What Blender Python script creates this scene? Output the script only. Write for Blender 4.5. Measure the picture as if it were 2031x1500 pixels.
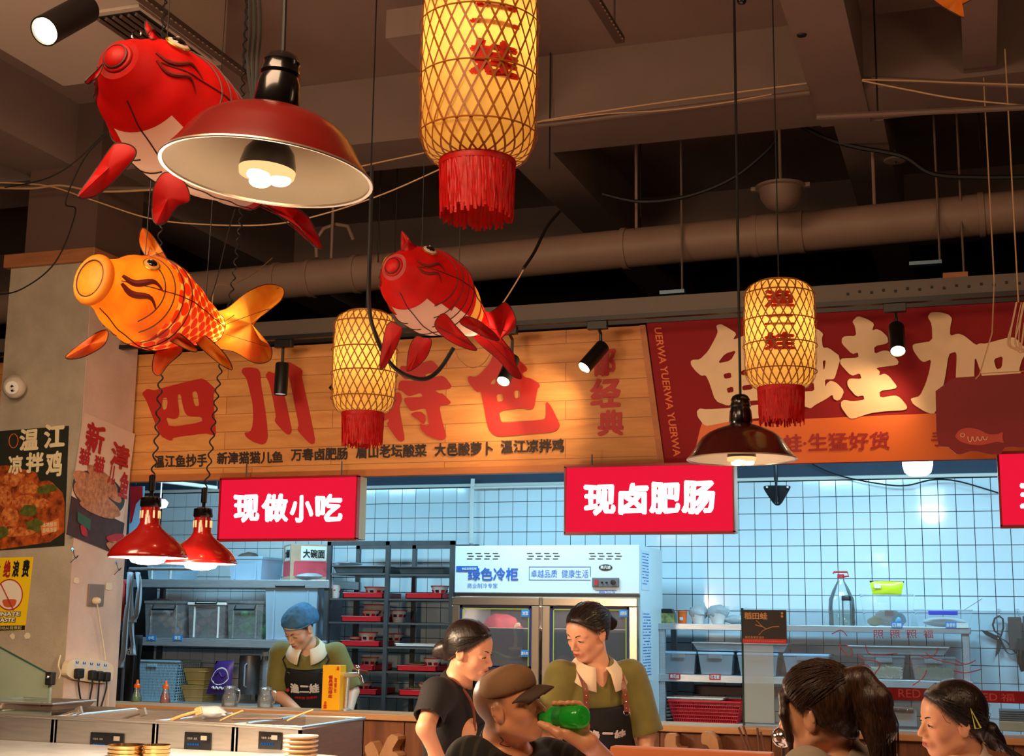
import bpy, math, random
import numpy as np
from mathutils import Vector, Matrix, noise

random.seed(7)
SC = bpy.context.scene
COL = SC.collection
PI = math.pi
for o in list(bpy.data.objects):
    bpy.data.objects.remove(o)

# ---------------------------------------------------------------- camera
F = 2700.0                      # focal length in pixels of a 2031 px wide frame
YAW, PIT, ROLL, EYE = math.radians(19), math.radians(10.1), math.radians(0.77), 1.55
FW = Vector((-math.sin(YAW)*math.cos(PIT), math.cos(YAW)*math.cos(PIT), math.sin(PIT)))
_r0 = Vector((math.cos(YAW), math.sin(YAW), 0))
_u0 = _r0.cross(FW)
RT = _r0*math.cos(ROLL)+_u0*math.sin(ROLL)
UP = _u0*math.cos(ROLL)-_r0*math.sin(ROLL)
EYEP = Vector((0, 0, EYE))
cam_data = bpy.data.cameras.new('camera')
cam = bpy.data.objects.new('camera', cam_data)
COL.objects.link(cam)
m3 = Matrix((RT, UP, -FW)).transposed()
cam.matrix_world = Matrix.Translation(EYEP) @ m3.to_4x4()
cam_data.sensor_width = 36
cam_data.lens = 36*F/2031
cam_data.clip_start = 0.05
SC.camera = cam

# ---------------------------------------------------------------- world, exposure, large lights
SC.view_settings.view_transform = 'Standard'
SC.view_settings.look = 'None'
SC.view_settings.gamma = 1
SC.view_settings.use_curve_mapping = False
SC.view_settings.exposure = 0.0
SC.cycles.use_denoising = True
SC.cycles.max_bounces = 8
SC.cycles.transparent_max_bounces = 16
SC.cycles.sample_clamp_indirect = 4
w = bpy.data.worlds.new('hall_air')
SC.world = w
w.use_nodes = True
w.node_tree.nodes['Background'].inputs[0].default_value = (0.9, 0.55, 0.38, 1)
w.node_tree.nodes['Background'].inputs[1].default_value = 0.016

def light(name, kind, loc, power, color, size=0.1, target=None, size_y=None, spot=None, blend=0.5):
    d = bpy.data.lights.new(name, kind)
    d.energy = power
    d.color = color
    if kind == 'AREA':
        d.size = size
        if size_y:
            d.shape = 'RECTANGLE'; d.size_y = size_y
    else:
        d.shadow_soft_size = size
    if kind == 'SPOT':
        d.spot_size = spot or 1.2
        d.spot_blend = blend
    o = bpy.data.objects.new(name, d)
    COL.objects.link(o)
    o.location = loc
    if target is not None:
        o.rotation_euler = (Vector(target)-Vector(loc)).to_track_quat('-Z', 'Y').to_euler()
    return o

WARM = (1.0, 0.66, 0.36)
COOL = (0.38, 0.78, 1.0)
# kitchen ceiling panels (cool), behind the sign board
for i, (x, p) in enumerate(((-4.5, 34), (-2.6, 36), (-0.8, 36), (0.7, 32))):
    light('kitchen_light', 'AREA', (x, 7.55, 2.66), p, COOL, 0.9, (x, 8.0, 1.0), 0.35)
# warm unseen fill lights added for the hall lamps, above and around the photographer
light('hall_light', 'AREA', (-1.6, 1.2, 3.7), 88, (1, .64, .38), 1.8, (-2.2, 3.6, 0.9), 1.0)
light('hall_light', 'AREA', (1.2, 3.2, 2.9), 16, (1, .62, .36), 0.9, (-0.6, 6.0, 1.2), 0.9)
light('hall_light', 'AREA', (-3.2, 2.6, 2.9), 38, (1, .72, .48), 0.8, (-4.4, 6.2, 1.5), 0.8)
light('hall_light', 'AREA', (-1.2, 4.4, 0.85), 26, (1, .58, .42), 3.4, (-1.2, 4.3, 4.0), 2.0)  # added uplight below the view, stands for light coming off the tables

# ---------------------------------------------------------------- pixels of the photograph to points in the hall
def ray(x, y):
    return FW*F + RT*(x-1015.5) - UP*(y-750)
def atY(x, y, Y):
    d = ray(x, y); return EYEP + d*(Y/d.y)
def atX(x, y, X):
    d = ray(x, y); return EYEP + d*(X/d.x)
def atZ(x, y, Z):
    d = ray(x, y); return EYEP + d*((Z-EYE)/d.z)
def atD(x, y, D):
    return EYEP + ray(x, y)*(D/F)

# ---------------------------------------------------------------- materials
def lin(c):
    r = []
    for v in c[:3]:
        v = v/255.0
        r.append(v/12.92 if v <= 0.04045 else ((v+0.055)/1.055)**2.4)
    return (r[0], r[1], r[2], 1)

class NT:
    def __init__(s, name):
        s.m = bpy.data.materials.new(name)
        s.m.use_nodes = True
        s.t = s.m.node_tree
        s.b = s.t.nodes['Principled BSDF']
        s.out = s.t.nodes['Material Output']
    def n(s, kind, **kw):
        x = s.t.nodes.new(kind)
        for k, v in kw.items():
            if k.startswith('i_'):
                key = k[2:]
                x.inputs[int(key) if key.isdigit() else key.replace('_', ' ')].default_value = v
            else:
                setattr(x, k, v)
        return x
    def l(s, a, b):
        s.t.links.new(a, b)
    def ramp(s, fac, stops):
        r = s.n('ShaderNodeValToRGB')
        e = r.color_ramp.elements
        while len(e) < len(stops):
            e.new(0.5)
        for k, (p, c) in enumerate(stops):
            e[k].position = p; e[k].color = c if len(c) == 4 else (*c, 1)
        s.l(fac, r.inputs[0])
        return r

def mat(name, col, rough=0.5, metal=0.0, var=0.0, vscale=8.0, bump=0.0, bscale=60.0, emit=0.0, ecol=None,
        alpha=1.0, trans=0.0, coat=0.0, spec=0.5, translucent=0.0, stretch=None, col2=None, sheen=0.0):
    k = NT(name)
    b = k.b
    c = lin(col)
    b.inputs['Base Color'].default_value = c
    b.inputs['Roughness'].default_value = rough
    b.inputs['Metallic'].default_value = metal
    b.inputs['Specular IOR Level'].default_value = spec
    b.inputs['Coat Weight'].default_value = coat
    b.inputs['Alpha'].default_value = alpha
    b.inputs['Transmission Weight'].default_value = trans
    if sheen: b.inputs['Sheen Weight'].default_value = sheen
    if emit:
        b.inputs['Emission Color'].default_value = lin(ecol or col)
        b.inputs['Emission Strength'].default_value = emit
    co = None
    if var or bump:
        tc = k.n('ShaderNodeTexCoord')
        co = tc.outputs['Object']
        if stretch:
            mp = k.n('ShaderNodeMapping'); mp.inputs['Scale'].default_value = stretch
            k.l(co, mp.inputs[0]); co = mp.outputs[0]
    if var:
        nz = k.n('ShaderNodeTexNoise', i_Scale=vscale, i_Detail=4.0, i_Roughness=0.6)
        k.l(co, nz.inputs['Vector'])
        if col2 is not None:
            lo, hi = lin(col2), c
        else:
            lo = tuple(v*(1-var) for v in c[:3])+(1,); hi = tuple(min(1, v*(1+var)) for v in c[:3])+(1,)
        r = k.ramp(nz.outputs[0], [(0.33, lo), (0.67, hi)])
        k.l(r.outputs[0], b.inputs['Base Color'])
    if bump:
        n2 = k.n('ShaderNodeTexNoise', i_Scale=bscale, i_Detail=3.0)
        k.l(co, n2.inputs['Vector'])
        bp = k.n('ShaderNodeBump', i_Strength=bump, i_Distance=0.004)
        k.l(n2.outputs[0], bp.inputs['Height']); k.l(bp.outputs[0], b.inputs['Normal'])
    if translucent:
        tr = k.n('ShaderNodeBsdfTranslucent'); tr.inputs[0].default_value = c
        mx = k.n('ShaderNodeMixShader'); mx.inputs[0].default_value = translucent
        k.l(b.outputs[0], mx.inputs[1]); k.l(tr.outputs[0], mx.inputs[2]); k.l(mx.outputs[0], k.out.inputs[0])
        if var: k.l(r.outputs[0], tr.inputs[0])
    return k.m

def emitter(name, col, strength):
    k = NT(name)
    e = k.n('ShaderNodeEmission'); e.inputs[0].default_value = lin(col); e.inputs[1].default_value = strength
    k.l(e.outputs[0], k.out.inputs[0])
    return k.m

def glass(name, tint=(235, 245, 250), op=0.12, rough=0.05):
    k = NT(name)
    tr = k.n('ShaderNodeBsdfTransparent'); tr.inputs[0].default_value = lin(tint)
    gl = k.n('ShaderNodeBsdfGlossy'); gl.inputs['Roughness'].default_value = rough; gl.inputs[0].default_value = (1, 1, 1, 1)
    df = k.n('ShaderNodeBsdfDiffuse'); df.inputs[0].default_value = lin(tint)
    fr = k.n('ShaderNodeFresnel', i_IOR=1.45)
    m1 = k.n('ShaderNodeMixShader'); m1.inputs[0].default_value = op
    m2 = k.n('ShaderNodeMixShader')
    k.l(tr.outputs[0], m1.inputs[1]); k.l(df.outputs[0], m1.inputs[2])
    k.l(fr.outputs[0], m2.inputs[0]); k.l(m1.outputs[0], m2.inputs[1]); k.l(gl.outputs[0], m2.inputs[2])
    k.l(m2.outputs[0], k.out.inputs[0])
    return k.m

def wood(name, a, b, scale=6, stretch=(1, 1, 0.12), rough=0.5, seam=None):
    k = NT(name)
    tc = k.n('ShaderNodeTexCoord'); mp = k.n('ShaderNodeMapping'); mp.inputs['Scale'].default_value = stretch
    k.l(tc.outputs['Object'], mp.inputs[0])
    nz = k.n('ShaderNodeTexNoise', i_Scale=scale, i_Detail=6.0, i_Roughness=0.65, i_Distortion=0.8)
    k.l(mp.outputs[0], nz.inputs['Vector'])
    r = k.ramp(nz.outputs[0], [(0.3, lin(a)), (0.5, lin([(p+q)/2 for p, q in zip(a, b)])), (0.7, lin(b))])
    last = r.outputs[0]
    if seam:            # printed plank lines on the sign sheet
        sx = k.n('ShaderNodeSeparateXYZ'); k.l(tc.outputs['Object'], sx.inputs[0])
        cb = k.n('ShaderNodeCombineXYZ'); k.l(sx.outputs[0], cb.inputs[0]); k.l(sx.outputs[2], cb.inputs[1])
        bt = k.n('ShaderNodeTexBrick', i_Scale=1.0, i_Mortar_Size=0.0022, i_Brick_Width=1.3, i_Row_Height=0.098)
        bt.inputs['Color1'].default_value = (1, 1, 1, 1); bt.inputs['Color2'].default_value = (.86, .86, .86, 1)
        bt.inputs['Mortar'].default_value = (.5, .42, .36, 1)
        k.l(cb.outputs[0], bt.inputs['Vector'])
        mm = k.n('ShaderNodeMixRGB', blend_type='MULTIPLY'); mm.inputs[0].default_value = 1
        k.l(last, mm.inputs[1]); k.l(bt.outputs[0], mm.inputs[2]); last = mm.outputs[0]
    k.l(last, k.b.inputs['Base Color'])
    k.b.inputs['Roughness'].default_value = rough
    return k.m

M = {}
M['plaster'] = mat('ceiling_plaster', (138, 116, 104), .9, var=.10, vscale=1.2, bump=.2, bscale=30)
M['beam'] = mat('beam_paint', (128, 108, 98), .85, var=.08, vscale=1.5, bump=.15, bscale=25)
M['darkwall'] = mat('dark_wall_paint', (46, 38, 36), .9, var=.1, vscale=1)
M['floor'] = mat('floor_tile_brown', (120, 95, 78), .35, var=.1, vscale=3)
M['duct'] = mat('duct_paint', (150, 122, 106), .55, var=.06, vscale=3)
M['steel'] = mat('brushed_steel', (188, 190, 194), .34, .6, var=.12, vscale=12, stretch=(1, 1, 14), bump=.05, bscale=80)
M['steel_dark'] = mat('dull_steel', (92, 90, 92), .42, .6, var=.15, vscale=10)
M['chrome'] = mat('chrome', (215, 212, 205), .14, 1.0)
M['black'] = mat('black_enamel', (14, 12, 12), .22, coat=.4)
M['blackm'] = mat('matt_black_metal', (20, 18, 18), .42)
M['rubber'] = mat('black_rubber', (13, 12, 12), .6)
M['white'] = mat('white_plastic', (226, 222, 214), .4)
M['cream'] = mat('cream_plastic', (226, 206, 172), .4)
M['tile'] = mat('white_glazed_tile', (214, 224, 230), .12, var=.03, vscale=2, coat=.3)
M['grout'] = mat('dark_grout', (40, 46, 54), .9)
M['concrete'] = mat('pillar_plaster', (172, 158, 138), .9, var=.13, vscale=5, bump=.5, bscale=90)
M['pinkpl'] = mat('pillar_side_plaster', (210, 182, 166), .9, var=.10, vscale=4, bump=.5, bscale=90)  # paler than the front: lamp light on this side put into the colour
M['bluewall'] = mat('dark_blue_wall', (52, 66, 84), .8, var=.1, vscale=3)
M['woodsign'] = wood('printed_wood', (208, 134, 66), (234, 164, 92), 5, (0.5, 1, 3.5), .55, seam=True)
M['woodtrim'] = wood('wood_trim', (170, 98, 48), (196, 120, 62), 6, (0.3, 1, 2), .5)
M['plank'] = wood('counter_plank', (92, 50, 26), (142, 84, 44), 7, (2.2, 1, 0.18), .5)
M['counter'] = wood('counter_top_wood', (176, 124, 78), (206, 152, 100), 6, (0.2, 2, 2), .45)
M['signred'] = mat('sign_red_print', (142, 4, 14), .8, var=.04, vscale=2)
M['charred'] = mat('red_lettering', (188, 34, 26), .5)
M['chardark'] = mat('dark_lettering', (50, 34, 26), .6)
M['charcream'] = mat('cream_lettering', (240, 206, 160), .55, var=.06, vscale=5)
M['orange'] = mat('orange_print', (232, 112, 40), .5)
M['maroon'] = mat('maroon_lettering', (170, 34, 38), .5)

# ---------------------------------------------------------------- mesh builder
WORLD = {}
class MB:
    def __init__(s):
        s.v = []; s.f = []; s.mi = []; s.cur = 0
    def add(s, vs, fs):
        n = len(s.v)
        s.v += [tuple(v) for v in vs]
        for f in fs:
            s.f.append(tuple(i+n for i in f)); s.mi.append(s.cur)
        return s
    def box(s, x0, x1, y0, y1, z0, z1, M4=None):
        vs = [Vector((x, y, z)) for x in (x0, x1) for y in (y0, y1) for z in (z0, z1)]
        if M4 is not None: vs = [M4 @ v for v in vs]
        return s.add(vs, [(0, 1, 3, 2), (4, 6, 7, 5), (0, 4, 5, 1), (2, 3, 7, 6), (0, 2, 6, 4), (1, 5, 7, 3)])
    def cbox(s, c, d, rot=None):
        m = Matrix.Translation(Vector(c))
        if rot is not None: m = m @ rot
        return s.box(-d[0]/2, d[0]/2, -d[1]/2, d[1]/2, -d[2]/2, d[2]/2, m)
    def tube(s, pts, r, seg=10, caps=True, closed=False):
        pts = [Vector(p) for p in pts]
        n = len(pts)
        rs = r if isinstance(r, (list, tuple)) else [r]*n
        t0 = (pts[1]-pts[0]).normalized()
        a = t0.orthogonal().normalized()
        rings = []
        for i, p in enumerate(pts):
            if closed:
                t = (pts[(i+1) % n]-pts[i-1]).normalized()
            else:
                t = (pts[min(i+1, n-1)]-pts[max(i-1, 0)])
                t = t.normalized() if t.length > 1e-9 else t0
            a = a - t*a.dot(t)
            a = a.normalized() if a.length > 1e-9 else t.orthogonal().normalized()
            b = t.cross(a)
            rings.append([p+(a*math.cos(2*PI*j/seg)+b*math.sin(2*PI*j/seg))*rs[i] for j in range(seg)])
        vs = [v for ring in rings for v in ring]
        fs = []
        m = n if closed else n-1
        for i in range(m):
            for j in range(seg):
                i2 = (i+1) % n
                fs.append((i*seg+j, i*seg+(j+1) % seg, i2*seg+(j+1) % seg, i2*seg+j))
        if caps and not closed:
            fs.append(tuple(range(seg))[::-1]); fs.append(tuple((n-1)*seg+j for j in range(seg)))
        return s.add(vs, fs)
    def lathe(s, prof, c=(0, 0, 0), seg=32, M4=None, a0=0, a1=2*PI):
        full = abs(a1-a0-2*PI) < 1e-6
        k = seg if full else seg+1
        vs = []
        for (r, z) in prof:
            for j in range(k):
                a = a0+(a1-a0)*j/seg
                v = Vector((r*math.cos(a), r*math.sin(a), z))
                if M4 is not None: v = M4 @ v
                vs.append(v+Vector(c))
        fs = []
        for i in range(len(prof)-1):
            for j in range(seg):
                j2 = (j+1) % k
                fs.append((i*k+j, i*k+j2, (i+1)*k+j2, (i+1)*k+j))
        return s.add(vs, fs)
    def prism(s, poly, fr, depth):
        """poly: 2D list; fr(u,v)->Vector; depth: Vector extrusion"""
        n = len(poly)
        a = [fr(*p) for p in poly]
        vs = a+[p+depth for p in a]
        fs = [tuple(range(n)), tuple(range(2*n-1, n-1, -1))]
        for i in range(n):
            j = (i+1) % n
            fs.append((i, i+n, j+n, j))
        return s.add(vs, fs)
    def ball(s, c, r, seg=14, ring=9, M4=None):
        rx, ry, rz = r if isinstance(r, (tuple, list)) else (r, r, r)
        m = Matrix.Diagonal((rx, ry, rz, 1))
        if M4 is not None: m = M4 @ m
        prof = [(max(1e-4, math.sin(PI*i/ring)), -math.cos(PI*i/ring)) for i in range(ring+1)]
        return s.lathe(prof, c, seg, m)
    def grid(s, fn, nu, nv, closeu=False, closev=False):
        vs = [fn(i, j) for i in range(nu) for j in range(nv)]
        fs = []
        for i in range(nu if closeu else nu-1):
            for j in range(nv if closev else nv-1):
                i2 = (i+1) % nu; j2 = (j+1) % nv
                fs.append((i*nv+j, i2*nv+j, i2*nv+j2, i*nv+j2))
        return s.add(vs, fs)
    def mesh(s, name, mats, smooth=False):
        me = bpy.data.meshes.new(name)
        me.from_pydata(s.v, [], s.f)
        for m in (mats if isinstance(mats, (list, tuple)) else [mats]):
            me.materials.append(m)
        if len(me.materials) > 1:
            me.polygons.foreach_set('material_index', s.mi)
        if smooth:
            me.polygons.foreach_set('use_smooth', [True]*len(me.polygons))
        return me
    def build(s, name, mats, parent=None, smooth=False, bevel=0, local=False, loc=None, recalc=True, sharp=None):
        me = s.mesh(name, mats, smooth or bool(bevel) and False)
        return put(name, me, parent, smooth, bevel, local, loc, recalc, sharp)

def recalc_normals(me):
    import bmesh
    bm = bmesh.new(); bm.from_mesh(me)
    bmesh.ops.recalc_face_normals(bm, faces=bm.faces)
    bm.to_mesh(me); bm.free()

def put(name, me, parent=None, smooth=False, bevel=0, local=False, loc=None, recalc=True, sharp=None):
    if recalc: recalc_normals(me)
    if smooth:
        me.polygons.foreach_set('use_smooth', [True]*len(me.polygons))
        me.set_sharp_from_angle(angle=math.radians(sharp or 40))
    o = bpy.data.objects.new(name, me)
    COL.objects.link(o)
    wm = Matrix.Identity(4)
    if parent is not None:
        o.parent = parent
        if local:
            wm = WORLD.get(parent.name, Matrix.Identity(4)).copy()
        else:
            o.matrix_parent_inverse = WORLD.get(parent.name, Matrix.Identity(4)).inverted()
    if loc is not None:
        o.location = loc
        wm = wm @ Matrix.Translation(loc)
    WORLD[o.name] = wm
    if bevel:
        b = o.modifiers.new('bevel', 'BEVEL'); b.width = bevel; b.segments = 2; b.limit_method = 'ANGLE'
    return o

def thing(name, label, cat, loc=(0, 0, 0), rotz=0, group=None):
    o = bpy.data.objects.new(name, None)
    COL.objects.link(o)
    o.empty_display_size = 0.05
    o.location = loc; o.rotation_euler = (0, 0, rotz)
    WORLD[o.name] = Matrix.Translation(loc) @ Matrix.Rotation(rotz, 4, 'Z')
    return tag(o, label, cat, group)

def tag(o, label=None, cat=None, group=None, kind=None):
    if label: o['label'] = label
    if cat: o['category'] = cat
    if group: o['group'] = group
    if kind: o['kind'] = kind
    return o

def struct(o):
    o['kind'] = 'structure'
    return o

def dup(root, loc, rotz=None, label=None, group=None):
    r = root.copy(); COL.objects.link(r); r.location = loc
    if rotz is not None: r.rotation_euler = (0, 0, rotz)
    WORLD[r.name] = Matrix.Translation(loc) @ Matrix.Rotation(r.rotation_euler[2], 4, 'Z')
    if label: r['label'] = label
    if group: r['group'] = group
    def rec(a, b):
        for ch in list(a.children):
            c = ch.copy(); COL.objects.link(c); c.parent = b
            rec(ch, c)
    rec(root, r)
    return r

# ---------------------------------------------------------------- lettering
TXT = {}
def glyphs(s, bold=0.0, spacing=1.0):
    key = (s, bold, spacing)
    if key in TXT: return TXT[key]
    c = bpy.data.curves.new('lettering', 'FONT')
    c.body = s; c.size = 1; c.offset = bold; c.space_character = spacing; c.resolution_u = 3
    o = bpy.data.objects.new('lettering_tmp', c)
    COL.objects.link(o)
    dg = bpy.context.evaluated_depsgraph_get()
    me = bpy.data.meshes.new_from_object(o.evaluated_get(dg))
    vs = [tuple(v.co) for v in me.vertices]
    fs = [tuple(p.vertices) for p in me.polygons]
    bpy.data.objects.remove(o); bpy.data.curves.remove(c); bpy.data.meshes.remove(me)
    TXT[key] = (vs, fs)
    return TXT[key]

def lettering(s, fr, m, parent, bold=0.0, rough=0.0, name='lettering', spacing=1.0, thick=None):
    """fr(u,v) maps the unit square the text fills to 3D; bold lays shifted copies of the strokes over each
    other in one sheet; rough wobbles the strokes like brush writing"""
    vs, fs = glyphs(s, 0.0, spacing)
    if not vs: return None
    xs = [v[0] for v in vs]; ys = [v[1] for v in vs]
    x0, x1, y0, y1 = min(xs)-bold, max(xs)+bold, min(ys)-bold, max(ys)+bold
    b = MB()
    offs = [(0, 0)]+([(bold*math.cos(a*PI/3), bold*math.sin(a*PI/3)) for a in range(6)] if bold else [])
    nrm = ((fr(.6, .5)-fr(.4, .5)).cross(fr(.5, .6)-fr(.5, .4))).normalized()
    for k, (ox, oy) in enumerate(offs):
        pts = []
        for v in vs:
            x, y = v[0]+ox, v[1]+oy
            if rough:
                q = Vector((x*3.0, y*3.0, len(s)*3.1))
                x += noise.noise(q)*rough; y += noise.noise(q+Vector((7.3, 1.9, 4)))*rough
            pts.append(fr((x-x0)/(x1-x0), (y-y0)/(y1-y0))+nrm*(k*.0003))
        b.add(pts, fs)
    return put(name, b.mesh(name, m), parent, recalc=False)

from mathutils.geometry import tessellate_polygon
def cutout(loops, fr, m, parent, name, depth=None):
    """flat or extruded sheet cut to an outline (first loop) with holes (the others)"""
    vl = [[fr(*p) for p in lp] for lp in loops]
    flat = [v for lp in vl for v in lp]
    tri = tessellate_polygon(vl)
    b = MB(); n = len(flat)
    b.add(flat, [t for t in tri])
    if depth is not None:
        b.add([v+depth for v in flat], [t[::-1] for t in tri])
        k = 0
        for lp in vl:
            for i in range(len(lp)):
                j = (i+1) % len(lp)
                b.f.append((k+i, k+j, k+j+n, k+i+n)); b.mi.append(0)
            k += len(lp)
    return b.build(name, m, parent)

def round_loop(p, n=2):
    """one or two corner-cutting passes"""
    for _ in range(n):
        q_ = []
        for i in range(len(p)):
            a = p[i]; b = p[(i+1) % len(p)]
            q_.append((a[0]*.82+b[0]*.18, a[1]*.82+b[1]*.18)); q_.append((a[0]*.18+b[0]*.82, a[1]*.18+b[1]*.82))
        p = q_
    return p

def rectY(x0, y0, x1, y1, Y, slope=0.0):
    """frame on a plane Y=const facing the hall, spanning the pixel box"""
    p00 = atY(x0, y1, Y); p10 = atY(x1, y1, Y); p01 = atY(x0, y0, Y); p11 = atY(x1, y0, Y)
    X0 = (p00.x+p01.x)/2; X1 = (p10.x+p11.x)/2
    def fr(u, v):
        lo = (p00.z+p10.z)/2; hi = (p01.z+p11.z)/2
        return Vector((X0+(X1-X0)*u, Y, lo+(hi-lo)*v + slope*(u-.5)))
    return fr
def quadfr(a, b, c, d):
    """bilinear frame from 4 points: lower left, lower right, upper left, upper right"""
    def fr(u, v):
        return (a*(1-u)+b*u)*(1-v)+(c*(1-u)+d*u)*v
    return fr
def quadY(ll, lr, ul, ur, Y):
    return quadfr(*[atY(*p, Y) for p in (ll, lr, ul, ur)])

# ================================================================ the building
KY = 9.0            # tiled kitchen wall
def slab(name, x0, x1, y0, y1, z0, z1, m, parent=None, bevel=0):
    o = MB().box(x0, x1, y0, y1, z0, z1).build(name, m, parent, bevel=bevel)
    return struct(o) if parent is None else o

slab('floor', -9, 6, -4, 10.5, -0.1, 0, M['floor'])
slab('ceiling', -9, 6, -4, 10.5, 4.36, 4.5, M['plaster'])
slab('wall_far', -9, 6, 10.4, 10.5, 0, 4.36, M['darkwall'])
slab('wall_left', -9.1, -9, -4, 10.5, 0, 4.36, M['darkwall'])
slab('wall_right', 6, 6.1, -4, 10.5, 0, 4.36, M['darkwall'])
slab('wall_near', -9, 6, -4.1, -4, 0, 4.36, mat('near_wall_paint', (150, 120, 96), .8))
# beams under the slab
slab('trim_1', -9, 6, 6.18, 6.6, 4.0, 4.36, M['beam'])
for i, (x0, x1, y0, y1, z0) in enumerate(((-0.66, -0.42, -2, 6.6, 3.99), (-0.6, -0.36, 6.6, 10.4, 3.995), (-2.31, -2.05, 4.99, 6.2, 3.99), (-2.32, -2.06, 6.6, 10.4, 4.0), (-5.02, -4.66, -2, 10.4, 3.995), (2.2, 2.5, -2, 10.4, 4.0))):
    slab('trim_%d' % (i+2), x0, x1, y0, y1, z0, 4.36 if i != 2 else 4.12, M['beam'])
slab('trim_8', -9, 6, 8.6, 9.0, 4.0, 4.36, M['beam'])
slab('trim_9', 0.02, 0.16, -1, 6.17, 4.02, 4.36, M['beam'])     # boxed-in run of slab at the right

# kitchen enclosure
kw = thing('wall_back', None, None)
kw['kind'] = 'structure'
MB().box(-6.2, 2.2, KY, KY+.12, 0, 3.1).build('masonry', M['grout'], kw)
MB().box(-6.2, 2.2, KY-.012, KY-.0005, 2.475, 2.9).build('painted_band', M['bluewall'], kw)
TS = 0.105
tile_me = MB().box(-TS/2+.0022, TS/2-.0022, -.007, 0, -TS/2+.0022, TS/2-.0022).mesh('tile', M['tile'])
recalc_normals(tile_me)
cand = []
rest = MB()
for i in range(-2, 62):
    for j in range(0, 23):
        x = -5.65+i*TS; z = 2.47-TS/2-j*TS
        if z < 0.4: continue
        vis = (z > 1.55) and -2.0 < x < 0.25 or (z > 2.0 and -4.9 < x < 0.25)
        cand.append((0 if vis else 1, -x, x, z))
cand.sort()
for k, (_, _, x, z) in enumerate(cand):
    if k < 290:
        o = put('tile', tile_me, kw, recalc=False)
        o.location = (x, KY-.0005+random.uniform(-.0006, 0), z)
        o.rotation_euler = (random.uniform(-.006, .006), 0, random.uniform(-.006, .006))
    else:
        rest.box(x-TS/2+.0022, x+TS/2-.0022, KY-.0075, KY-.0005, z-TS/2+.0022, z+TS/2-.0022)
tag(rest.build('tile_field', M['tile'], kw), kind='stuff')
slab('wall_kitchen_left', -6.3, -6.2, 6.6, 9.1, 0, 3.1, M['bluewall'])
slab('wall_kitchen_right', 2.2, 2.3, 6.6, 9.1, 0, 3.1, M['bluewall'])
slab('ceiling_kitchen', -6.3, 2.3, 6.62, 9.12, 2.9, 3.0, M['bluewall'])
# conduit along the top of the tiles
pp = MB().tube([(-6.1, KY-.03, 2.485), (2.1, KY-.03, 2.485)], .012, 8)
tag(pp.build('conduit_pipe', M['white'], smooth=True), 'thin white conduit running along the top of the kitchen tiles', 'pipe')
# ================================================================ sign boards over the kitchen
SY = 6.5
sb = thing('sign_board', 'long wood-print fascia sign with four giant red characters', 'sign', (-3.3, SY, 2.3))
xa = -5.6
bl = atY(1320, 915, SY); tl = atY(1283, 650, SY)
XB0, XB1 = tl.x-.005, bl.x-.005     # slanted joint, top and bottom
Z0, Z1 = 2.32, 3.01
MB().prism([(xa, Z0+.0), (XB1-.03, Z0+.0), (XB0-.03, Z1), (xa, Z1)], lambda u, v: Vector((u, SY, v)), Vector((0, .05, 0))).build('print_sheet', M['woodsign'], sb)
t = MB(); t.box(xa, XB1-.0, SY-.012, SY+.055, Z0-.035, Z0); t.build('bottom_trim', M['woodtrim'], sb)
t = MB(); t.prism([(XB1-.03, Z0), (XB1, Z0), (XB0, Z1), (XB0-.03, Z1)], lambda u, v: Vector((u, SY-.012, v)), Vector((0, .06, 0))); t.build('end_trim', M['woodtrim'], sb)

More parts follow.
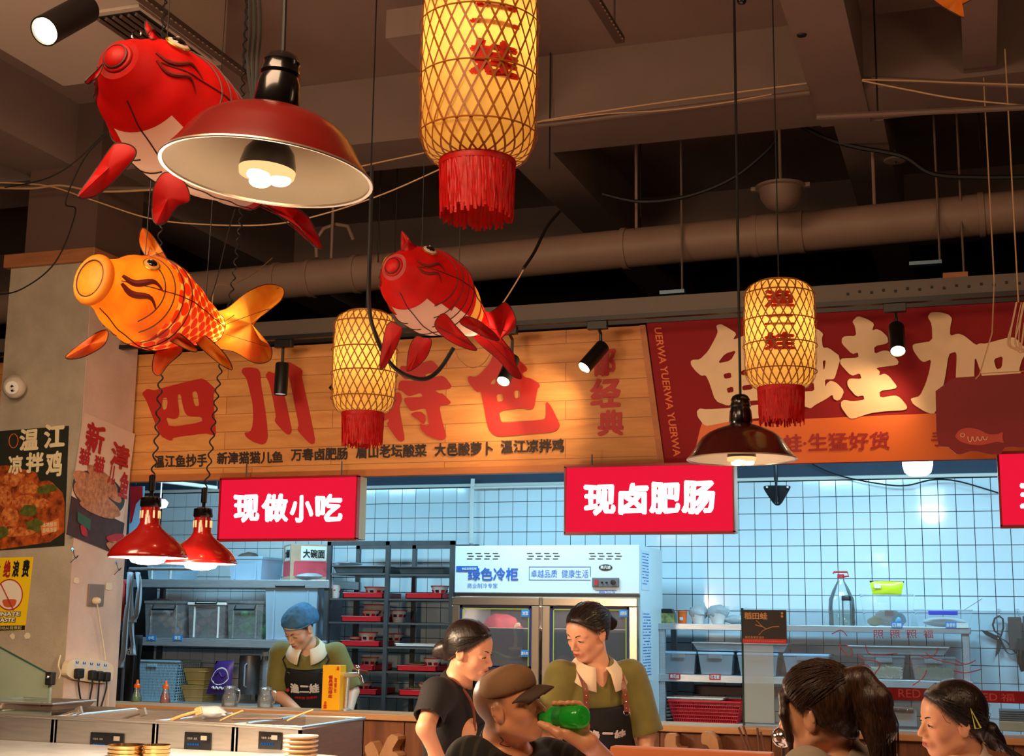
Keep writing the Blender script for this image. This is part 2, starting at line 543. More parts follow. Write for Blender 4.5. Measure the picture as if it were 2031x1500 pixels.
BIG = {
 '四': (280, 730, 160/1500, [[
   [(10,475),(110,385),(245,420),(400,370),(1110,190),(1200,225),(1370,380),(1380,430),(1340,490),(1355,720),(1370,960),(1395,1230),(1350,1250),(1270,1235),(1200,1215),(590,1295),(580,1350),(520,1350),(360,1270),(230,960),(140,720),(80,580)],
   [(400,560),(475,545),(492,650),(470,760),(415,785),(385,700)],
   [(668,500),(735,488),(770,700),(815,840),(880,905),(1125,910),(1138,1008),(522,1105),(458,915),(600,955),(680,930),(710,840)],
   [(940,445),(1035,430),(1083,705),(995,712)]]]),
 '川': (475, 715, 160/1412, [
   [[(40,165),(75,130),(200,122),(320,145),(368,220),(372,400),(430,740),(480,1100),(495,1350),(460,1450),(390,1475),(240,1430),(110,1340),(82,1265),(180,1255),(225,1160),(240,1000),(230,760),(180,540),(120,310),(40,215)]],
   [[(450,260),(512,188),(600,225),(700,240),(740,420),(800,680),(860,950),(915,1210),(900,1280),(855,1305),(790,1270),(620,1080),(618,1030),(638,980),(590,700),(520,400)]],
   [[(790,60),(835,22),(905,45),(1108,165),(1090,280),(1120,420),(1210,830),(1320,1370),(1310,1450),(1265,1468),(1210,1440),(1020,1240),(1018,1180),(1038,1140),(950,700),(880,340)]]]),
 '特': (740, 710, 170/1417, [
   [[(-60,330),(20,250),(130,560),(150,640),(420,560),(462,605),(475,700),(430,820),(460,1000),(525,1350),(470,1392),(400,1360),(220,1100),(262,1040),(255,1000),(100,1090),(-60,1180),(-90,1090),(60,960),(180,880),(150,760),(20,800),(-80,760),(-110,620)]],
   [[(450,130),(600,135),(820,80),(940,42),(1000,60),(1115,190),(1080,240),(865,262),(872,345),(1130,292),(1190,320),(1300,460),(1270,515),(1010,538),(1100,590),(1140,582),(1290,730),(1260,772),(1090,790),(1140,1040),(1215,1300),(1170,1355),(1060,1350),(900,1290),(800,1200),(758,1085),(925,1130),(900,960),(868,822),(650,880),(600,860),(510,720),(520,655),(825,645),(785,575),(600,638),(540,610),(470,540),(410,540),(420,420),(465,370),(670,380),(670,335),(540,360),(470,310),(440,230)]],
   [[(625,925),(690,890),(800,890),(865,950),(870,1040),(845,1095),(800,1085),(740,1020),(640,960)]]]),
 '色': (925, 700, 190/1583, [[
   [(20,400),(60,382),(140,400),(230,350),(380,180),(430,60),(440,-40),(480,-70),(640,10),(900,140),(1008,250),(1000,300),(920,340),(960,400),(1060,420),(1200,500),(1215,560),(1175,600),(1120,920),(1050,940),(900,912),(540,965),(565,1110),(600,1160),(1260,1105),(1305,1080),(1320,1000),(1315,820),(1345,815),(1410,900),(1540,1170),(1540,1230),(1480,1290),(1380,1315),(620,1380),(500,1375),(410,1320),(350,1220),(245,640),(180,650),(120,600),(30,480)],
   [(390,515),(475,400),(480,520)],
   [(495,690),(600,675),(610,795),(512,812)],
   [(785,630),(880,615),(880,742),(800,755)]]]),
}
for ch in '四川特色':
    ox, oy, sc_, strokes = BIG[ch]
    grp = None
    for k, lp in enumerate(strokes):
        o = cutout([round_loop(l, 1) for l in lp], lambda u, v: atY(ox+u*sc_, oy+v*sc_, SY-.005), M['charred'], grp or sb, 'character' if grp is None else 'stroke')
        grp = grp or o
def charrow(s, x0, y0, x1, y1, x2, y2, h, Y, m, parent, bold=.02, rough=.02, name='lettering', thick=None):
    pass
for s, a in (('温江鱼抄手', (306, 902, 411, 928)), ('新津猫猫儿鱼', (430, 896, 561, 921)), ('万春卤肥肠', (577, 889, 690, 914)),
             ('眉山老坛酸菜', (706, 882, 846, 909)), ('大邑酸萝卜', (862, 878, 978, 905)), ('温江凉拌鸡', (993, 872, 1119, 899))):
    x0, y0, x1, y1 = a
    lettering(s, quadY((x0, y1+1), (x1, y1-2), (x0, y0+1), (x1, y0-2), SY-.004), M['chardark'], sb, bold=.035, rough=.05)
for ch, a in (('都', (1172, 690, 1222, 747)), ('经', (1170, 750, 1232, 808)), ('典', (1184, 812, 1238, 866))):
    lettering(ch, rectY(*a, SY-.004), M['charred'], sb, bold=.04, rough=.06, name='character')

rb = thing('sign_board', 'red fascia sign with giant cream characters and orange lower band', 'sign', (0, SY, 2.3))
xe = 1.9
MB().prism([(XB1+.004, Z0-.02), (xe, Z0-.02), (xe, Z1+.01), (XB0+.004, Z1+.01)], lambda u, v: Vector((u, SY-.002, v)), Vector((0, .05, 0))).build('print_sheet', M['signred'], rb)
p0 = atY(1380, 840, SY-.006); p1 = atY(1362, 913, SY-.006)
ob = MB().prism([(p1.x, Z0-.02), (xe, Z0-.02), (xe, atY(2000, 808, SY).z), (p0.x+.03, p0.z), (p0.x+.02, p0.z-.03), (p1.x+.04, p1.z+.04)], lambda u, v: Vector((u, SY-.005, v)), Vector((0, .002, 0)))
ob.build('orange_band', M['orange'], rb)
lettering('UERWA YUERWA YUERWA', quadY((1297, 650), (1336, 906), (1312, 650), (1351, 905), SY-.005), M['orange'], rb, bold=.02)
lettering('蛙·生猛好货', quadY((1552, 898), (1764, 891), (1552, 862), (1764, 855), SY-.008), M['maroon'], rb, bold=.02, rough=.04)
lettering('鲜', quadY((1512, 899), (1548, 898), (1512, 864), (1548, 862), SY-.008), M['maroon'], rb, bold=.02, rough=.04)
lettering('手', quadY((1846, 886), (1880, 885), (1846, 856), (1880, 853), SY-.008), M['maroon'], rb, bold=.02, rough=.04)

BIG2 = [
 (1360, 630, 210/1432, [[
   [(410,110),(470,85),(560,130),(690,215),(640,298),(720,275),(790,240),(900,300),(1000,380),(900,560),(1010,600),(1080,700),(1040,1000),(1020,1120),(940,1122),(850,1130),(640,1155),(575,1198),(400,1130),(320,880),(272,780),(210,790),(130,720),(70,640),(68,590),(100,570),(190,568),(300,460),(400,280),(435,190)],
   [(430,622),(530,490),(688,442),(608,585)],[(510,765),(610,742),(620,815),(525,830)],[(750,715),(900,690),(905,765),(755,785)],
   [(555,955),(640,935),(650,1005),(570,1022)],[(765,922),(900,905),(905,970),(768,988)]],
  ]),
 (1360, 630, 210/1432, [[[(150,1270),(190,1228),(280,1242),(620,1222),(990,1178),(1180,1150),(1260,1230),(1330,1330),(1000,1360),(600,1405),(300,1468),(240,1450),(160,1340)]]]),
 (1580, 620, 230/1568, [[
   [(-160,380),(-60,400),(60,380),(80,220),(100,170),(290,225),(362,290),(340,350),(355,478),(430,475),(600,600),(520,880),(490,905),(380,905),(390,1005),(408,960),(460,920),(540,950),(645,1060),(600,1170),(550,1195),(500,1170),(485,1108),(400,1170),(250,1250),(190,1300),(110,1270),(-60,1230),(-160,1150),(-160,1040),(90,1070),(242,1062),(230,940),(-20,930),(-100,760),(-160,600)],
   [(350,655),(396,645),(375,770),(365,770)],[(0,700),(60,690),(80,790),(20,800)]]]),
 (1580, 620, 230/1568, [[
   [(752,120),(825,45),(960,90),(1050,150),(1020,245),(1080,222),(1150,250),(1230,330),(1240,415),(1048,458),(1055,560),(1170,512),(1250,520),(1385,660),(1360,712),(1068,748),(1130,800),(1112,852),(1190,825),(1250,860),(1360,1000),(1330,1032),(1118,1062),(1130,1155),(1330,1118),(1400,1150),(1498,1270),(1480,1320),(1200,1335),(1000,1360),(760,1440),(700,1420),(600,1280),(600,1210),(640,1182),(750,1200),(915,1185),(905,1118),(810,1140),(690,1000),(685,930),(720,890),(880,900),(855,820),(740,862),(590,700),(590,640),(620,620),(838,610),(830,540),(750,565),(610,420),(612,350),(650,320),(808,318),(790,190)]]]),
 (1795, 610, 236/1609, [[
   [(305,130),(345,65),(480,65),(590,95),(638,150),(612,260),(608,385),(720,352),(800,380),(960,510),(1010,485),(1090,490),(1360,415),(1480,400),(1600,520),(1680,600),(1590,680),(1540,850),(1580,895),(1040,935),(1025,880),(945,650),(935,940),(960,1150),(900,1340),(820,1390),(640,1250),(740,1240),(690,1100),(685,960),(700,640),(680,600),(590,630),(540,970),(480,1200),(410,1430),(350,1440),(250,1400),(110,1310),(75,1240),(100,1225),(200,1200),(280,1030),(330,860),(355,700),(255,742),(200,710),(110,580),(100,510),(140,490),(370,455),(365,270),(350,200)],
   [(1198,700),(1325,655),(1308,818),(1235,838)]]]),
 (2031, 610, 236/1609, [[[(60,800),(200,700),(900,600),(900,1500),(120,1500),(40,1200),(-40,1080),(-60,1040)]]]),
]
for ox, oy, sc_, lps in BIG2:
    cutout([round_loop(l, 1) for l in lps[0]], lambda u, v: atY(ox+u*sc_, oy+v*sc_, SY-.009), M['charcream'], rb, 'character')

# steel header rail above the signs, with a fixing strip
hr = thing('header_rail', 'grey steel header rail above the fascia signs', 'rail', (-2, 6.45, 3.06))
MB().box(-6, 2.2, 6.52, 6.6, 3.06, 3.16).build('rail', mat('rail_grey', (100, 88, 78), .5), hr)
MB().box(-6, 2.2, 6.49, 6.6, 3.02, 3.055).build('lower_channel', M['blackm'], hr)
pr = MB()
for i in range(26): pr.cbox((-.55+i*.055, 6.518, 3.11+.008*(i % 2)), (.012, .006, .012))
tag(pr.build('punched_hole', M['rubber'], hr), kind='stuff')
tk = MB().box(-5.6, 2.0, 6.28, 6.315, 3.0, 3.022)
track = tag(tk.build('light_track', M['blackm']), 'black ceiling track the spotlights clip to, above the signs', 'track')

# light boxes
M['boxglow'] = emitter('lit_red_panel', (246, 26, 58), .92)
M['boxchar'] = emitter('lit_white_character', (255, 236, 240), 2.6)
M['boxframe'] = mat('light_box_frame', (150, 20, 26), .35)
M['boxedge'] = mat('light_box_side', (176, 160, 120), .35, .3)
def lightbox(label, x0, x1, z0, z1, y, chars):
    b = thing('light_box_sign', label, 'sign', ((x0+x1)/2, y, z0))
    MB().box(x0, x1, y, y+.11, z0, z1).build('case', M['boxedge'], b, bevel=.003)
    MB().box(x0+.006, x1-.006, y-.006, y-.0005, z0+.006, z1-.006).build('lit_face', M['boxglow'], b)
    fm = MB()
    fm.box(x0-.004, x1+.004, y-.012, y+.02, z0-.008, z0+.006); fm.box(x0-.004, x1+.004, y-.012, y+.02, z1-.006, z1+.006)
    fm.box(x0-.004, x0+.005, y-.012, y+.02, z0, z1); fm.box(x1-.005, x1+.004, y-.012, y+.02, z0, z1)
    fm.build('frame', M['boxframe'], b)
    for s, a in chars:
        lettering(s, quadY(*a, y-.009), M['boxchar'], b, bold=.045, rough=.05, name='character')
    for xx in (x0+.12, x1-.12):
        MB().tube([(xx, y+.05, z1), (xx, y+.05, 2.36)], .004, 6).build('hanger', M['steel_dark'], b)
    return b
BY = 6.38
def q(x0, y0, x1, y1, d=0): return ((x0, y1+d), (x1, y1-d), (x0, y0+d), (x1, y0-d))
lightbox('glowing red light box hanging left, over the server in the blue cap', -3.835, -3.03, 1.95, 2.275, BY,
         [('现', q(463, 981, 515, 1036)), ('做', q(519, 979, 572, 1036)), ('小', q(574, 981, 622, 1036)), ('吃', q(625, 979, 680, 1035))])
lightbox('glowing red light box hanging in the middle, over the fridge', -1.912, -1.088, 1.97, 2.295, BY,
         [('现', q(1157, 961, 1222, 1022)), ('卤', q(1226, 957, 1286, 1022)), ('肥', q(1288, 956, 1350, 1020)), ('肠', q(1352, 953, 1419, 1020))])
lightbox('glowing red light box cut off at the right edge of the photo', 0.088, .95, 1.985, 2.31, BY,
         [('现', q(2022, 958, 2086, 1018))])

# ================================================================ pillar
PF, PB, PXR, PXL = 6.0, 6.46, -4.47, -5.0
pl = thing('pillar', None, None); pl['kind'] = 'structure'; pl.name = 'trim_10'
WORLD['trim_10'] = WORLD['pillar']
zc = 3.43
MB().box(PXL, PXR, PF, PB, 0, zc).build('shaft', M['concrete'], pl)
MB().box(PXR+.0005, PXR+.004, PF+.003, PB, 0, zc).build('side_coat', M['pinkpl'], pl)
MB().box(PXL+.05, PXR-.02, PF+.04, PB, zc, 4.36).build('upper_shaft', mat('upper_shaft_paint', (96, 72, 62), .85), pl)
MB().box(PXL-.03, PXR+.03, PF-.03, PB+.02, zc-.005, zc+.07).build('capping_board', wood('capping_wood', (150, 92, 56), (176, 116, 74), 5, (0.4, 1, 3)), pl, bevel=.004)

# ================================================================ duct and ceiling services
dm = thing('ventilation_duct', 'long round painted duct crossing the hall behind the lanterns', 'duct', (0, 7.0, 3.55))
dz = lambda x: 3.585+.018*(x+1)
def tubeX(x0, x1, r): return MB().tube([(x0, 7.05, dz(x0)), (x1, 7.05, dz(x1))], r, 28)
tubeX(-7.5, 2.4, .108).build('duct_run', M['duct'], dm, smooth=True)
for px in (555, 620, 710, 1240, 1500, 1590, 1950):
    x = atY(px, 500, 7.05).x
    o = tubeX(x-.014, x+.014, .116).build('joint_ring', M['duct'], dm, smooth=True)
x = atY(1490, 460, 7.05).x; x2 = atY(1590, 460, 7.05).x
tubeX(x, x2, .113).build('sleeve', M['duct'], dm, smooth=True)
for px in (660, 1262, 1735):
    x = atY(px, 430, 7.05).x
    MB().tube([(x, 7.05, dz(x)+.1), (x, 7.05, 4.36)], .009, 8).build('hanger_strap', M['duct'], dm)
# elbow stub above the duct at the left
c = atY(665, 480, 7.1)
MB().tube([c+Vector((-.12, 0, -.09)), c+Vector((-.13, 0, .02)), c+Vector((-.08, 0, .09)), c+Vector((0, 0, .11)), c+Vector((.08, 0, .09)), c+Vector((.12, 0, .0))], .012, 10).build('strap_loop', M['duct'], dm, smooth=True)

# air-conditioning cassette
ac = thing('air_conditioner', 'white ceiling air-conditioning cassette with a dark slatted grille', 'air conditioner', (-3.5, 4.5, 4.0))
acm = mat('ac_white', (176, 158, 142), .6)
MB().box(-4.0, -3.13, 3.6, 5.06, 4.0, 4.36).build('housing', acm, ac, bevel=.01)
MB().box(-3.40, -3.14, 4.40, 4.97, 3.985, 4.0).build('grille_frame', acm, ac, bevel=.003)
gb = MB().box(-3.375, -3.155, 4.43, 4.94, 3.981, 3.9845).build('grille_back', M['blackm'], ac)
for i in range(6):
    MB().cbox((-3.355+i*.036, 4.685, 3.973), (.012, .5, .014), Matrix.Rotation(.5, 4, 'Y')).build('slat', mat('slat_brown', (84, 66, 54), .5) if i == 0 else bpy.data.materials['slat_brown'], ac)
# perforated struts
def strut(label, x, y0, y1, z):
    s = thing('steel_strut', label, 'strut', (x, y0, z))
    MB().box(x-.02, x+.02, y0, y1, z, z+.025).build('channel', mat('strut_grey', (92, 76, 66), .5, .4), s)
    h = MB()
    n = int((y1-y0)/.035)
    for i in range(n): h.cbox((x+.02, y0+.02+i*.035, z-.0005), (.006, .012, .003))
    tag(h.build('punched_hole', mat('hole_light', (150, 124, 100), .5), s), kind='stuff')
    for yy in (y0+.15, y1-.1):
        MB().tube([(x, yy, z+.02), (x, yy, 4.36)], .005, 6).build('threaded_rod', M['steel_dark'], s)
strut('perforated steel strut hanging beside the air-conditioning cassette', -3.09, 3.6, 5.25, 3.98)
strut('short perforated steel strut hanging right of the large lantern', -1.36, 4.3, 5.31, 3.98)

# surface pipes below the cross beam
def pipe(name, label, pts, r, m, cat='pipe', seg=8):
    return tag(MB().tube(pts, r, seg).build(name, m, smooth=True), label, cat)
M['pipegrey'] = mat('pipe_grey', (112, 92, 80), .5)
M['wire'] = mat('tan_wire', (196, 156, 112), .5)
pipe('conduit_pipe', 'dark conduit under the cross beam, right of the large lantern', [(-2.1, 6.12, 3.97), (-.66, 6.12, 3.99)], .014, M['pipegrey'])
pipe('conduit_pipe', 'grey conduit running right from the long ceiling beam', [atY(1620, 232, 5.9), atY(2200, 205, 5.9)], .014, M['pipegrey'])
pipe('conduit_pipe', 'dark conduit under the cross beam at the far right', [atY(1730, 155, 6.1), atY(2200, 180, 6.1)], .012, M['pipegrey'])
def smooth_path(P_, n=8):
    P_ = [Vector(p) for p in P_]
    out = []
    for i in range(len(P_)-1):
        a = P_[max(i-1, 0)]; b = P_[i]; c = P_[i+1]; d = P_[min(i+2, len(P_)-1)]
        for k in range(n):
            t = k/n
            out.append(.5*((2*b)+(c-a)*t+(2*a-5*b+4*c-d)*t*t+(3*b-a-3*c+d)*t**3))
    out.append(P_[-1])
    return out
def wire(name, label, px, Y, r, m, cat='wire', n=8):
    pts = [atY(p[0], p[1], p[2] if len(p) > 2 else Y) for p in px]
    return pipe(name, label, smooth_path(pts, n), r, m, cat, 6)
wire('tan_wire', 'thin tan wire sagging below the big red fish lantern', [(-20, 362), (90, 368), (180, 396), (300, 434), (420, 446), (540, 445), (640, 425), (760, 385), (872, 336)], 5.6, .0035, M['wire'])
wire('tan_wire', 'pair of tan wires running across the ceiling at the far left', [(-20, 372), (60, 374), (120, 368), (200, 380), (330, 375)], 5.9, .006, M['wire'])
wire('tan_wire', 'tan wire stretched from the pendant lamp to the large lantern', [(715, 330), (790, 314), (870, 296), (980, 262), (1075, 240), (1140, 229), (1300, 205), (1440, 186), (1600, 165)], 6.05, .004, M['wire'])
wire('tan_wire', 'tan wire looping below the conduit, left of the long beam', [(1080, 240), (1200, 226), (1330, 218), (1440, 203), (1530, 187)], 6.0, .003, M['wire'])
wire('tan_wire', 'upper tan wire crossing the ceiling at the far right', [(1710, 158), (1800, 160), (1900, 164), (2060, 169)], 5.95, .004, M['wire'])
wire('tan_wire', 'lower tan wire drooping across the ceiling at the far right', [(1710, 160), (1800, 178), (1900, 196), (2060, 212)], 5.9, .004, M['wire'])
wire('black_cable', 'thick black cable sagging between the beams right of the large lantern', [(1195, 385), (1270, 400), (1360, 390), (1450, 355), (1520, 300), (1545, 265)], 6.9, .010, M['rubber'])
wire('black_cable', 'black cable running right from the long beam above the duct', [(1588, 250), (1640, 275), (1700, 292), (1790, 310), (1850, 345), (1950, 352), (2060, 350)], 6.9, .012, M['rubber'])
wire('black_cable', 'loose black cable hanging across the pillar at the left', [(225, 255), (170, 310), (130, 400), (150, 420), (110, 520), (40, 575), (-20, 585)], 5.5, .004, M['rubber'])
wire('black_cable', 'thin black wire slanting to the upper left of the big fish', [(208, 262), (150, 320), (90, 355), (10, 372)], 5.4, .0035, M['rubber'])
pipe('conduit_pipe', 'steel pipe under the ceiling left of the pendant lamp', [atY(-20, 372, 6.05), atY(330, 375, 6.05)], .012, M['pipegrey'])
for px, y0, y1, Y, lab in ((1270, 285, 430, 6.9, 'thin dark rod hanging above the duct, right of the large lantern'), (1092, 100, 335, 6.15, 'thin dark rod right beside the large lantern'), (1735, 60, 220, 6.0, 'thin rod holding the conduit right of the long beam'),
    (1545, 250, 360, 6.9, 'thin rod above the round ceiling speaker'), (755, 345, 520, 6.9, 'left thin rod of the close pair behind the pendant cord, above the duct'), (788, 340, 500, 6.9, 'right thin rod of the close pair behind the small red fish wire'),
    (735, 380, 520, 6.9, 'thin rod just right of the large pendant rim, above the duct'), (1940, 210, 300, 6.8, 'short thin rod at the far right above the duct')):
    a = atY(px, y0, Y); b = atY(px, y1, Y)
    pipe('hanging_rod', lab, [(a.x, Y, 4.36), (a.x, Y, b.z)], .004, M['blackm'], 'rod')

# ceiling speaker bowl and disc
c = atY(1548, 370, 6.6)
sp = thing('ceiling_speaker', 'round bowl-shaped speaker hanging above the duct', 'speaker', c)
MB().lathe([(.10, .0), (.125, 0), (.125, -.012), (.108, -.016), (.1, -.06), (.075, -.1), (.03, -.125), (.0005, -.13)], (0, 0, 0), 28).build('bowl', M['pipegrey'], sp, smooth=True, local=True)
MB().tube([(0, 0, 0), (0, 0, 4.36-c.z)], .008, 8).build('stem', M['pipegrey'], sp, local=True)
for sx in (-1, 1): MB().cbox((sx*.13, 0, -.005), (.03, .03, .02)).build('clip', M['pipegrey'], sp, local=True)
c = atZ(1775, 320, 3.94)
dd = thing('ceiling_disc', 'small round plate hanging under the long ceiling beam', 'ceiling disc', c)
MB().lathe([(.0005, 0), (.055, 0), (.058, .008), (.05, .014), (.0005, .016)], (0, 0, 0), 24).build('plate', M['plaster'], dd, smooth=True, local=True)
MB().tube([(0, 0, -.02), (0, 0, .06)], .006, 8).build('pin', M['steel_dark'], dd, local=True)
hb = MB().lathe([(.0005, -.004), (.018, -.004), (.022, 0), (.0005, .002)], atZ(1590, 70, 3.988), 16)
tag(hb.build('ceiling_sprinkler', M['blackm'], smooth=True), 'tiny dark round fitting on the soffit of the long beam', 'fitting')
# ================================================================ pendant lamps
M['enamelred'] = mat('red_enamel', (104, 14, 8), .3, coat=.3, var=.1, vscale=6)
M['enamelin'] = mat('cream_enamel_inside', (214, 200, 184), .35, var=.05, vscale=5)
M['bulbglow'] = emitter('lamp_glow', (255, 232, 196), 14)
M['bulbrim'] = emitter('lamp_glow_edge', (255, 196, 130), 1.3)
M['cordblack'] = M['rubber']
def R3(ax, ang): return Matrix.Rotation(ang, 4, ax)
def pendant(label, px, py, D, tilt, power, ctop=None, shade=M['enamelred']):
    c = atD(px, py, D)
    t = thing('pendant_lamp', label, 'lamp', c)
    t.rotation_euler = (0, 0, 0)
    T = Matrix.Rotation(tilt, 4, FW)
    out = [(.206, .004), (.212, 0), (.209, .006), (.19, .03), (.166, .068), (.150, .088), (.125, .106), (.09, .122), (.055, .135), (.04, .14)]
    inn = [(.206, .003), (.187, .027), (.163, .064), (.147, .084), (.122, .102), (.088, .118), (.04, .13), (.001, .132)]
    MB().lathe(out, seg=64, M4=T).build('shade', shade, t, smooth=True, local=True, sharp=60, recalc=False)
    MB().lathe(inn, seg=64, M4=T).build('shade_lining', M['enamelin'], t, smooth=True, local=True, sharp=60, recalc=False)
    MB().lathe([(.205, .003), (.2125, .0035), (.2135, 0), (.2125, -.002), (.206, -.001), (.205, .003)], seg=64, M4=T).build('rim', mat('rim_steel', (190, 170, 150), .3, .6) if 'rim_steel' not in bpy.data.materials else bpy.data.materials['rim_steel'], t, smooth=True, local=True)
    MB().lathe([(.04, .136), (.046, .15), (.043, .19), (.038, .205), (.041, .212), (.036, .228), (.038, .236), (.03, .25), (.02, .256), (.001, .258)], seg=32, M4=T).build('neck', M['black'], t, smooth=True, local=True)
    b = MB().lathe([(.001, .135), (.022, .13), (.02, .085), (.03, .072), (.05, .045), (.056, .02), (.057, .008)], seg=32, M4=T).build('bulb_body', M['black'], t, smooth=True, local=True)
    g = MB().lathe([(.057, .008), (.055, -.004), (.04, -.008), (.001, -.009)], seg=32, M4=T)
    g.build('bulb_glow_rim', M['bulbrim'], b, smooth=True, local=True)
    g = MB()
    for a in (0, 2*PI/3, 4*PI/3):
        g.ball(T @ Vector((.027*math.cos(a+.4), .027*math.sin(a+.4), -.010)), (.023, .023, .012), 16, 8)
    g.build('lamp_lens', M['bulbglow'], b, smooth=True, local=True)
    if ctop is None: ctop = 4.3-c.z
    MB().tube([T @ Vector((0, 0, .25)), Vector((.0, .0, ctop))], .0055, 8).build('cord', M['cordblack'], t, local=True)
    light('pendant_light', 'SPOT', c+T @ Vector((0, 0, -.03)), power, WARM, .03, c+Vector((0, 0, -1)), spot=2.7, blend=.6)
    light('pendant_bounce', 'POINT', c+T @ Vector((0, 0, -.04)), power*.05, WARM, .04)
    return t
lamp = pendant('large red enamel pendant lamp with cream lining, hanging in front of the big red fish', 529, 345, 2.72, math.radians(5), 26)
bc = MB()
c = atD(498, 0, 2.9)
for k in range(3):
    pts = [atD(500+k*9-6, -60, 2.9), atD(502+k*10-6, 60, 2.9), atD(496+k*9-4, 130, 2.9), atD(506+k*3-4, 205, 2.85)]
    bc.tube(smooth_path(pts), .004, 6)
bc.build('cable_bundle', M['cordblack'], lamp)
pendant('small dark pendant lamp with black neck hanging before the middle light box', 1471, 912, 5.3, math.radians(-.3), 20, shade=mat('maroon_enamel', (70, 16, 12), .25, coat=.4))
c = atD(1471, 0, 5.3)
tag(MB().ball(c, .02, 12, 8).build('ceiling_canopy', M['black'], smooth=True), 'small black ball fitting on the tall pendant cord', 'fitting')

# ================================================================ heat lamps over the buffet
M['heatred'] = mat('glossy_red_heat_shade', (150, 18, 16), .2, coat=.6)
def heatlamp(label, px, py, D, s, cordpx, power):
    c = atD(px, py, D)
    t = thing('heat_lamp', label, 'lamp', c)
    k = s
    out = [(.133, .0), (.136, .004), (.134, .012), (.125, .03), (.108, .05), (.085, .07), (.06, .088), (.043, .103), (.034, .12), (.032, .178)]
    out = [(r*k, z*k) for r, z in out]
    MB().lathe(out, seg=48).build('shade', M['heatred'], t, smooth=True, local=True, sharp=60, recalc=False)
    inn = [(r*k-.002, z*k) for r, z in [(.133, .001), (.123, .029), (.106, .049), (.083, .069), (.05, .085), (.03, .09), (.003, .09)]]
    MB().lathe(inn, seg=48).build('shade_lining', mat('heat_lining', (240, 230, 215), .3) if 'heat_lining' not in bpy.data.materials else bpy.data.materials['heat_lining'], t, smooth=True, local=True, recalc=False)
    sl = MB()
    for i in range(10):
        a = 2*PI*i/10
        sl.cbox((.0335*k*math.cos(a), .0335*k*math.sin(a), .15*k), (.004, .006, .026*k), R3('Z', a))
    sl.build('vent_slot', M['bulbrim'], t, local=True)  # slots glow by themselves, the bulb's light put into their material
    MB().lathe([(.034*k, .176*k), (.037*k, .18*k), (.036*k, .208*k), (.02*k, .213*k), (.001, .214*k)], seg=32).build('cap', M['black'], t, smooth=True, local=True)
    MB().lathe([(.006, .212*k), (.007, .23*k), (.0115, .232*k), (.0115, .285*k), (.006, .29*k), (.001, .29*k)], seg=16).build('connector', M['black'], t, smooth=True, local=True)
    MB().lathe([(.03*k, .075*k), (.045*k, .05*k), (.062*k, .02*k), (.064*k, .0), (.055*k, -.015*k), (.03*k, -.022*k), (.001, -.024*k)], seg=32).build('bulb', emitter('heat_glow', (255, 222, 180), 22) if 'heat_glow' not in bpy.data.materials else bpy.data.materials['heat_glow'], t, smooth=True, local=True)
    # coiled cord
    ctrl = [atD(x, y, d) for x, y, d in cordpx]
    ctrl = [c+Vector((0, 0, .285*k))]+ctrl
    ctrl.append(Vector((ctrl[-1].x, ctrl[-1].y, 4.36)))
    path = smooth_path(ctrl, 14)
    L = [0]
    for a, b in zip(path, path[1:]): L.append(L[-1]+(b-a).length)
    n = int(L[-1]/.0045)
    pts = []
    for i in range(n):
        sdist = L[-1]*i/(n-1)
        j = max(0, min(len(L)-2, next((q_ for q_ in range(len(L)-1) if L[q_+1] >= sdist), len(L)-2)))
        f = (sdist-L[j])/max(1e-6, L[j+1]-L[j])
        p = path[j].lerp(path[j+1], f)
        ph = 2*PI*sdist/.050
        pts.append(p+Vector((math.cos(ph), math.sin(ph), 0))*.0075)
    MB().tube(pts, .003, 5).build('coiled_cord', M['cordblack'], t)
    light('heat_light', 'SPOT', c+Vector((0, 0, -.03)), power, (1, .68, .38), .05, c+Vector((0, 0, -1)), spot=3.05, blend=.15)
    light('heat_bounce', 'POINT', c+Vector((0, 0, -.035)), power*1.3, (1, .76, .52), .05)  # extra point light added for bounce, brightens the pillar side
heatlamp('front red heat lamp on a coiled cord, left one of the pair', 293, 1107, 4.72, 1.0,
         [(308, 900, 4.75), (318, 760, 4.8), (328, 640, 4.85), (318, 520, 4.9), (318, 440, 4.9), (322, 300, 5.0), (322, 100, 5.15)], 45)
heatlamp('rear red heat lamp on a coiled cord, right one of the pair', 398, 1119, 5.05, .98,
         [(414, 930, 5.1), (428, 800, 5.15), (438, 725, 5.2), (456, 600, 5.3), (470, 500, 5.4), (478, 420, 5.5), (480, 300, 5.6), (482, 170, 5.75)], 45)

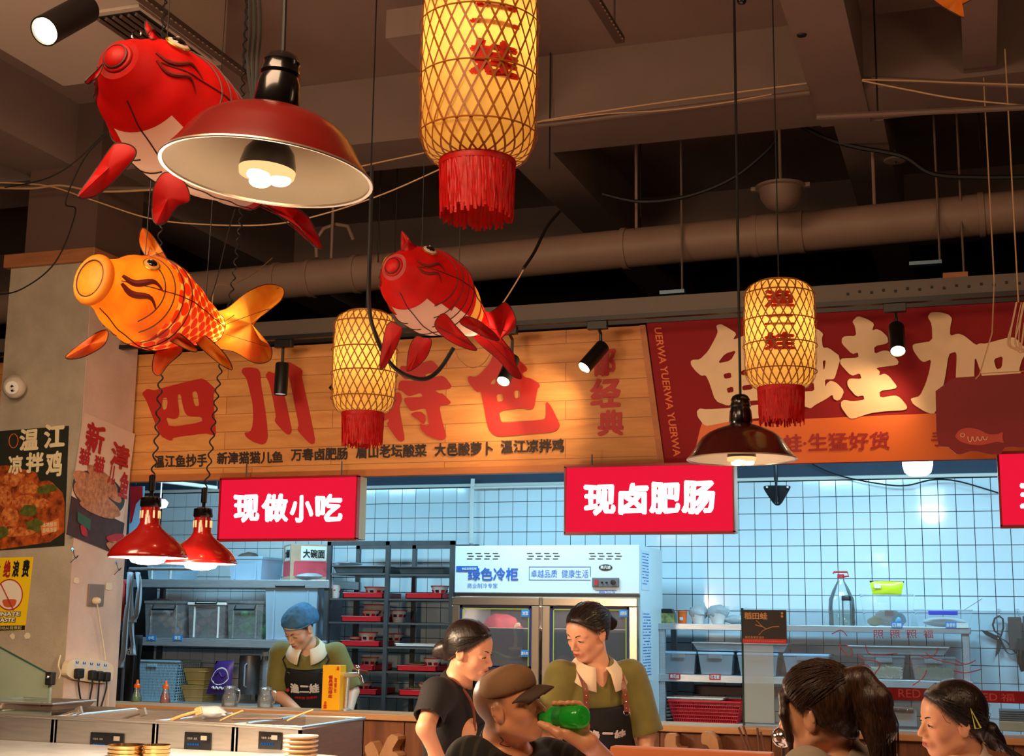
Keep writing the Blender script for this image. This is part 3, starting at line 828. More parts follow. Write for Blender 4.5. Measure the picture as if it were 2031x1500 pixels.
# ================================================================ bamboo lanterns
M['paper'] = mat('lantern_paper', (255, 218, 128), .8, translucent=.7, var=.05, vscale=18)
M['bamboo'] = mat('bamboo_strip', (158, 92, 30), .5, translucent=.25)
M['tasselred'] = mat('red_tassel', (205, 16, 14), .5, translucent=.35, var=.15, vscale=40)
M['lanternred'] = mat('lantern_red_character', (226, 62, 34), .7, translucent=.6)
def lantern(label, px, py, D, R, H, power, rot=0.0, nst=26):
    """px,py: centre of the bottom ring, D its depth; R radius; H body height"""
    c = atD(px, py, D)
    t = thing('bamboo_lantern', label, 'lantern', c)
    cz = R*.62
    def prof(v):            # v in 0..1 bottom to top -> r,z
        if v < .22:
            a = v/.22*PI/2
            return (R*.60+(R*.40)*max(0, math.sin(a))**.8, cz*(1-math.cos(a)))
        if v > .84:
            a = (v-.84)/.16*PI/2
            return (R*.55+(R*.45)*max(0, math.cos(a))**.8, H-cz*.7*(1-math.sin(a)))
        f = (v-.22)/.62
        return (R*(1+.015*math.sin(PI*f)), cz+(H-cz-cz*.7)*f)
    vs_ = [prof(i/28) for i in range(29)]
    MB().lathe([(max(r-.007, .001), z) for r, z in vs_], seg=48).build('paper_shade', M['paper'], t, smooth=True, local=True, recalc=False)
    wv = MB()
    wd = .0064*R/.15*.5
    turns = H/R*.088
    for s_ in (-1, 1):
        for k in range(nst):
            a0 = 2*PI*k/nst
            def pt(i, j):
                r, z = prof(i/40)
                a = a0+s_*turns*2*PI*(i/40)
                r2 = r+.0006*s_
                tang = Vector((-math.sin(a), math.cos(a), 0))
                return Vector((r2*math.cos(a), r2*math.sin(a), z))+tang*(wd*(1 if j else -1))
            wv.grid(lambda i, j: pt(i, j), 41, 2)
    tag(wv.build('bamboo_weave', M['bamboo'], t, local=True, recalc=False), kind='stuff')
    for v in (.18, .40, .62, .86):
        r, z = prof(v)
        MB().lathe([(r+.003, z-.0025), (r+.0045, z), (r+.003, z+.0025)], seg=48).build('hoop', M['bamboo'], t, smooth=True, local=True)
    r, z = prof(0)
    MB().lathe([(r+.004, -.006), (r+.007, 0), (r+.004, .008), (r-.004, .008), (r-.004, -.006), (r+.004, -.006)], seg=48).build('bottom_ring', M['bamboo'], t, smooth=True, local=True)
    MB().lathe([(R*.5, H+.008), (R*.62, H+.006), (R*.62, H-.006), (R*.5, H-.006), (R*.5, H+.008)], seg=48).build('top_ring', M['bamboo'], t, smooth=True, local=True)
    ts = MB()
    TL = R*.98
    rnd = random.Random(int(px))
    rr = r+.006
    n = 190
    for k in range(n):
        a = 2*PI*k/n+rnd.uniform(-.01, .01)
        L_ = TL*rnd.uniform(.84, 1.03)
        da = rnd.uniform(-.05, .05)
        w_ = .0022*R/.12
        def pt(i, j):
            f = i/4
            aa = a+da*f*f
            r3 = rr+rnd.uniform(-.002, .002)-f*.004
            tang = Vector((-math.sin(aa), math.cos(aa), 0))
            return Vector((r3*math.cos(aa), r3*math.sin(aa), -.004-L_*f))+tang*(w_*(1 if j else -1))
        ts.grid(lambda i, j: pt(i, j), 5, 2)
    tag(ts.build('tassel_fringe', M['tasselred'], t, local=True, recalc=False), kind='stuff')
    MB().lathe([(rr+.001, .004), (rr+.003, -.004), (rr+.001, -.016)], seg=48).build('tassel_band', M['tasselred'], t, smooth=True, local=True)
    # three red characters down the shade, on the side facing the hall
    va = math.atan2(-c.y, -c.x)+rot
    hh = (H*.60)/3
    for k, ch in enumerate('渔二娃'):
        ztop = H*.87-k*hh
        def fr(u, v, ztop=ztop):
            a = va+(u-.5)*.92
            rr_ = R-.003
            return Vector((rr_*math.cos(a), rr_*math.sin(a), ztop-hh*.86+hh*.86*v if ch != '二' else ztop-hh*.68+hh*.5*v))
        o = lettering(ch, fr, M['lanternred'], None, bold=.055, rough=.04, name='character')
        o.parent = t
    MB().ball((0, 0, H*.55), .028, 14, 8).build('bulb', emitter('lantern_bulb', (255, 220, 160), 12) if 'lantern_bulb' not in bpy.data.materials else bpy.data.materials['lantern_bulb'], t, smooth=True, local=True)
    MB().tube([Vector((0, 0, H*.55+.02)), Vector((0, 0, H+.02)), Vector((0, 0, min(4.3, c.z+H+3)-c.z))], .003, 6).build('hanging_cord', M['cordblack'], t, local=True)
    light('lantern_light', 'POINT', c+Vector((0, 0, H*.55+.0)), power, (1, .72, .38), .032)
    return t
lantern('large glowing bamboo lantern with red tassel, cut by the top edge', 947, 322, 3.6, .157, .60, 6.5, rot=.28)
lantern('small glowing bamboo lantern behind the small red fish', 720, 820, 5.35, .128, .40, 4.4, rot=2.2)
lantern('small glowing bamboo lantern with red characters, over the cream sign letters', 1549, 770, 5.2, .137, .41, 4.8, rot=.0)

# ================================================================ spotlights
M['spotglow'] = emitter('spot_glow', (255, 236, 190), 18)
M['spotdim'] = mat('spot_lens_unlit', (230, 225, 215), .2, emit=.5)  # faint glow put into the lens material, no beam behind it
def spotlight(label, px, py, D, d, lit=True, r=.036, L=.17, up=.07, power=10, tgt=None):
    """px,py: centre of the lens"""
    e = atD(px, py, D)
    d = Vector(d).normalized()
    base = e-d*L
    t = thing('spotlight', label, 'spotlight', base)
    m = d.to_track_quat('Z', 'Y').to_matrix().to_4x4()
    M4 = Matrix.Translation(base) @ m
    MB().lathe([(.001, 0), (r*.9, 0), (r, .006), (r, L), (r*.9, L), (r*.86, L-.012), (r*.5, L-.02), (.001, L-.022)], seg=32, M4=M4).build('barrel', M['blackm'], t, smooth=True)
    MB().lathe([(.001, L-.006), (r*.84, L-.006), (r*.84, L-.009), (.001, L-.009)], seg=32, M4=M4).build('lens', M['spotglow'] if lit else M['spotdim'], t, smooth=True)
    j = e-d*(L*.86)
    top_ = Vector((j.x, 6.2975, 2.978)) if up < .2 else Vector((j.x, j.y, 4.35))
    MB().tube([j, Vector((j.x, j.y, top_.z-.03 if up < .2 else top_.z)), top_], .008, 10).build('stem', M['blackm'], t)
    MB().cbox(top_+Vector((0, 0, .0)), (.1, .034, .040)).build('track_adapter', M['blackm'], t, bevel=.002)
    if lit:
        light('spot_beam', 'SPOT', e+d*.01, power*1.6, WARM, .03, tgt or (e+d), spot=2.1, blend=.9)
SPD = 6.55
def dpt(px, py, Y=6.28):
    return (atY(px, py, Y)-EYEP).dot(FW)
spotlight('black spotlight pointing straight down, in front of the sign character with three strokes', 556, 783, dpt(556, 783), (0, -.05, -1), False)
spotlight('black spotlight mostly hidden behind the left bamboo lantern', 662, 778, dpt(662, 778), (-.6, -.25, -.8), False)
spotlight('lit black spotlight below the small red fish tail', 998, 757, dpt(998, 757), (-.1, -.6, -.8), True, power=9, tgt=(-2.7, 6.5, 2.2))
spotlight('lit black spotlight angled to the left, before the vertical red lettering', 1158, 730, dpt(1158, 730), (-.42, -.5, -.7), True, power=9, tgt=(-2.6, 6.5, 2.3))
spotlight('lit black spotlight in front of the giant cream letters', 1781, 697, dpt(1781, 697), (.05, -.58, -.8), True, power=6, tgt=(-.6, 6.5, 2.4))
spotlight('large lit black spotlight at the top left corner of the photo', 88, 62, 3.6, (.0, -.71, -.60), True, r=.041, L=.22, up=.3, power=8)

# ================================================================ fish lanterns
def attr_grid(b):
    pass
def cloth(name, col, col2=None, var=.12, tl=.45, rough=.55, vs=3):
    return mat(name, col, rough, var=var, vscale=vs, translucent=tl, col2=col2)
M['fred'] = cloth('red_silk', (216, 16, 10), (176, 10, 8), vs=5)
M['fredfin'] = cloth('red_silk_fin', (206, 14, 14), var=.22, vs=7)
M['fwhite'] = cloth('white_silk', (232, 214, 196), var=.05)
M['fgold'] = cloth('gold_silk', (226, 178, 84), var=.15, vs=5)
M['fora'] = cloth('orange_silk', (240, 158, 28), (214, 96, 12), vs=5)
M['fyel'] = cloth('yellow_silk', (250, 184, 40), (240, 150, 30), vs=4)
M['fyelfin'] = cloth('yellow_orange_fin', (248, 182, 50), (226, 92, 16), vs=4, tl=.5)
M['wired'] = mat('seam_wire', (54, 18, 8), .6)
M['goldtrim'] = mat('gold_trim', (190, 140, 50), .3, .7)
M['cheek'] = cloth('dark_red_cheek_stroke', (120, 26, 12), tl=.2)
M['eyeblack'] = mat('fish_eye_black', (10, 8, 8), .15, coat=.6)
def scales_mat():
    k = NT('printed_scales')
    a = k.n('ShaderNodeAttribute', attribute_name='pat')
    vo = k.n('ShaderNodeTexVoronoi', i_Scale=1.0); vo.inputs['Randomness'].default_value = 0.0
    k.l(a.outputs['Vector'], vo.inputs['Vector'])
    r = k.ramp(vo.outputs['Distance'], [(.44, lin((206, 52, 12))), (.54, lin((250, 190, 92)))])
    k.l(r.outputs[0], k.b.inputs['Base Color'])
    tr = k.n('ShaderNodeBsdfTranslucent'); mx = k.n('ShaderNodeMixShader'); mx.inputs[0].default_value = .45
    k.l(r.outputs[0], tr.inputs[0]); k.l(k.b.outputs[0], mx.inputs[1]); k.l(tr.outputs[0], mx.inputs[2]); k.l(mx.outputs[0], k.out.inputs[0])
    return k.m
M['fscale'] = scales_mat()

def interp(tab, s):
    for (a, va), (b, vb) in zip(tab, tab[1:]):
        if s <= b:
            f = (s-a)/(b-a); f = f*f*(3-2*f)*.5+f*.5
            return va+(vb-va)*f
    return tab[-1][1]

def fin(parent, pts, D, m, th=.012, ribs=1, name='fin', edge=True):
    """closed outline; each point (px,py[,depth]); pillow-shaped with a wire edge and ribs"""
    P3 = [atD(p[0], p[1], p[2] if len(p) > 2 else D) for p in pts]
    P3 = smooth_closed(P3, 4)
    n = len(P3)
    c = sum(P3, Vector())/n
    nrm = Vector()
    for i in range(n): nrm += (P3[i]-c).cross(P3[(i+1) % n]-c)
    nrm.normalize()
    b = MB()
    K = 4
    for sgn in (-1, 1):
        vs = []
        for k in range(K):
            f = k/K
            for p in P3: vs.append(p.lerp(c, f)+nrm*sgn*(th*.5*math.sqrt(1-(1-f)**2)+.0008))
        vs.append(c+nrm*sgn*th*.5)
        fs = []
        for k in range(K-1):
            for i in range(n): fs.append((k*n+i, k*n+(i+1) % n, (k+1)*n+(i+1) % n, (k+1)*n+i))
        for i in range(n): fs.append(((K-1)*n+i, (K-1)*n+(i+1) % n, K*n))
        b.add(vs, fs)
    o = b.build(name, m, parent, smooth=True, recalc=False, sharp=80)
    w_ = MB()
    if edge: w_.tube(P3, .0018, 5, closed=True)
    # ribs from first point
    root_ = P3[0]
    for r_ in range(ribs):
        tip = P3[int(n*(.5+(r_-(ribs-1)/2)*.12)) % n]
        seg = [root_.lerp(tip, f)-FW*(th*.55*math.sin(PI*f)**.5 if 0 < f < 1 else 0) for f in (0, .15, .3, .5, .7, .85, .97)]
        w_.tube(seg, .0012, 4)
    w_.build('fin_wire', M['wired'], o)
    return o
def smooth_closed(P_, n=4):
    out = []
    N = len(P_)
    for i in range(N):
        a, b, c, d = P_[i-1], P_[i], P_[(i+1) % N], P_[(i+2) % N]
        for k in range(n):
            t = k/n
            out.append(.5*((2*b)+(c-a)*t+(2*a-5*b+4*c-d)*t*t+(3*b-a-3*c+d)*t**3))
    return out

def fish(label, A, B, prof, zone, mats, upv=(0, 0, 1), roll=0.0, mouth=1.0, eye=(.2, 62, .03), lines=True, cheeks=None, sq=1.0, eyecol=None, bend=0.0, zoneW=None):
    a = atD(*A); b_ = atD(*B)
    ax = (b_-a); Lb = ax.length; ax.normalize()
    up = Vector(upv); up = (up-ax*up.dot(ax)).normalized()
    up = Matrix.Rotation(roll, 3, ax) @ up
    sd = ax.cross(up).normalized()
    t = thing('fish_lantern', label, 'lantern', a)
    def S(s, th, k=1.0):        # th: 0 = top, pi = belly; positive = +side
        r = interp(prof, s)*k
        cen = a+ax*(s*Lb)+up*(bend*math.sin(PI*min(1, s)))
        return cen+up*(r*math.cos(th)*1.0)+sd*(r*math.sin(th)*sq)
    nu, nv = 48, 48
    groups = {}
    def fidx(i, j):
        return zone((i+.5)/(nu-1), 2*PI*(j+.5)/nv)
    for i in range(nu-1):
        for j in range(nv):
            groups.setdefault(fidx(i, j), []).append((i, j))
    for nm, cells in groups.items():
        b = MB(); idx = {}; pat = []
        def vid(i, j):
            j %= nv
            if (i, j) not in idx:
                idx[(i, j)] = len(b.v)
                b.v.append(tuple(S(i/(nu-1), 2*PI*j/nv)))
                pat.append((i, j))
            return idx[(i, j)]
        # seam-free pattern coordinates need per-corner values; scale pattern uses integer periods so wrap is hidden on top
        cell = []
        for (i, j) in cells:
            b.f.append((vid(i, j), vid(i, j+1), vid(i+1, j+1), vid(i+1, j))); b.mi.append(0)
            for q_ in ((i, j), (i, j+1), (i+1, j+1), (i+1, j)): cell.append(q_)
        me = b.mesh(nm, mats[nm])
        at = me.attributes.new('pat', 'FLOAT_VECTOR', 'CORNER')
        vals = []
        for (i, j) in cell:
            u = i/(nu-1)*Lb/.025; v = j/nv*28
            vals += [(u+v)*.5*1.0, (u-v)*.5*1.0, 0]
        at.data.foreach_set('vector', vals)
        put(nm, me, t, smooth=True, recalc=True, sharp=70)
    # seam wires along and around
    w_ = MB()
    if lines:
        for th in (0, PI*.5, PI, PI*1.5):
            w_.tube([S(s/30, th, 1.012) for s in range(2, 31)], .0018, 4)
        for s0, a0, a1 in ((.30, .12, .88), (.37, .08, .95), (.44, .02, 1.0), (.24, .2, .8)):
            for sg in (-1, 1):
                w_.tube([S(s0+.07*math.sin(PI*(k/20)), sg*(a0+(a1-a0)*k/20)*PI, 1.014) for k in range(21)], .0019, 4)
        w_.tube([S(1.0, 2*PI*k/24, 1.02) for k in range(24)], .0016, 4, closed=True)
    if w_.f: w_.build('seam_wire', M['wired'], t)
    # mouth
    r0 = interp(prof, 0)*mouth
    cM = a-ax*.004
    mm = MB()
    pts = [cM+up*(r0*math.cos(q_))+sd*(r0*math.sin(q_)) for q_ in [2*PI*k/32 for k in range(32)]]
    mm.tube(pts, (.016 if mouth > 1 else .010)*mouth, 12, closed=True)
    mo = mm.build('lip', mats['lip'], t, smooth=True)
    dd = MB()
    dd.grid(lambda i, j: cM-ax*(.022*math.cos(i/6*PI/2))+(up*math.cos(2*PI*j/24)+sd*math.sin(2*PI*j/24))*r0*max(.01, math.sin(i/6*PI/2)), 7, 24, closev=True)
    dd.build('mouth', mats['mouth'], mo, smooth=True)
    ml = MB().tube([p-ax*.0165*min(1, mouth)-(p-cM)*.10 for p in pts], .0022, 5, closed=True)
    ml.build('mouth_line', M['wired'], mo)
    # eyes
    for sg in (-1, 1):
        s_, deg, er = eye
        th = sg*math.radians(deg)
        c = S(s_, th, 1.0); nrm = (c-(a+ax*(s_*Lb))).normalized()
        nrm = (nrm-ax*.45).normalized()
        mt = Matrix.Translation(c+nrm*.002) @ nrm.to_track_quat('Z', 'Y').to_matrix().to_4x4() @ Matrix.Diagonal((1, 1.0, 1, 1))
        e = MB().lathe([(.001, .012), (er*.5, .011), (er*.9, .006), (er, 0)], seg=24, M4=mt).build('eye', mats.get('eye', M['fgold']), t, smooth=True)
        MB().tube([mt @ Vector((er*math.cos(q_), er*math.sin(q_)*1.0, .002)) for q_ in [2*PI*k/24 for k in range(24)]], .0028, 6, closed=True).build('eye_rim', M['goldtrim'], e, smooth=True)
        MB().lathe([(.001, .017), (er*.4, .0145), (er*.62, .0105), (er*.64, .009)], seg=20, M4=mt).build('pupil', M['eyeblack'], e, smooth=True)
        MB().ball(mt @ Vector((-er*.15, er*.22, .0165)), (er*.16, er*.16, .002), 8, 6, None).build('glint_dot', M['fwhite'], e, smooth=True)
        # barbels / cheek strokes
        for (s0, s1, d0, d1, wdt) in (cheeks or ((.07, .30, 78, 92, .011), (.07, .29, 96, 118, .011))):
            b = MB(); path = []; rr = []
            for k in range(13):
                f = k/12
                path.append(S(s0+(s1-s0)*f, sg*math.radians(d0+(d1-d0)*f+7*math.sin(f*2*PI)), 1.02)); rr.append(wdt*(.35+.65*math.sin(PI*min(1, f*1.1+.05)) if f < .97 else .1))
            b.tube(path, rr, 8)
            b.build('cheek_stroke', M['cheek'], t, smooth=True)
    return t, S, (a, ax, up, sd, Lb)

# --- orange carp on the left
profO = [(0, .060), (.10, .088), (.24, .128), (.40, .152), (.52, .150), (.68, .120), (.85, .082), (1.0, .052)]
def zoneO(s, th):
    if s < .37+.04*math.sin(th)**2: return 'head'
    return 'scaled_body'
fo, SO, _ = fish('orange carp lantern with printed scales and glowing yellow tail', (188, 556, 4.25), (424, 652, 4.68), profO, zoneO,
          {'head': M['fora'], 'scaled_body': M['fscale'], 'lip': M['fyel'], 'mouth': M['fora']}, eye=(.24, 52, .026), mouth=1.1)
fin(fo, [(292, 512, 4.5), (276, 480), (283, 452, 4.45), (305, 470), (330, 510), (345, 535, 4.6), (320, 530)], 4.5, M['fyelfin'], ribs=2, name='dorsal_fin')
fin(fo, [(330, 528, 4.55), (345, 520), (362, 548), (386, 572, 4.6), (390, 590), (370, 580), (345, 560)], 4.58, M['fyelfin'], ribs=1, name='dorsal_fin')
fin(fo, [(212, 655, 4.2), (188, 662), (150, 690), (130, 710, 4.1), (160, 710), (200, 690), (213, 672)], 4.15, M['fyelfin'], name='pectoral_fin')
fin(fo, [(296, 642, 4.35), (330, 645), (370, 672), (390, 692, 4.5), (383, 698), (340, 678), (305, 655)], 4.4, M['fora'], name='pectoral_fin')
fin(fo, [(322, 690, 4.5), (306, 705), (303, 735), (316, 745), (335, 722), (360, 700), (358, 685)], 4.48, M['fyelfin'], name='pelvic_fin')
fin(fo, [(392, 660, 4.55), (415, 672), (448, 705), (461, 732, 4.6), (445, 728), (415, 705), (388, 678)], 4.55, M['fora'], name='pelvic_fin')
tl = fin(fo, [(422, 655, 4.68), (420, 622), (450, 612), (490, 580), (530, 564, 4.8), (562, 573, 4.85), (556, 598), (520, 625), (502, 650, 4.78), (515, 672), (538, 690), (535, 715, 4.85), (505, 720), (465, 698), (425, 688)], 4.72, M['fyelfin'], th=.05, ribs=4, name='tail_fin')
light('fish_light', 'POINT', SO(.98, 0, 0)+Vector((0, 0, 0))+Vector((.02, 0, 0)), 3.2, (1, .80, .35), .02)
light('fish_light', 'POINT', SO(.45, 0, 0), 1.0, (1, .72, .35), .05)
light('fish_light', 'POINT', SO(.12, 0, 0), .25, (1, .72, .35), .03)
wired = MB()
for p in ((.35, 0), (.9, 0)):
    q_ = SO(p[0], 0, 1.0)
    wired.tube([q_, Vector((q_.x+.02, q_.y, 3.97))], .0015, 4)
wired.build('hanging_wire', M['cordblack'], fo)

# --- big red carp behind the pendant
profR = [(0, .050), (.06, .078), (.16, .120), (.34, .150), (.48, .150), (.66, .118), (.85, .078), (1.0, .046)]
def zoneR(s, th):
    b = abs(((th/PI*180) % 360)-180)     # 0 at belly
    if s > .18 and s < .93 and b < 34+22*math.sin(PI*(s-.18)/.75): return 'belly'
    if s > .60 and s < .84 and not (.70 < s < .75): return 'gold_patch'
    return 'red_skin'
mR = {'red_skin': M['fred'], 'belly': M['fwhite'], 'gold_patch': M['fgold'], 'lip': M['fred'], 'mouth': M['fred'], 'eye': M['fwhite']}
fr_, SR, _ = fish('big red carp lantern with white belly, partly behind the large pendant lamp', (235, 118, 3.02), (500, 385, 3.60), profR, zoneR, mR, eye=(.15, 48, .028), mouth=.62, roll=-.12, cheeks=[(.05, .22, 74, 88, .006), (.05, .20, 90, 108, .006)])
fin(fr_, [(293, 70, 3.1), (288, 55), (290, 41, 3.12), (303, 58), (320, 82, 3.15), (305, 80)], 3.1, M['fredfin'], name='dorsal_fin')
fin(fr_, [(232, 284, 3.0), (215, 300), (185, 345), (155, 390, 2.95), (190, 388), (230, 355), (268, 310), (262, 290)], 3.0, M['fredfin'], name='pectoral_fin')
fin(fr_, [(322, 345, 3.1), (305, 375), (302, 425), (310, 445, 3.05), (330, 440), (352, 410), (376, 398), (368, 365), (345, 345)], 3.1, M['fredfin'], name='pectoral_fin')
fin(fr_, [(500, 385, 3.6), (540, 395), (600, 420), (625, 455, 3.75), (638, 492, 3.8), (620, 485), (590, 450), (540, 420), (500, 400)], 3.65, M['fredfin'], name='tail_fin', th=.02)
fin(fr_, [(170, 160, 2.95), (190, 140), (205, 126, 3.0), (195, 150), (175, 166)], 2.97, M['fredfin'], name='whisker', th=.004, ribs=0)
light('fish_light', 'POINT', SR(.42, 0, 0), .9, (1, .72, .4), .05)
MB().tube([SR(.3, 0, 1.0), SR(.3, 0, 1.0)+Vector((0, 0, .9))], .0012, 4).build('hanging_wire', M['cordblack'], fr_)
MB().tube([SR(.1, 0, 1.02)+Vector((0, 0, .0))+Vector((.012*math.cos(q_), 0, .012+.012*math.sin(q_))) for q_ in [2*PI*k/16 for k in range(16)]], .002, 5, closed=True).build('hook_ring', M['black'], fr_)

# --- small red carp in the middle
profS = [(p, r*1.0) for p, r in profR]
fs_, SS, _ = fish('small red carp lantern with cream and gold flank, middle of the hall', (782, 530, 4.75), (948, 645, 5.25), profS, zoneR, mR, eye=(.15, 48, .026), mouth=.62, roll=-.1, cheeks=[(.05, .22, 74, 88, .006), (.05, .20, 90, 108, .006)])
fin(fs_, [(797, 500, 4.8), (795, 480), (797, 458, 4.82), (812, 475), (830, 497, 4.85), (812, 500)], 4.8, M['fredfin'], name='dorsal_fin')
fin(fs_, [(772, 640, 4.75), (762, 665), (753, 730, 4.7), (768, 722), (785, 690), (798, 655), (790, 645)], 4.75, M['fredfin'], name='pectoral_fin')
fin(fs_, [(825, 668, 4.8), (812, 690), (807, 730), (812, 736, 4.78), (830, 725), (848, 705), (856, 675), (840, 670)], 4.8, M['fredfin'], name='pelvic_fin')
fin(fs_, [(862, 645, 4.75), (880, 622), (905, 648), (930, 675), (946, 695, 4.8), (920, 690), (885, 672)], 4.78, M['fredfin'], name='pectoral_fin')
fin(fs_, [(912, 640, 4.9), (925, 628), (955, 640), (990, 672, 5.0), (975, 674), (935, 655)], 4.93, M['fredfin'], name='pelvic_fin')
fin(fs_, [(940, 648, 5.25), (945, 620), (975, 618), (1003, 600, 5.35), (1022, 630), (1018, 655), (995, 668), (1018, 700), (1022, 720), (1035, 750, 5.3), (1015, 745), (990, 715), (960, 690), (935, 665)], 5.28, M['fredfin'], th=.045, ribs=3, name='tail_fin')
light('fish_light', 'POINT', SS(.97, 0, 0), 3.0, (1, .5, .35), .02)
light('fish_light', 'POINT', SS(.6, 0, 0), .6, (1, .72, .4), .04)
MB().tube([SS(.3, 0, 1.0), Vector((SS(.3, 0, 1).x, SS(.3, 0, 1).y, 3.97))], .0015, 4).build('hanging_wire', M['cordblack'], fs_)
MB().tube([SS(.75, 0, 1.0), Vector((SS(.75, 0, 1).x, SS(.75, 0, 1).y, 3.97))], .0015, 4).build('hanging_wire', M['cordblack'], fs_)

# --- orange carp whose fin dips into the top right corner
ft, ST, _ = fish('orange carp lantern showing only a fin tip at the top right corner', (1960, -190, 3.6), (2230, -120, 3.9), profO, zoneO,
          {'head': M['fora'], 'scaled_body': M['fscale'], 'lip': M['fyel'], 'mouth': M['fora']}, eye=(.24, 52, .026), mouth=1.1)
fin(ft, [(1990, -60, 3.65), (1890, -40), (1845, -12), (1862, 8), (1885, 22), (1912, 35, 3.55), (1900, 15), (1940, -10)], 3.6, M['fora'], name='pectoral_fin')
MB().tube([ST(.3, 0, 1.0), ST(.3, 0, 1.0)+Vector((0, 0, .6))], .0012, 4).build('hanging_wire', M['cordblack'], ft)

# cables around the small fish
wire('black_cable', 'thick black cable looping under the small red fish lantern', [(738, 330, 4.3), (735, 450, 4.3), (732, 600, 4.3), (745, 665, 4.3), (770, 715, 4.35), (800, 742, 4.4), (840, 752, 4.45), (870, 735, 4.5), (900, 690, 4.5)], 4.4, .008, M['rubber'])
wire('thin_cord', 'thin tan cord hanging under the small red fish tail', [(903, 692, 5.15), (910, 712, 5.2), (935, 730, 5.2), (960, 720, 5.2), (975, 695, 5.25)], 5.2, .002, M['wire'])
wire('thin_cord', 'tan cord rising from the small red fish tail to the dark cable end', [(990, 612, 5.3), (1005, 590, 5.3), (1025, 558, 5.3), (1038, 535, 5.3)], 5.3, .003, M['wire'])
wire('black_cable', 'black rod-like cable end above the small red fish tail', [(1038, 533, 5.5), (1060, 500, 5.7), (1085, 450, 6.0), (1110, 420, 6.3)], 5.5, .008, M['rubber'])
wire('thin_cord', 'tan wire running from the duct to the orange carp tail', [(420, 612, 5.5), (428, 568, 5.6), (460, 565, 5.8), (500, 545, 6.2), (540, 512, 6.6)], 6, .003, M['wire'])
wire('thin_cord', 'thin black wire rising from the orange carp tail to the pendant', [(413, 607, 4.6), (430, 555, 4.6), (450, 470, 4.5), (466, 415, 4.4)], 4.5, .0025, M['rubber'])
# ================================================================ kitchen
ZC = 1.075
CF, CB = 6.5, 6.70
ct = thing('counter', 'long wooden plank-fronted service counter with a pale wooden top', 'counter', (-1.6, CF, 0))
MB().box(-4.62, 1.2, CF+.02, CB, 0, ZC-.03).build('carcass', mat('counter_carcass', (70, 44, 28), .7), ct)
MB().box(-4.66, 1.24, CF-.03, CB+.02, ZC-.03, ZC).build('worktop', M['counter'], ct, bevel=.004)
x = -4.62
i = 0
while x < 1.2:
    w_ = .262
    o = MB().box(x+.0015, x+w_-.0015, CF+.0+random.uniform(0, .003), CF+.02, .02, ZC-.032).build('plank', M['plank'], ct, bevel=.002)
    x += w_; i += 1

M['clear'] = glass('clear_plastic', (244, 249, 252), .13, .08)
M['clearb'] = glass('frosted_blue_plastic', (200, 226, 246), .5, .2)
M['glassy'] = glass('bottle_glass', (248, 252, 252), .10, .03)
M['guard'] = glass('guard_glass', (222, 238, 226), .10, .02)
M['shelfblue'] = mat('price_tag_blue', (30, 130, 205), .5)
M['tagred'] = mat('price_tag_red', (190, 30, 36), .5)
M['txtwhite'] = mat('white_lettering', (236, 236, 232), .6)
M['txtblack'] = mat('black_lettering', (24, 22, 22), .6)

def bx(px0, py0, px1, py1, Y, depth):
    """box whose front face fills the pixel rectangle on the plane Y"""
    a = atY(px0, py1, Y); b = atY(px1, py0, Y)
    c_ = atY(px0, py0, Y); d = atY(px1, py1, Y)
    return ((a.x+c_.x)/2, (b.x+d.x)/2, Y, Y+depth, (a.z+d.z)/2, (b.z+c_.z)/2)

# ---- left shelving unit
LX0, LX1, LY0, LY1 = -5.75, -4.135, 8.3, 8.82
sh = thing('shelving_unit', 'stainless steel shelving unit behind the server in the blue cap', 'shelf', (-4.9, 8.5, 0))
for z in (1.80, 1.40, .97):
    MB().box(LX0, LX1, LY0, LY1, z-.055, z).build('shelf_board', M['steel'], sh, bevel=.003)
for x in (LX0+.02, LX1-.02):
    for y in (LY0+.03, LY1-.03):
        MB().box(x-.016, x+.016, y-.016, y+.016, 0, 1.80).build('post', M['steel_dark'], sh)
for px in (312, 373):
    b_ = bx(px-10, 1260, px+12, 1272, LY0-.003, .002)
for x0 in (300, 352):
    b_ = bx(x0-9, 1260, x0+9, 1271, LY0-.004, .003)
    o = MB().box(*b_).build('blue_tag', M['shelfblue'], sh)
    lettering('小吃' if x0 == 300 else '蛋豆', rectY(x0-6, 1262, x0+6, 1269, LY0-.005), M['txtwhite'], o, bold=.02)

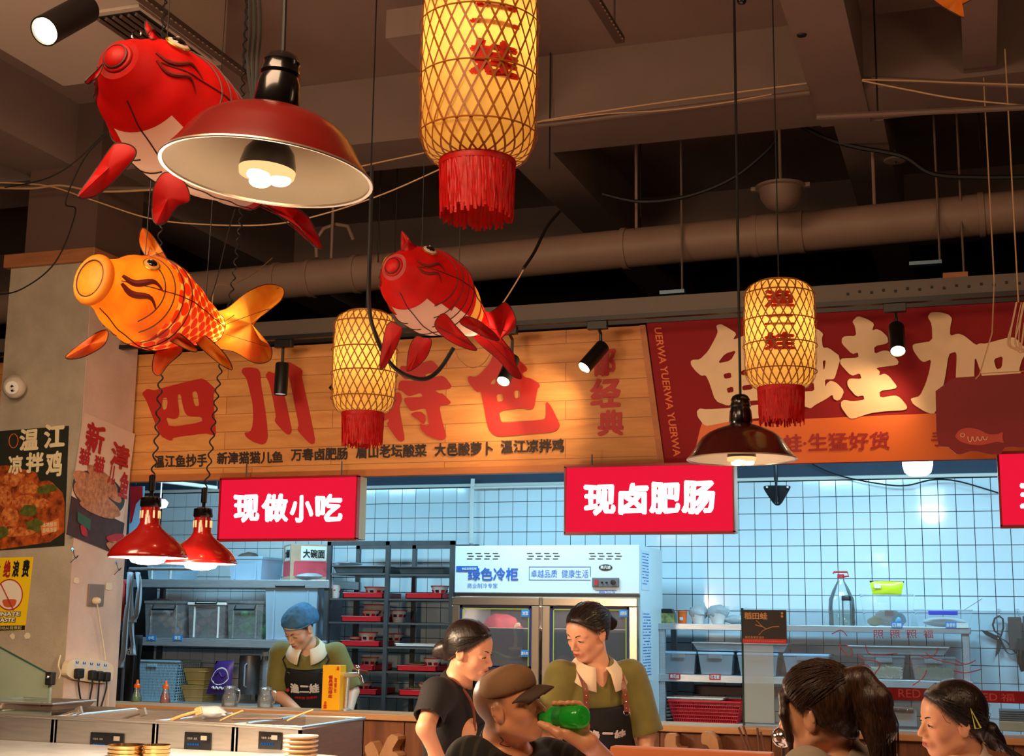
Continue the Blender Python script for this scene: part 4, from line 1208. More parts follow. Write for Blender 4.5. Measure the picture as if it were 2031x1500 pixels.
M['handleblack'] = mat('black_handle', (16, 16, 18), .4)
def storage_box(label, px0, px1, py0, Y, zb, depth, m, contents=None, lid=None, handle='side'):
    b_ = bx(px0, py0, px1, py0+10, Y, depth)
    x0, x1, z1 = b_[0], b_[1], b_[5]
    t = thing('storage_box', label, 'box', ((x0+x1)/2, Y+depth/2, zb))
    tp = .012
    w_ = MB()
    for (a, b2) in ((0, 1),):
        lo = [(x0+tp, Y+tp), (x1-tp, Y+tp), (x1-tp, Y+depth-tp), (x0+tp, Y+depth-tp)]
        hi = [(x0, Y), (x1, Y), (x1, Y+depth), (x0, Y+depth)]
        w_.add([(p[0], p[1], zb+.002) for p in lo]+[(p[0], p[1], z1-.02) for p in hi], [(0, 1, 2, 3)]+[(k, (k+1) % 4, (k+1) % 4+4, k+4) for k in range(4)])
    w_.build('tub', m, t)
    MB().box(x0-.006, x1+.006, Y-.006, Y+depth+.006, z1-.02, z1).build('lid', lid or m, t, bevel=.004)
    for k in (.18, .82):
        xx = x0+(x1-x0)*k
        MB().box(xx-.005, xx+.005, Y-.004, Y+.004, zb+.006, z1-.03).build('rib', lid or m, t)
    zz = z1-.06 if handle == 'side' else z1-.01
    xm = (x0+x1)/2; hw = (x1-x0)*.28
    if handle:
        MB().tube([(xm-hw, Y-.004, zz+.035), (xm-hw, Y-.02, zz), (xm+hw, Y-.02, zz), (xm+hw, Y-.004, zz+.035)], .006, 8).build('handle', M['handleblack'], t)
    if contents:
        rr = random.Random(px0)
        c_ = MB()
        for k in range(26):
            c_.ball((rr.uniform(x0+.05, x1-.05), rr.uniform(Y+.04, Y+depth-.05), zb+.03+rr.uniform(0, (z1-zb)*.55)), (.035, .035, .03), 8, 5)
        tag(c_.build('contents', contents, t, smooth=True), kind='stuff')
    return t
M['foodpurple'] = mat('wrapped_purple_food', (130, 108, 138), .6, var=.2, vscale=30)
M['foodgrey'] = mat('wrapped_grey_food', (190, 190, 196), .6, var=.2, vscale=30)
M['foodgreen'] = mat('packet_green', (70, 150, 90), .5, var=.4, vscale=18)
storage_box('clear storage box with a black handle, leftmost on the middle steel shelf', 288, 366, 1192, 8.34, 1.40, .36, M['clear'], M['foodgrey'])
storage_box('clear storage box with white lid and purple contents, second on the middle shelf', 374, 448, 1195, 8.34, 1.40, .36, M['clear'], M['foodpurple'], M['white'], 'top')
storage_box('clear storage box with green packets, third on the middle shelf', 452, 523, 1192, 8.34, 1.40, .36, M['clear'], M['foodgreen'])
storage_box('tall frosted storage box with black lid handle behind the blue cap', 527, 630, 1161, 8.32, 1.40, .40, M['clearb'], M['foodgrey'], M['clearb'], 'top')
# top shelf: plastic tub, cartons
storage_box('clouded plastic tub left of the noodle carton on the top shelf', 455, 520, 1104, 8.36, 1.80, .3, M['clearb'], None, M['clearb'], None)
storage_box('pale plastic crate on the top shelf behind the heat lamps', 292, 350, 1116, 8.4, 1.80, .3, M['clearb'], None, M['white'], None)
cbm = mat('carton_card', (186, 150, 122), .8, var=.08, vscale=20)
pinkm = mat('carton_pink_print', (206, 70, 84), .7)
# carton standing with one corner towards the hall
ca = atY(576, 1130, 8.34)
cm = Matrix.Translation((ca.x, ca.y, 1.80)) @ R3('Z', math.radians(38))
ctn = thing('noodle_carton', 'printed cardboard noodle carton with one corner forward, on the top shelf', 'carton', (ca.x, ca.y, 1.80))
cw, cd, chh = .27, .30, .245
MB().box(0, cw, 0, cd, 0, chh, cm).build('carton_body', cbm, ctn, bevel=.002)
def fL(u, v): return cm @ Vector((-.001, cd*(1-u), chh*v))
def fR(u, v): return cm @ Vector((cw*u, -.001, chh*v))
for f_ in (fL, fR):
    def sub(a, b, c, d, g=f_): return lambda u, v: g(a+(c-a)*u, b+(d-b)*v)
    o = MB().grid(lambda i, j: sub(.08, .12, .92, .5)(i, j), 2, 2).build('pink_print', pinkm, ctn, recalc=False)
    o2 = MB().grid(lambda i, j: sub(.25, .55, .9, .95)(i, j), 2, 2).build('white_oval_print', M['white'], ctn, recalc=False)
    n_ = (f_(1, 0)-f_(0, 0)).cross(f_(0, 1)-f_(0, 0)).normalized()*.001
    lettering('大碗面', lambda u, v: sub(.3, .62, .86, .86)(u, v)+n_, M['txtblack'], ctn, bold=.03, rough=.03)
    MB().grid(lambda i, j: sub(.1, .5, .9, .53)(i, j)+n_, 2, 2).build('pink_stripe', pinkm, ctn, recalc=False)
bgm = mat('crumpled_plastic_bag', (190, 196, 200), .35, var=.1, bump=.6, bscale=30, translucent=.3)
def crumple(name, label, c, r, m, cat, seed=0, kindgroup=None):
    b = MB()
    def f(i, j):
        th = PI*i/10; ph = 2*PI*j/16
        d = Vector((math.sin(th)*math.cos(ph), math.sin(th)*math.sin(ph), math.cos(th)))
        k = 1+.25*noise.noise(d*2.2+Vector((seed, 0, 0)))+.12*noise.noise(d*6+Vector((0, seed, 0)))
        return Vector(c)+Vector((d.x*r[0], d.y*r[1], d.z*r[2]))*k
    b.grid(f, 11, 16, closev=True)
    o = b.build(name, m, smooth=True)
    if label: tag(o, label, cat)
    return o
c = atY(612, 1134, 8.33)
crumple('plastic_bag', 'flattened white plastic bag under the noodle carton corner', (c.x, 8.33, 1.80+.024), (.10, .05, .022), bgm, 'bag', 3)
c = atY(325, 1188, 8.5)
crumple('plastic_bag', 'grey plastic bag lying on the leftmost storage box lid', (c.x, 8.47, 1.64), (.10, .08, .03), bgm, 'bag', 9)
crumple('plastic_bag', 'brown paper bag crumpled on the clouded tub, top shelf', (atY(485, 1100, 8.45).x, 8.5, 1.955), (.08, .07, .04), mat('brown_bag', (92, 74, 62), .8, var=.2), 'bag', 5)

# ---- bottom shelf goods
x0, x1 = atY(272, 1345, 8.34).x, atY(352, 1345, 8.34).x
bk = thing('woven_basket', 'pale blue perforated plastic basket on the bottom steel shelf', 'basket', ((x0+x1)/2, 8.45, .97))
bkm = mat('pale_blue_plastic', (150, 180, 196), .5)
cx, cw2 = (x0+x1)/2, (x1-x0)/2
zt = atY(310, 1312, 8.34).z
# basket wall with real holes: lattice of small strips
b = MB()
N1, N2 = 30, 14
for j in range(N2+1):
    f = j/N2; k = .86+.14*f
    z = .972+(zt-.972)*f
    b.tube([(cx-cw2*k, 8.35, z), (cx+cw2*k, 8.35, z), (cx+cw2*k, 8.62, z), (cx-cw2*k, 8.62, z)], .0038, 4, closed=True)
for i in range(N1):
    f = i/(N1-1)*2-1
    b.tube([(cx+cw2*.86*f, 8.35, .972), (cx+cw2*f, 8.35, zt)], .0036, 4)
for i in range(12):
    y = 8.35+.27*i/11
    for s_ in (-1, 1): b.tube([(cx+s_*cw2*.86, y, .972), (cx+s_*cw2, y, zt)], .0036, 4)
tag(b.build('lattice_wall', bkm, bk), kind='stuff')
MB().tube([(cx-cw2, 8.345, zt), (cx+cw2, 8.345, zt), (cx+cw2, 8.625, zt), (cx-cw2, 8.625, zt)], .008, 8, closed=True).build('rim', bkm, bk)
MB().box(cx-cw2*.8, cx+cw2*.8, 8.37, 8.6, .98, .985).build('base', bkm, bk)
MB().box(cx-cw2*.8, cx+cw2*.8, 8.375, 8.6, .99, zt-.04).build('dark_liner', mat('basket_liner', (52, 66, 74), .8), bk)
MB().cbox((cx-cw2*.3, 8.34, zt-.03), (.08, .01, .022)).build('grip', bkm, bk, bevel=.004)
bwood = wood('bucket_wood', (150, 118, 62), (182, 148, 86), 8, (1, 1, .2))
for k, (px0, px1, py0, py1) in enumerate(((364, 409, 1322, 1350), (359, 406, 1350, 1378))):
    a = atY(px0, py1, 8.36); c_ = atY(px1, py0, 8.36)
    zb = .97 if k == 1 else .97+.115
    zt_ = zb+.112
    xm = (a.x+c_.x)/2; hw = (c_.x-a.x)/2
    t = thing('wooden_tub', 'square wooden tub, %s of the pair stacked on the bottom shelf' % ('upper' if k == 0 else 'lower'), 'tub', (xm, 8.45, zb))
    b = MB()
    lo = [(xm-hw*.72, 8.38), (xm+hw*.72, 8.38), (xm+hw*.72, 8.54), (xm-hw*.72, 8.54)]
    hi = [(xm-hw, 8.35), (xm+hw, 8.35), (xm+hw, 8.57), (xm-hw, 8.57)]
    b.add([(p[0], p[1], zb+.001) for p in lo]+[(p[0], p[1], zt_) for p in hi], [(0, 1, 2, 3)]+[(q_, (q_+1) % 4, (q_+1) % 4+4, q_+4) for q_ in range(4)]+[(4, 5, 6, 7)])
    b.build('tub_body', bwood, t)
    for f in (.3, .8):
        kk = .72+.28*f
        MB().tube([(xm-hw*kk-.001, 8.38-.03*f, zb+.112*f), (xm+hw*kk+.001, 8.38-.03*f, zb+.112*f), (xm+hw*kk, 8.54+.03*f, zb+.112*f), (xm-hw*kk, 8.54+.03*f, zb+.112*f)], .003, 4, closed=True).build('hoop', bwood, t)
# purple packet
def packet(name, label, q4, Y, th, m, cat, extra=None):
    P4 = [atY(p[0], p[1], Y) for p in q4]
    def f(i, j, s_):
        u, v = i/8, j/8
        p = (P4[0]*(1-u)+P4[1]*u)*(1-v)+(P4[2]*(1-u)+P4[3]*u)*v
        k = (math.sin(PI*u)*math.sin(PI*v))**.5 if 0 < u < 1 and 0 < v < 1 else 0
        return p+Vector((0, s_*th*k*(1+.2*noise.noise(Vector((u*5, v*5, th*99))))+th, 0))
    b = MB(); b.grid(lambda i, j: f(i, j, -1), 9, 9); b.grid(lambda i, j: f(i, j, 1), 9, 9)
    base = (P4[0]+P4[1])/2+Vector((0, th, 0))
    t = thing(name, label, cat, base)
    b.build('packet_body', m, t, smooth=True)
    return t, (lambda u, v: f(u*8, v*8, -1)-Vector((0, .002, 0)))
pk, pf = packet('flour_bag', 'purple packet with a white swirl leaning on the bottom shelf', [(404, 1377), (452, 1380), (424, 1312), (460, 1310)], 8.32, .03, mat('purple_packet', (66, 38, 110), .35), 'bag')
cutout([[(.5+.42*math.cos(a)*(1 if math.sin(a) < 0 else .9), .55+.26*math.sin(a)) for a in [2*PI*k/20 for k in range(20)]]], lambda u, v: pf(u, v), M['white'], pk, 'white_patch')
MB().tube([pf(.28+.5*k/10, .6+.07*math.sin(k/10*2*PI))+Vector((0, -.003, 0)) for k in range(11)], .004, 6).build('purple_swirl', bpy.data.materials['purple_packet'], pk)
MB().tube([pf(.25+.5*k/10, .2+.03*math.sin(k*1.9))+Vector((0, -.003, 0)) for k in range(11)], .006, 6).build('white_script', M['white'], pk)
# steel canisters, kettle
def canister(label, px, py0, py1, hw, Y, m, lid=None):
    a = atY(px, py1, Y); b_ = atY(px, py0, Y); w_ = hw/2700*((a-EYEP).dot(FW))
    t = thing('steel_canister', label, 'canister', (a.x, Y+w_, a.z))
    MB().lathe([(.001, 0), (w_*.96, 0), (w_, .006), (w_, b_.z-a.z-.02), (w_*.96, b_.z-a.z-.01), (w_*.94, b_.z-a.z), (.001, b_.z-a.z)], seg=28).build('body', m, t, smooth=True, local=True)
    MB().tube([(w_*.3, -w_-.003, .05), (w_*.3, -w_-.03, .06), (w_*.3, -w_-.03, (b_.z-a.z)*.75), (w_*.3, -w_-.003, (b_.z-a.z)*.8)], .006, 8).build('handle', M['steel'], t, local=True)
canister('wide steel canister beside the purple packet on the bottom shelf', 482, 1301, 1378, 21, 8.36, M['steel_dark'])
canister('narrow steel canister close to the elbow of the blue-capped server', 527, 1310, 1378, 17, 8.36, M['steel'])
bt = thing('oil_bottle', 'clear round oil bottle standing behind the canisters on the shelf', 'bottle', (atY(518, 1300, 8.6).x, 8.66, .97))
MB().lathe([(.001, 0), (.055, 0), (.06, .02), (.06, .2), (.05, .25), (.025, .29), (.02, .31)], seg=24).build('bottle_body', M['glassy'], bt, smooth=True, local=True)
MB().lathe([(.001, .34), (.024, .34), (.024, .31), (.001, .31)], seg=16).build('cap', M['white'], bt, local=True)
tag(crumple('red_cloth', 'dark red cloth bundle on the wooden tubs under the shelf', (atY(385, 1303, 8.6).x, 8.7, 1.36), (.05, .04, .03), mat('dark_red_cloth', (120, 30, 30), .8), 'cloth', 2), 'small dark red bundle tucked behind the wooden tubs', 'cloth')
bpy.data.objects['red_cloth'].location.z = -1.36+1.0

# ---- aprons hanging on hooks at the far left
xh = atY(262, 1135, 7.6)
hk = thing('hanging_aprons', 'dark aprons hanging by pale straps beside the pillar', 'aprons', (xh.x, 7.6, 1.15))
def drape(nm, pts, w_, m, Y):
    b = MB()
    P_ = smooth_path([atY(p[0], p[1], Y) for p in pts], 5)
    b.grid(lambda i, j: P_[i]+Vector(((j-2)/4*w_*(.6+.4*i/len(P_)), .02*math.sin(j*2.1+i*.3), 0)), len(P_), 5)
    o = b.build(nm, m, hk, smooth=True, recalc=False)
    s_ = o.modifiers.new('thickness', 'SOLIDIFY'); s_.thickness = .006
M['apronblack'] = mat('black_apron_cloth', (20, 20, 26), .8, var=.15, vscale=15)
M['strap'] = mat('grey_strap', (150, 160, 172), .7)
drape('strap', [(256, 1135), (252, 1200), (246, 1290), (238, 1325)], .05, M['strap'], 7.55)
drape('strap', [(272, 1135), (275, 1170), (272, 1215), (264, 1235)], .045, M['strap'], 7.56)
drape('strap', [(262, 1136), (258, 1180), (262, 1260), (266, 1300)], .03, M['strap'], 7.57)
drape('apron', [(243, 1250), (246, 1300), (240, 1360), (236, 1410)], .22, M['apronblack'], 7.62)
drape('apron', [(268, 1260), (262, 1320), (262, 1370), (258, 1410)], .16, M['apronblack'], 7.66)
drape('red_apron', [(240, 1150), (243, 1180), (240, 1210), (238, 1235)], .12, mat('red_apron_cloth', (176, 44, 40), .8), 7.7)
MB().tube([(-5.2, 7.58, xh.z+.02), (-4.6, 7.58, xh.z+.02)], .01, 8).build('rail', M['steel'], hk)
MB().tube([(-5.2, 7.58, xh.z+.02), (-5.2, 7.58, 0)], .012, 8).build('rail_post', M['steel_dark'], hk)
lettering('姑', rectY(250, 1284, 260, 1300, 7.60), M['txtwhite'], hk, bold=.02)
# red and blue poster behind the pillar
pr_ = thing('wall_poster', 'red and blue poster strip just right of the pillar, above the aprons', 'poster', atY(270, 1050, 8.2))
MB().box(*bx(258, 965, 283, 1060, 8.2, .01)).build('sheet', mat('poster_pale_blue', (150, 186, 214), .6), pr_)
cutout([[(258, 965), (283, 965), (283, 985), (270, 1000), (262, 1035), (258, 1040)]], lambda u, v: atY(u, v, 8.195), M['tagred'], pr_, 'red_shape')
MB().tube([(atY(270, 960, 8.2).x, 8.2, atY(270, 962, 8.2).z), (atY(270, 960, 8.2).x, 8.2, 2.9)], .003, 5).build('hanging_string', M['steel_dark'], pr_)

# ---- counter-top goods
def zlathe(prof, c, m, nm, parent, seg=24, **k):
    return MB().lathe(prof, (0, 0, 0), seg).build(nm, m, parent, smooth=True, local=True, **k)
def onC(px, Y=6.62): return Vector((atY(px, 1400, Y).x, Y, ZC+.0005))
for px, liq, lab in ((270, (36, 110, 60), 'green sauce bottle with an orange nozzle, left one on the counter'), (327, (150, 24, 20), 'red sauce bottle with an orange nozzle, right one on the counter')):
    t = thing('sauce_bottle', lab, 'bottle', onC(px, 6.72))
    zlathe([(.001, 0), (.027, 0), (.029, .005), (.027, .03), (.017, .055), (.015, .075), (.013, .08)], 0, M['glassy'], 'glass_body', t)
    zlathe([(.001, .002), (.025, .002), (.0265, .006), (.025, .028), (.016, .05), (.001, .05)], 0, mat('sauce_liquid', liq, .3), 'sauce', t)
    zlathe([(.016, .074), (.018, .078), (.017, .092), (.009, .098), (.006, .118), (.001, .12)], 0, mat('orange_nozzle', (226, 104, 30), .4), 'nozzle', t)
for px, lab in ((455, 'glass water jug with a lid, left one of two on the counter'), (526, 'glass water jug with a lid, right one beside the blue-capped server')):
    t = thing('water_jug', lab, 'jug', onC(px, 6.64))
    zlathe([(.040, 0), (.042, .004), (.042, .045), (.036, .06), (.030, .075), (.034, .095)], 0, M['glassy'], 'jug_glass', t)
    zlathe([(.001, .003), (.039, .003), (.039, .035), (.001, .035)], 0, glass('jug_water', (240, 246, 248), .12, .02), 'water', t)
    zlathe([(.001, .107), (.02, .107), (.033, .1), (.035, .092), (.001, .092)], 0, M['clear'], 'lid', t)
    MB().tube(smooth_path([(.034, 0, .088), (.055, 0, .085), (.06, 0, .06), (.055, 0, .03), (.042, 0, .02)]), .0045, 8).build('handle', M['glassy'], t, smooth=True, local=True)
# tall yellow box
a = onC(655, 6.60)
yb = thing('yellow_box', 'tall yellow printed box standing on the counter by the tap', 'box', a)
hy = atY(655, 1320, 6.6).z-ZC
hw = (atY(676, 1360, 6.6).x-atY(641, 1360, 6.6).x)/2
MB().box(-hw, hw, 0, .07, 0, hy).build('carton', mat('yellow_card', (244, 182, 20), .35, coat=.3), yb, local=True, bevel=.002)
lettering('餐\n具\n请\n勿\n带\n走', rectY(651, 1340, 660, 1385, 6.597), M['tagred'], yb, bold=.03)
lettering('取\n餐\n处', rectY(663, 1345, 668, 1375, 6.597), M['tagred'], yb, bold=.01)
lettering('店', rectY(668, 1322, 673, 1330, 6.597), M['tagred'], yb, bold=.03)
lettering('品', rectY(642, 1392, 648, 1406, 6.597), M['tagred'], yb, bold=.03)
# beer-style tap
a = onC(686, 6.66)
tp_ = thing('drinks_tap', 'angled steel drinks tap on the counter next to the yellow box', 'tap', a)
k1 = atY(691, 1340, 6.66); k2 = atY(712, 1338, 6.64)
MB().tube([a, k1], .011, 12).build('column', M['steel'], tp_, smooth=True)
MB().tube([k1+Vector((-.02, 0, 0)), k2], .014, 12).build('spout_body', M['steel'], tp_, smooth=True)
MB().tube(smooth_path([k2, atY(716, 1344, 6.62), atY(720, 1356, 6.61)]), .008, 10).build('spout', M['chrome'], tp_, smooth=True)
MB().tube([k2, atY(710, 1326, 6.64)], .008, 10).build('lever', M['chrome'], tp_, smooth=True)
MB().ball(atY(709, 1325, 6.64), .014, 12, 8).build('knob', M['chrome'], tp_, smooth=True)
MB().tube([atY(700, 1330, 6.66), atY(730, 1334, 6.64)], .009, 8).build('wooden_grip', mat('grip_wood', (84, 44, 28), .5), tp_, smooth=True)
MB().lathe([(.001, 0), (.03, 0), (.03, .006), (.012, .012)], a, 20).build('base_plate', M['steel'], tp_, smooth=True)

# ---- tray rack
RY = 8.32
rk = thing('tray_rack', 'tall dark steel rack of slide-in shelves left of the fridge', 'rack', (-3.7, RY, 0))
xs_ = [atY(p, 1250, RY).x for p in (647, 764, 893)]
for x in xs_:
    for y in (RY, RY+.45):
        MB().box(x-.014, x+.014, y, y+.028, 0, 2.055).build('post', M['steel_dark'], rk)
for y in (RY, RY+.45): MB().box(xs_[0]-.014, xs_[2]+.014, y, y+.028, 2.03, 2.058).build('top_bar', M['steel_dark'], rk)
M['rackshelf'] = mat('rack_shelf_steel', (120, 118, 118), .45, .9)
shelfz = []
for r_, (yl, yr) in enumerate(((1137, 1139), (1187, 1188), (1234, 1236), (1283, 1284), (1331, 1333), (1379, 1382))):
    for cidx in range(2):
        z = atY(700, yl, RY).z if cidx == 0 else atY(820, yr, RY).z
        MB().box(xs_[cidx]+.015, xs_[cidx+1]-.015, RY+.004, RY+.47, z-.012, z).build('shelf_plate', M['rackshelf'], rk)
        shelfz.append((r_, cidx, z))
for z in (.72, .5, .28):
    for cidx in range(2): MB().box(xs_[cidx]+.015, xs_[cidx+1]-.015, RY+.004, RY+.47, z-.012, z).build('shelf_plate', M['rackshelf'], rk)
M['trayred'] = mat('red_plastic_tray', (196, 24, 32), .35)
M['bowlw'] = mat('white_melamine', (222, 214, 208), .3)
def tray(label, px0, px1, Y, z, m=None, h=.035):
    x0 = atY(px0, 1200, Y).x; x1 = atY(px1, 1200, Y).x
    t = thing('serving_tray', label, 'tray', ((x0+x1)/2, Y+.15, z+.001))
    w2 = (x1-x0)/2
    b = MB()
    b.box(-w2, w2, -.15, .15, 0, .005)
    b.box(-w2, w2, -.15, -.145, 0, h); b.box(-w2, w2, .145, .15, 0, h); b.box(-w2, -w2+.005, -.15, .15, 0, h); b.box(w2-.005, w2, -.15, .15, 0, h)
    b.build('tray_body', m or M['trayred'], t, local=True)
    MB().tube([(-w2, -.15, h), (w2, -.15, h), (w2, .15, h), (-w2, .15, h)], .003, 6, closed=True).build('rim', m or M['trayred'], t, local=True)
    return t
def bowl(label, px, Y, z, r=.055, h=.05, red=True):
    x = atY(px, 1200, Y).x; r *= 1.12; h *= 1.6
    t = thing('rice_bowl', label, 'bowl', (x, Y, z+.001))
    prof = [(.001, .004), (r*.5, .004), (r*.52, 0), (r*.56, 0), (r*.58, .006), (r*.72, h*.5), (r*.92, h*.85), (r, h), (r*.96, h), (r*.86, h*.8), (r*.5, .012), (.001, .01)]
    MB().lathe(prof, seg=28).build('bowl_body', M['bowlw'], t, smooth=True, local=True)
    MB().lathe([(r*.985, h*.93), (r*1.006, h*1.0), (r*.99, h*1.01)], seg=28).build('red_rim', M['tagred'], t, smooth=True, local=True)
    for k in range(8):
        a = 2*PI*k/8
        MB().cbox((r*.79*math.cos(a), r*.79*math.sin(a), h*.55), (.005, .024, .018), R3('Z', a) @ R3('Y', .35)).build('red_motif', M['tagred'] if k % 2 else mat('dark_motif', (60, 24, 30), .5) if 'dark_motif' not in bpy.data.materials else bpy.data.materials['dark_motif'], t, local=True)
    return t
rowname = ['top', 'second', 'third', 'fourth', 'fifth', 'sixth']
zmap = {(r_, c_): z for r_, c_, z in shelfz}
tray_px = {(1, 0): (680, 759), (1, 1): (804, 876), (2, 0): (678, 757), (3, 0): (679, 755), (4, 0): (702, 744), (4, 1): (791, 868), (5, 0): (708, 752), (5, 1): (796, 845)}
for (r_, c_), (p0, p1) in tray_px.items():
    tray('red serving tray on the %s shelf of the %s rack column' % (rowname[r_], 'left' if c_ == 0 else 'right'), p0, p1, RY+.03, zmap[(r_, c_)])
tray('white flat tray on the fourth shelf of the right rack column', 786, 886, RY+.02, zmap[(3, 1)], M['bowlw'], .018)
bowl_px = [(1, 0, [(744, .16, .07, .045)]), (1, 1, [(872, .12, .055, .05)]), (2, 0, [(736, .14, .055, .045), (745, .26, .075, .07)]), (2, 1, [(790, .2, .055, .05)]),
           (3, 0, [(732, .12, .06, .055), (707, .16, .035, .035)]), (3, 1, [(783, .3, .06, .05)]), (4, 0, [(737, .12, .055, .05)]), (4, 1, [(861, .12, .055, .05)]), (5, 0, [(727, .12, .05, .045)]), (5, 1, [(850, .14, .05, .045)])]
for r_, c_, L_ in bowl_px:
    for k, (px, dy, r, h) in enumerate(L_):
        b_ = (r_, c_) in tray_px and dy < .29
        side = 'left' if c_ == 0 else 'right'
        extra = {0: '', 1: 'larger ' if r > .06 else 'smaller '}[k] if len(L_) > 1 else ''
        bowl('%sred-patterned white bowl on the %s shelf, %s rack column' % (extra if k else ('front ' if len(L_) > 1 else ''), rowname[r_], side), px, RY+dy, zmap[(r_, c_)]+(.006 if b_ else 0), r, h)
for px, r_, c_, nm in ((830, 4, 1, 'fifth'), (832, 5, 1, 'sixth')):
    x = atY(px, 1300, RY+.14).x; z = zmap[(r_, c_)]+.036
    pt = thing('food_plate', 'white plate with greens on the %s shelf of the right rack column' % nm, 'plate', (x, RY+.14, z))
    MB().lathe([(.001, 0), (.05, 0), (.08, .01), (.082, .012), (.078, .012), (.05, .004), (.001, .004)], seg=24).build('dish', M['bowlw'], pt, smooth=True, local=True)
    b = MB(); rr = random.Random(px)
    for k in range(24): b.ball((rr.uniform(-.045, .045), rr.uniform(-.04, .04), .01+rr.uniform(0, .01)), (.012, .008, .006), 6, 4)
    tag(b.build('greens', mat('rack_greens_%s' % nm, (84, 96, 50), .6), pt, smooth=True, local=True), kind='stuff')
# cup and top trays
x = atY(664, 1170, RY+.07).x
cp = thing('paper_cup', 'tall white patterned paper cup on the second left rack shelf', 'cup', (x, RY+.08, zmap[(1, 0)]))
zlathe([(.001, .0), (.026, 0), (.036, .085), (.037, .088), (.034, .088), (.025, .004), (.001, .004)], 0, M['bowlw'], 'cup_body', cp)
for k in range(6): MB().cbox((.031*math.cos(k), .031*math.sin(k), .045+.012*(k % 2)), (.003, .012, .014), R3('Z', k)).build('red_motif', M['tagred'], cp, local=True)
def steeltray(label, px0, px1, Y, z, h=.045, dpt_=.3, m=None):
    x0 = atY(px0, 1200, Y).x; x1 = atY(px1, 1200, Y).x
    t = thing('steel_tray', label, 'tray', ((x0+x1)/2, Y+dpt_/2, z+.001))
    w2 = (x1-x0)/2; d2 = dpt_/2
    b = MB()
    lo = [(-w2*.9, -d2*.88), (w2*.9, -d2*.88), (w2*.9, d2*.88), (-w2*.9, d2*.88)]; hi = [(-w2, -d2), (w2, -d2), (w2, d2), (-w2, d2)]
    b.add([(p[0], p[1], 0) for p in lo]+[(p[0], p[1], h) for p in hi], [(0, 1, 2, 3)]+[(k, (k+1) % 4, (k+1) % 4+4, k+4) for k in range(4)])
    b.build('pan', m or M['steel'], t, local=True, bevel=.004)
    MB().tube([(-w2, -d2, h), (w2, -d2, h), (w2, d2, h), (-w2, d2, h)], .005, 8, closed=True).build('rolled_rim', m or M['steel'], t, local=True)
    return t
steeltray('dark steel tray on the top shelf of the left rack column', 657, 760, RY+.02, zmap[(0, 0)], .045, .38, M['steel_dark'])
steeltray('dark steel tray on the top shelf of the right rack column', 786, 880, RY+.02, zmap[(0, 1)], .045, .38, M['steel_dark'])
dsk = steeltray('bright steel lid lying on the left top rack tray', 655, 690, RY+.1, zmap[(0, 0)]+.052, .02, .2)

# ---- fridge
FX0, FX1, FY, FZ = -3.115, -1.935, 8.0, 2.005
fg = thing('fridge', 'tall white two-door glass display fridge with blue lettering on its header', 'fridge', ((FX0+FX1)/2, FY, 0))
M['fridgew'] = mat('fridge_white', (214, 222, 226), .35)
M['alu'] = mat('champagne_aluminium', (196, 172, 148), .28, .9)
MB().box(FX0, FX1, FY, FY+.02, 1.715, FZ).build('header_panel', M['fridgew'], fg, bevel=.004)
MB().box(FX0, FX1, FY+.02, FY+.62, 1.70, FZ).build('header_box', M['fridgew'], fg)
MB().box(FX1-.03, FX1, FY+.02, FY+.62, 0, 1.70).build('side_panel', M['fridgew'], fg)
MB().box(FX0, FX0+.03, FY+.02, FY+.62, 0, 1.70).build('side_panel', M['fridgew'], fg)
MB().box(FX0+.03, FX1-.03, FY+.59, FY+.62, 0, 1.70).build('back_panel', mat('fridge_inside', (96, 88, 92), .5), fg)
MB().box(FX0+.03, FX1-.03, FY+.02, FY+.59, 0, .12).build('plinth', M['steel_dark'], fg)
MB().box(FX0, FX1, FY-.01, FY+.02, 1.695, 1.712).build('shadow_gap', M['blackm'], fg)
xm = atY(1076, 1300, FY).x
yel = mat('lime_trim', (176, 186, 60), .5)
navy = mat('navy_trim', (36, 40, 96), .5)
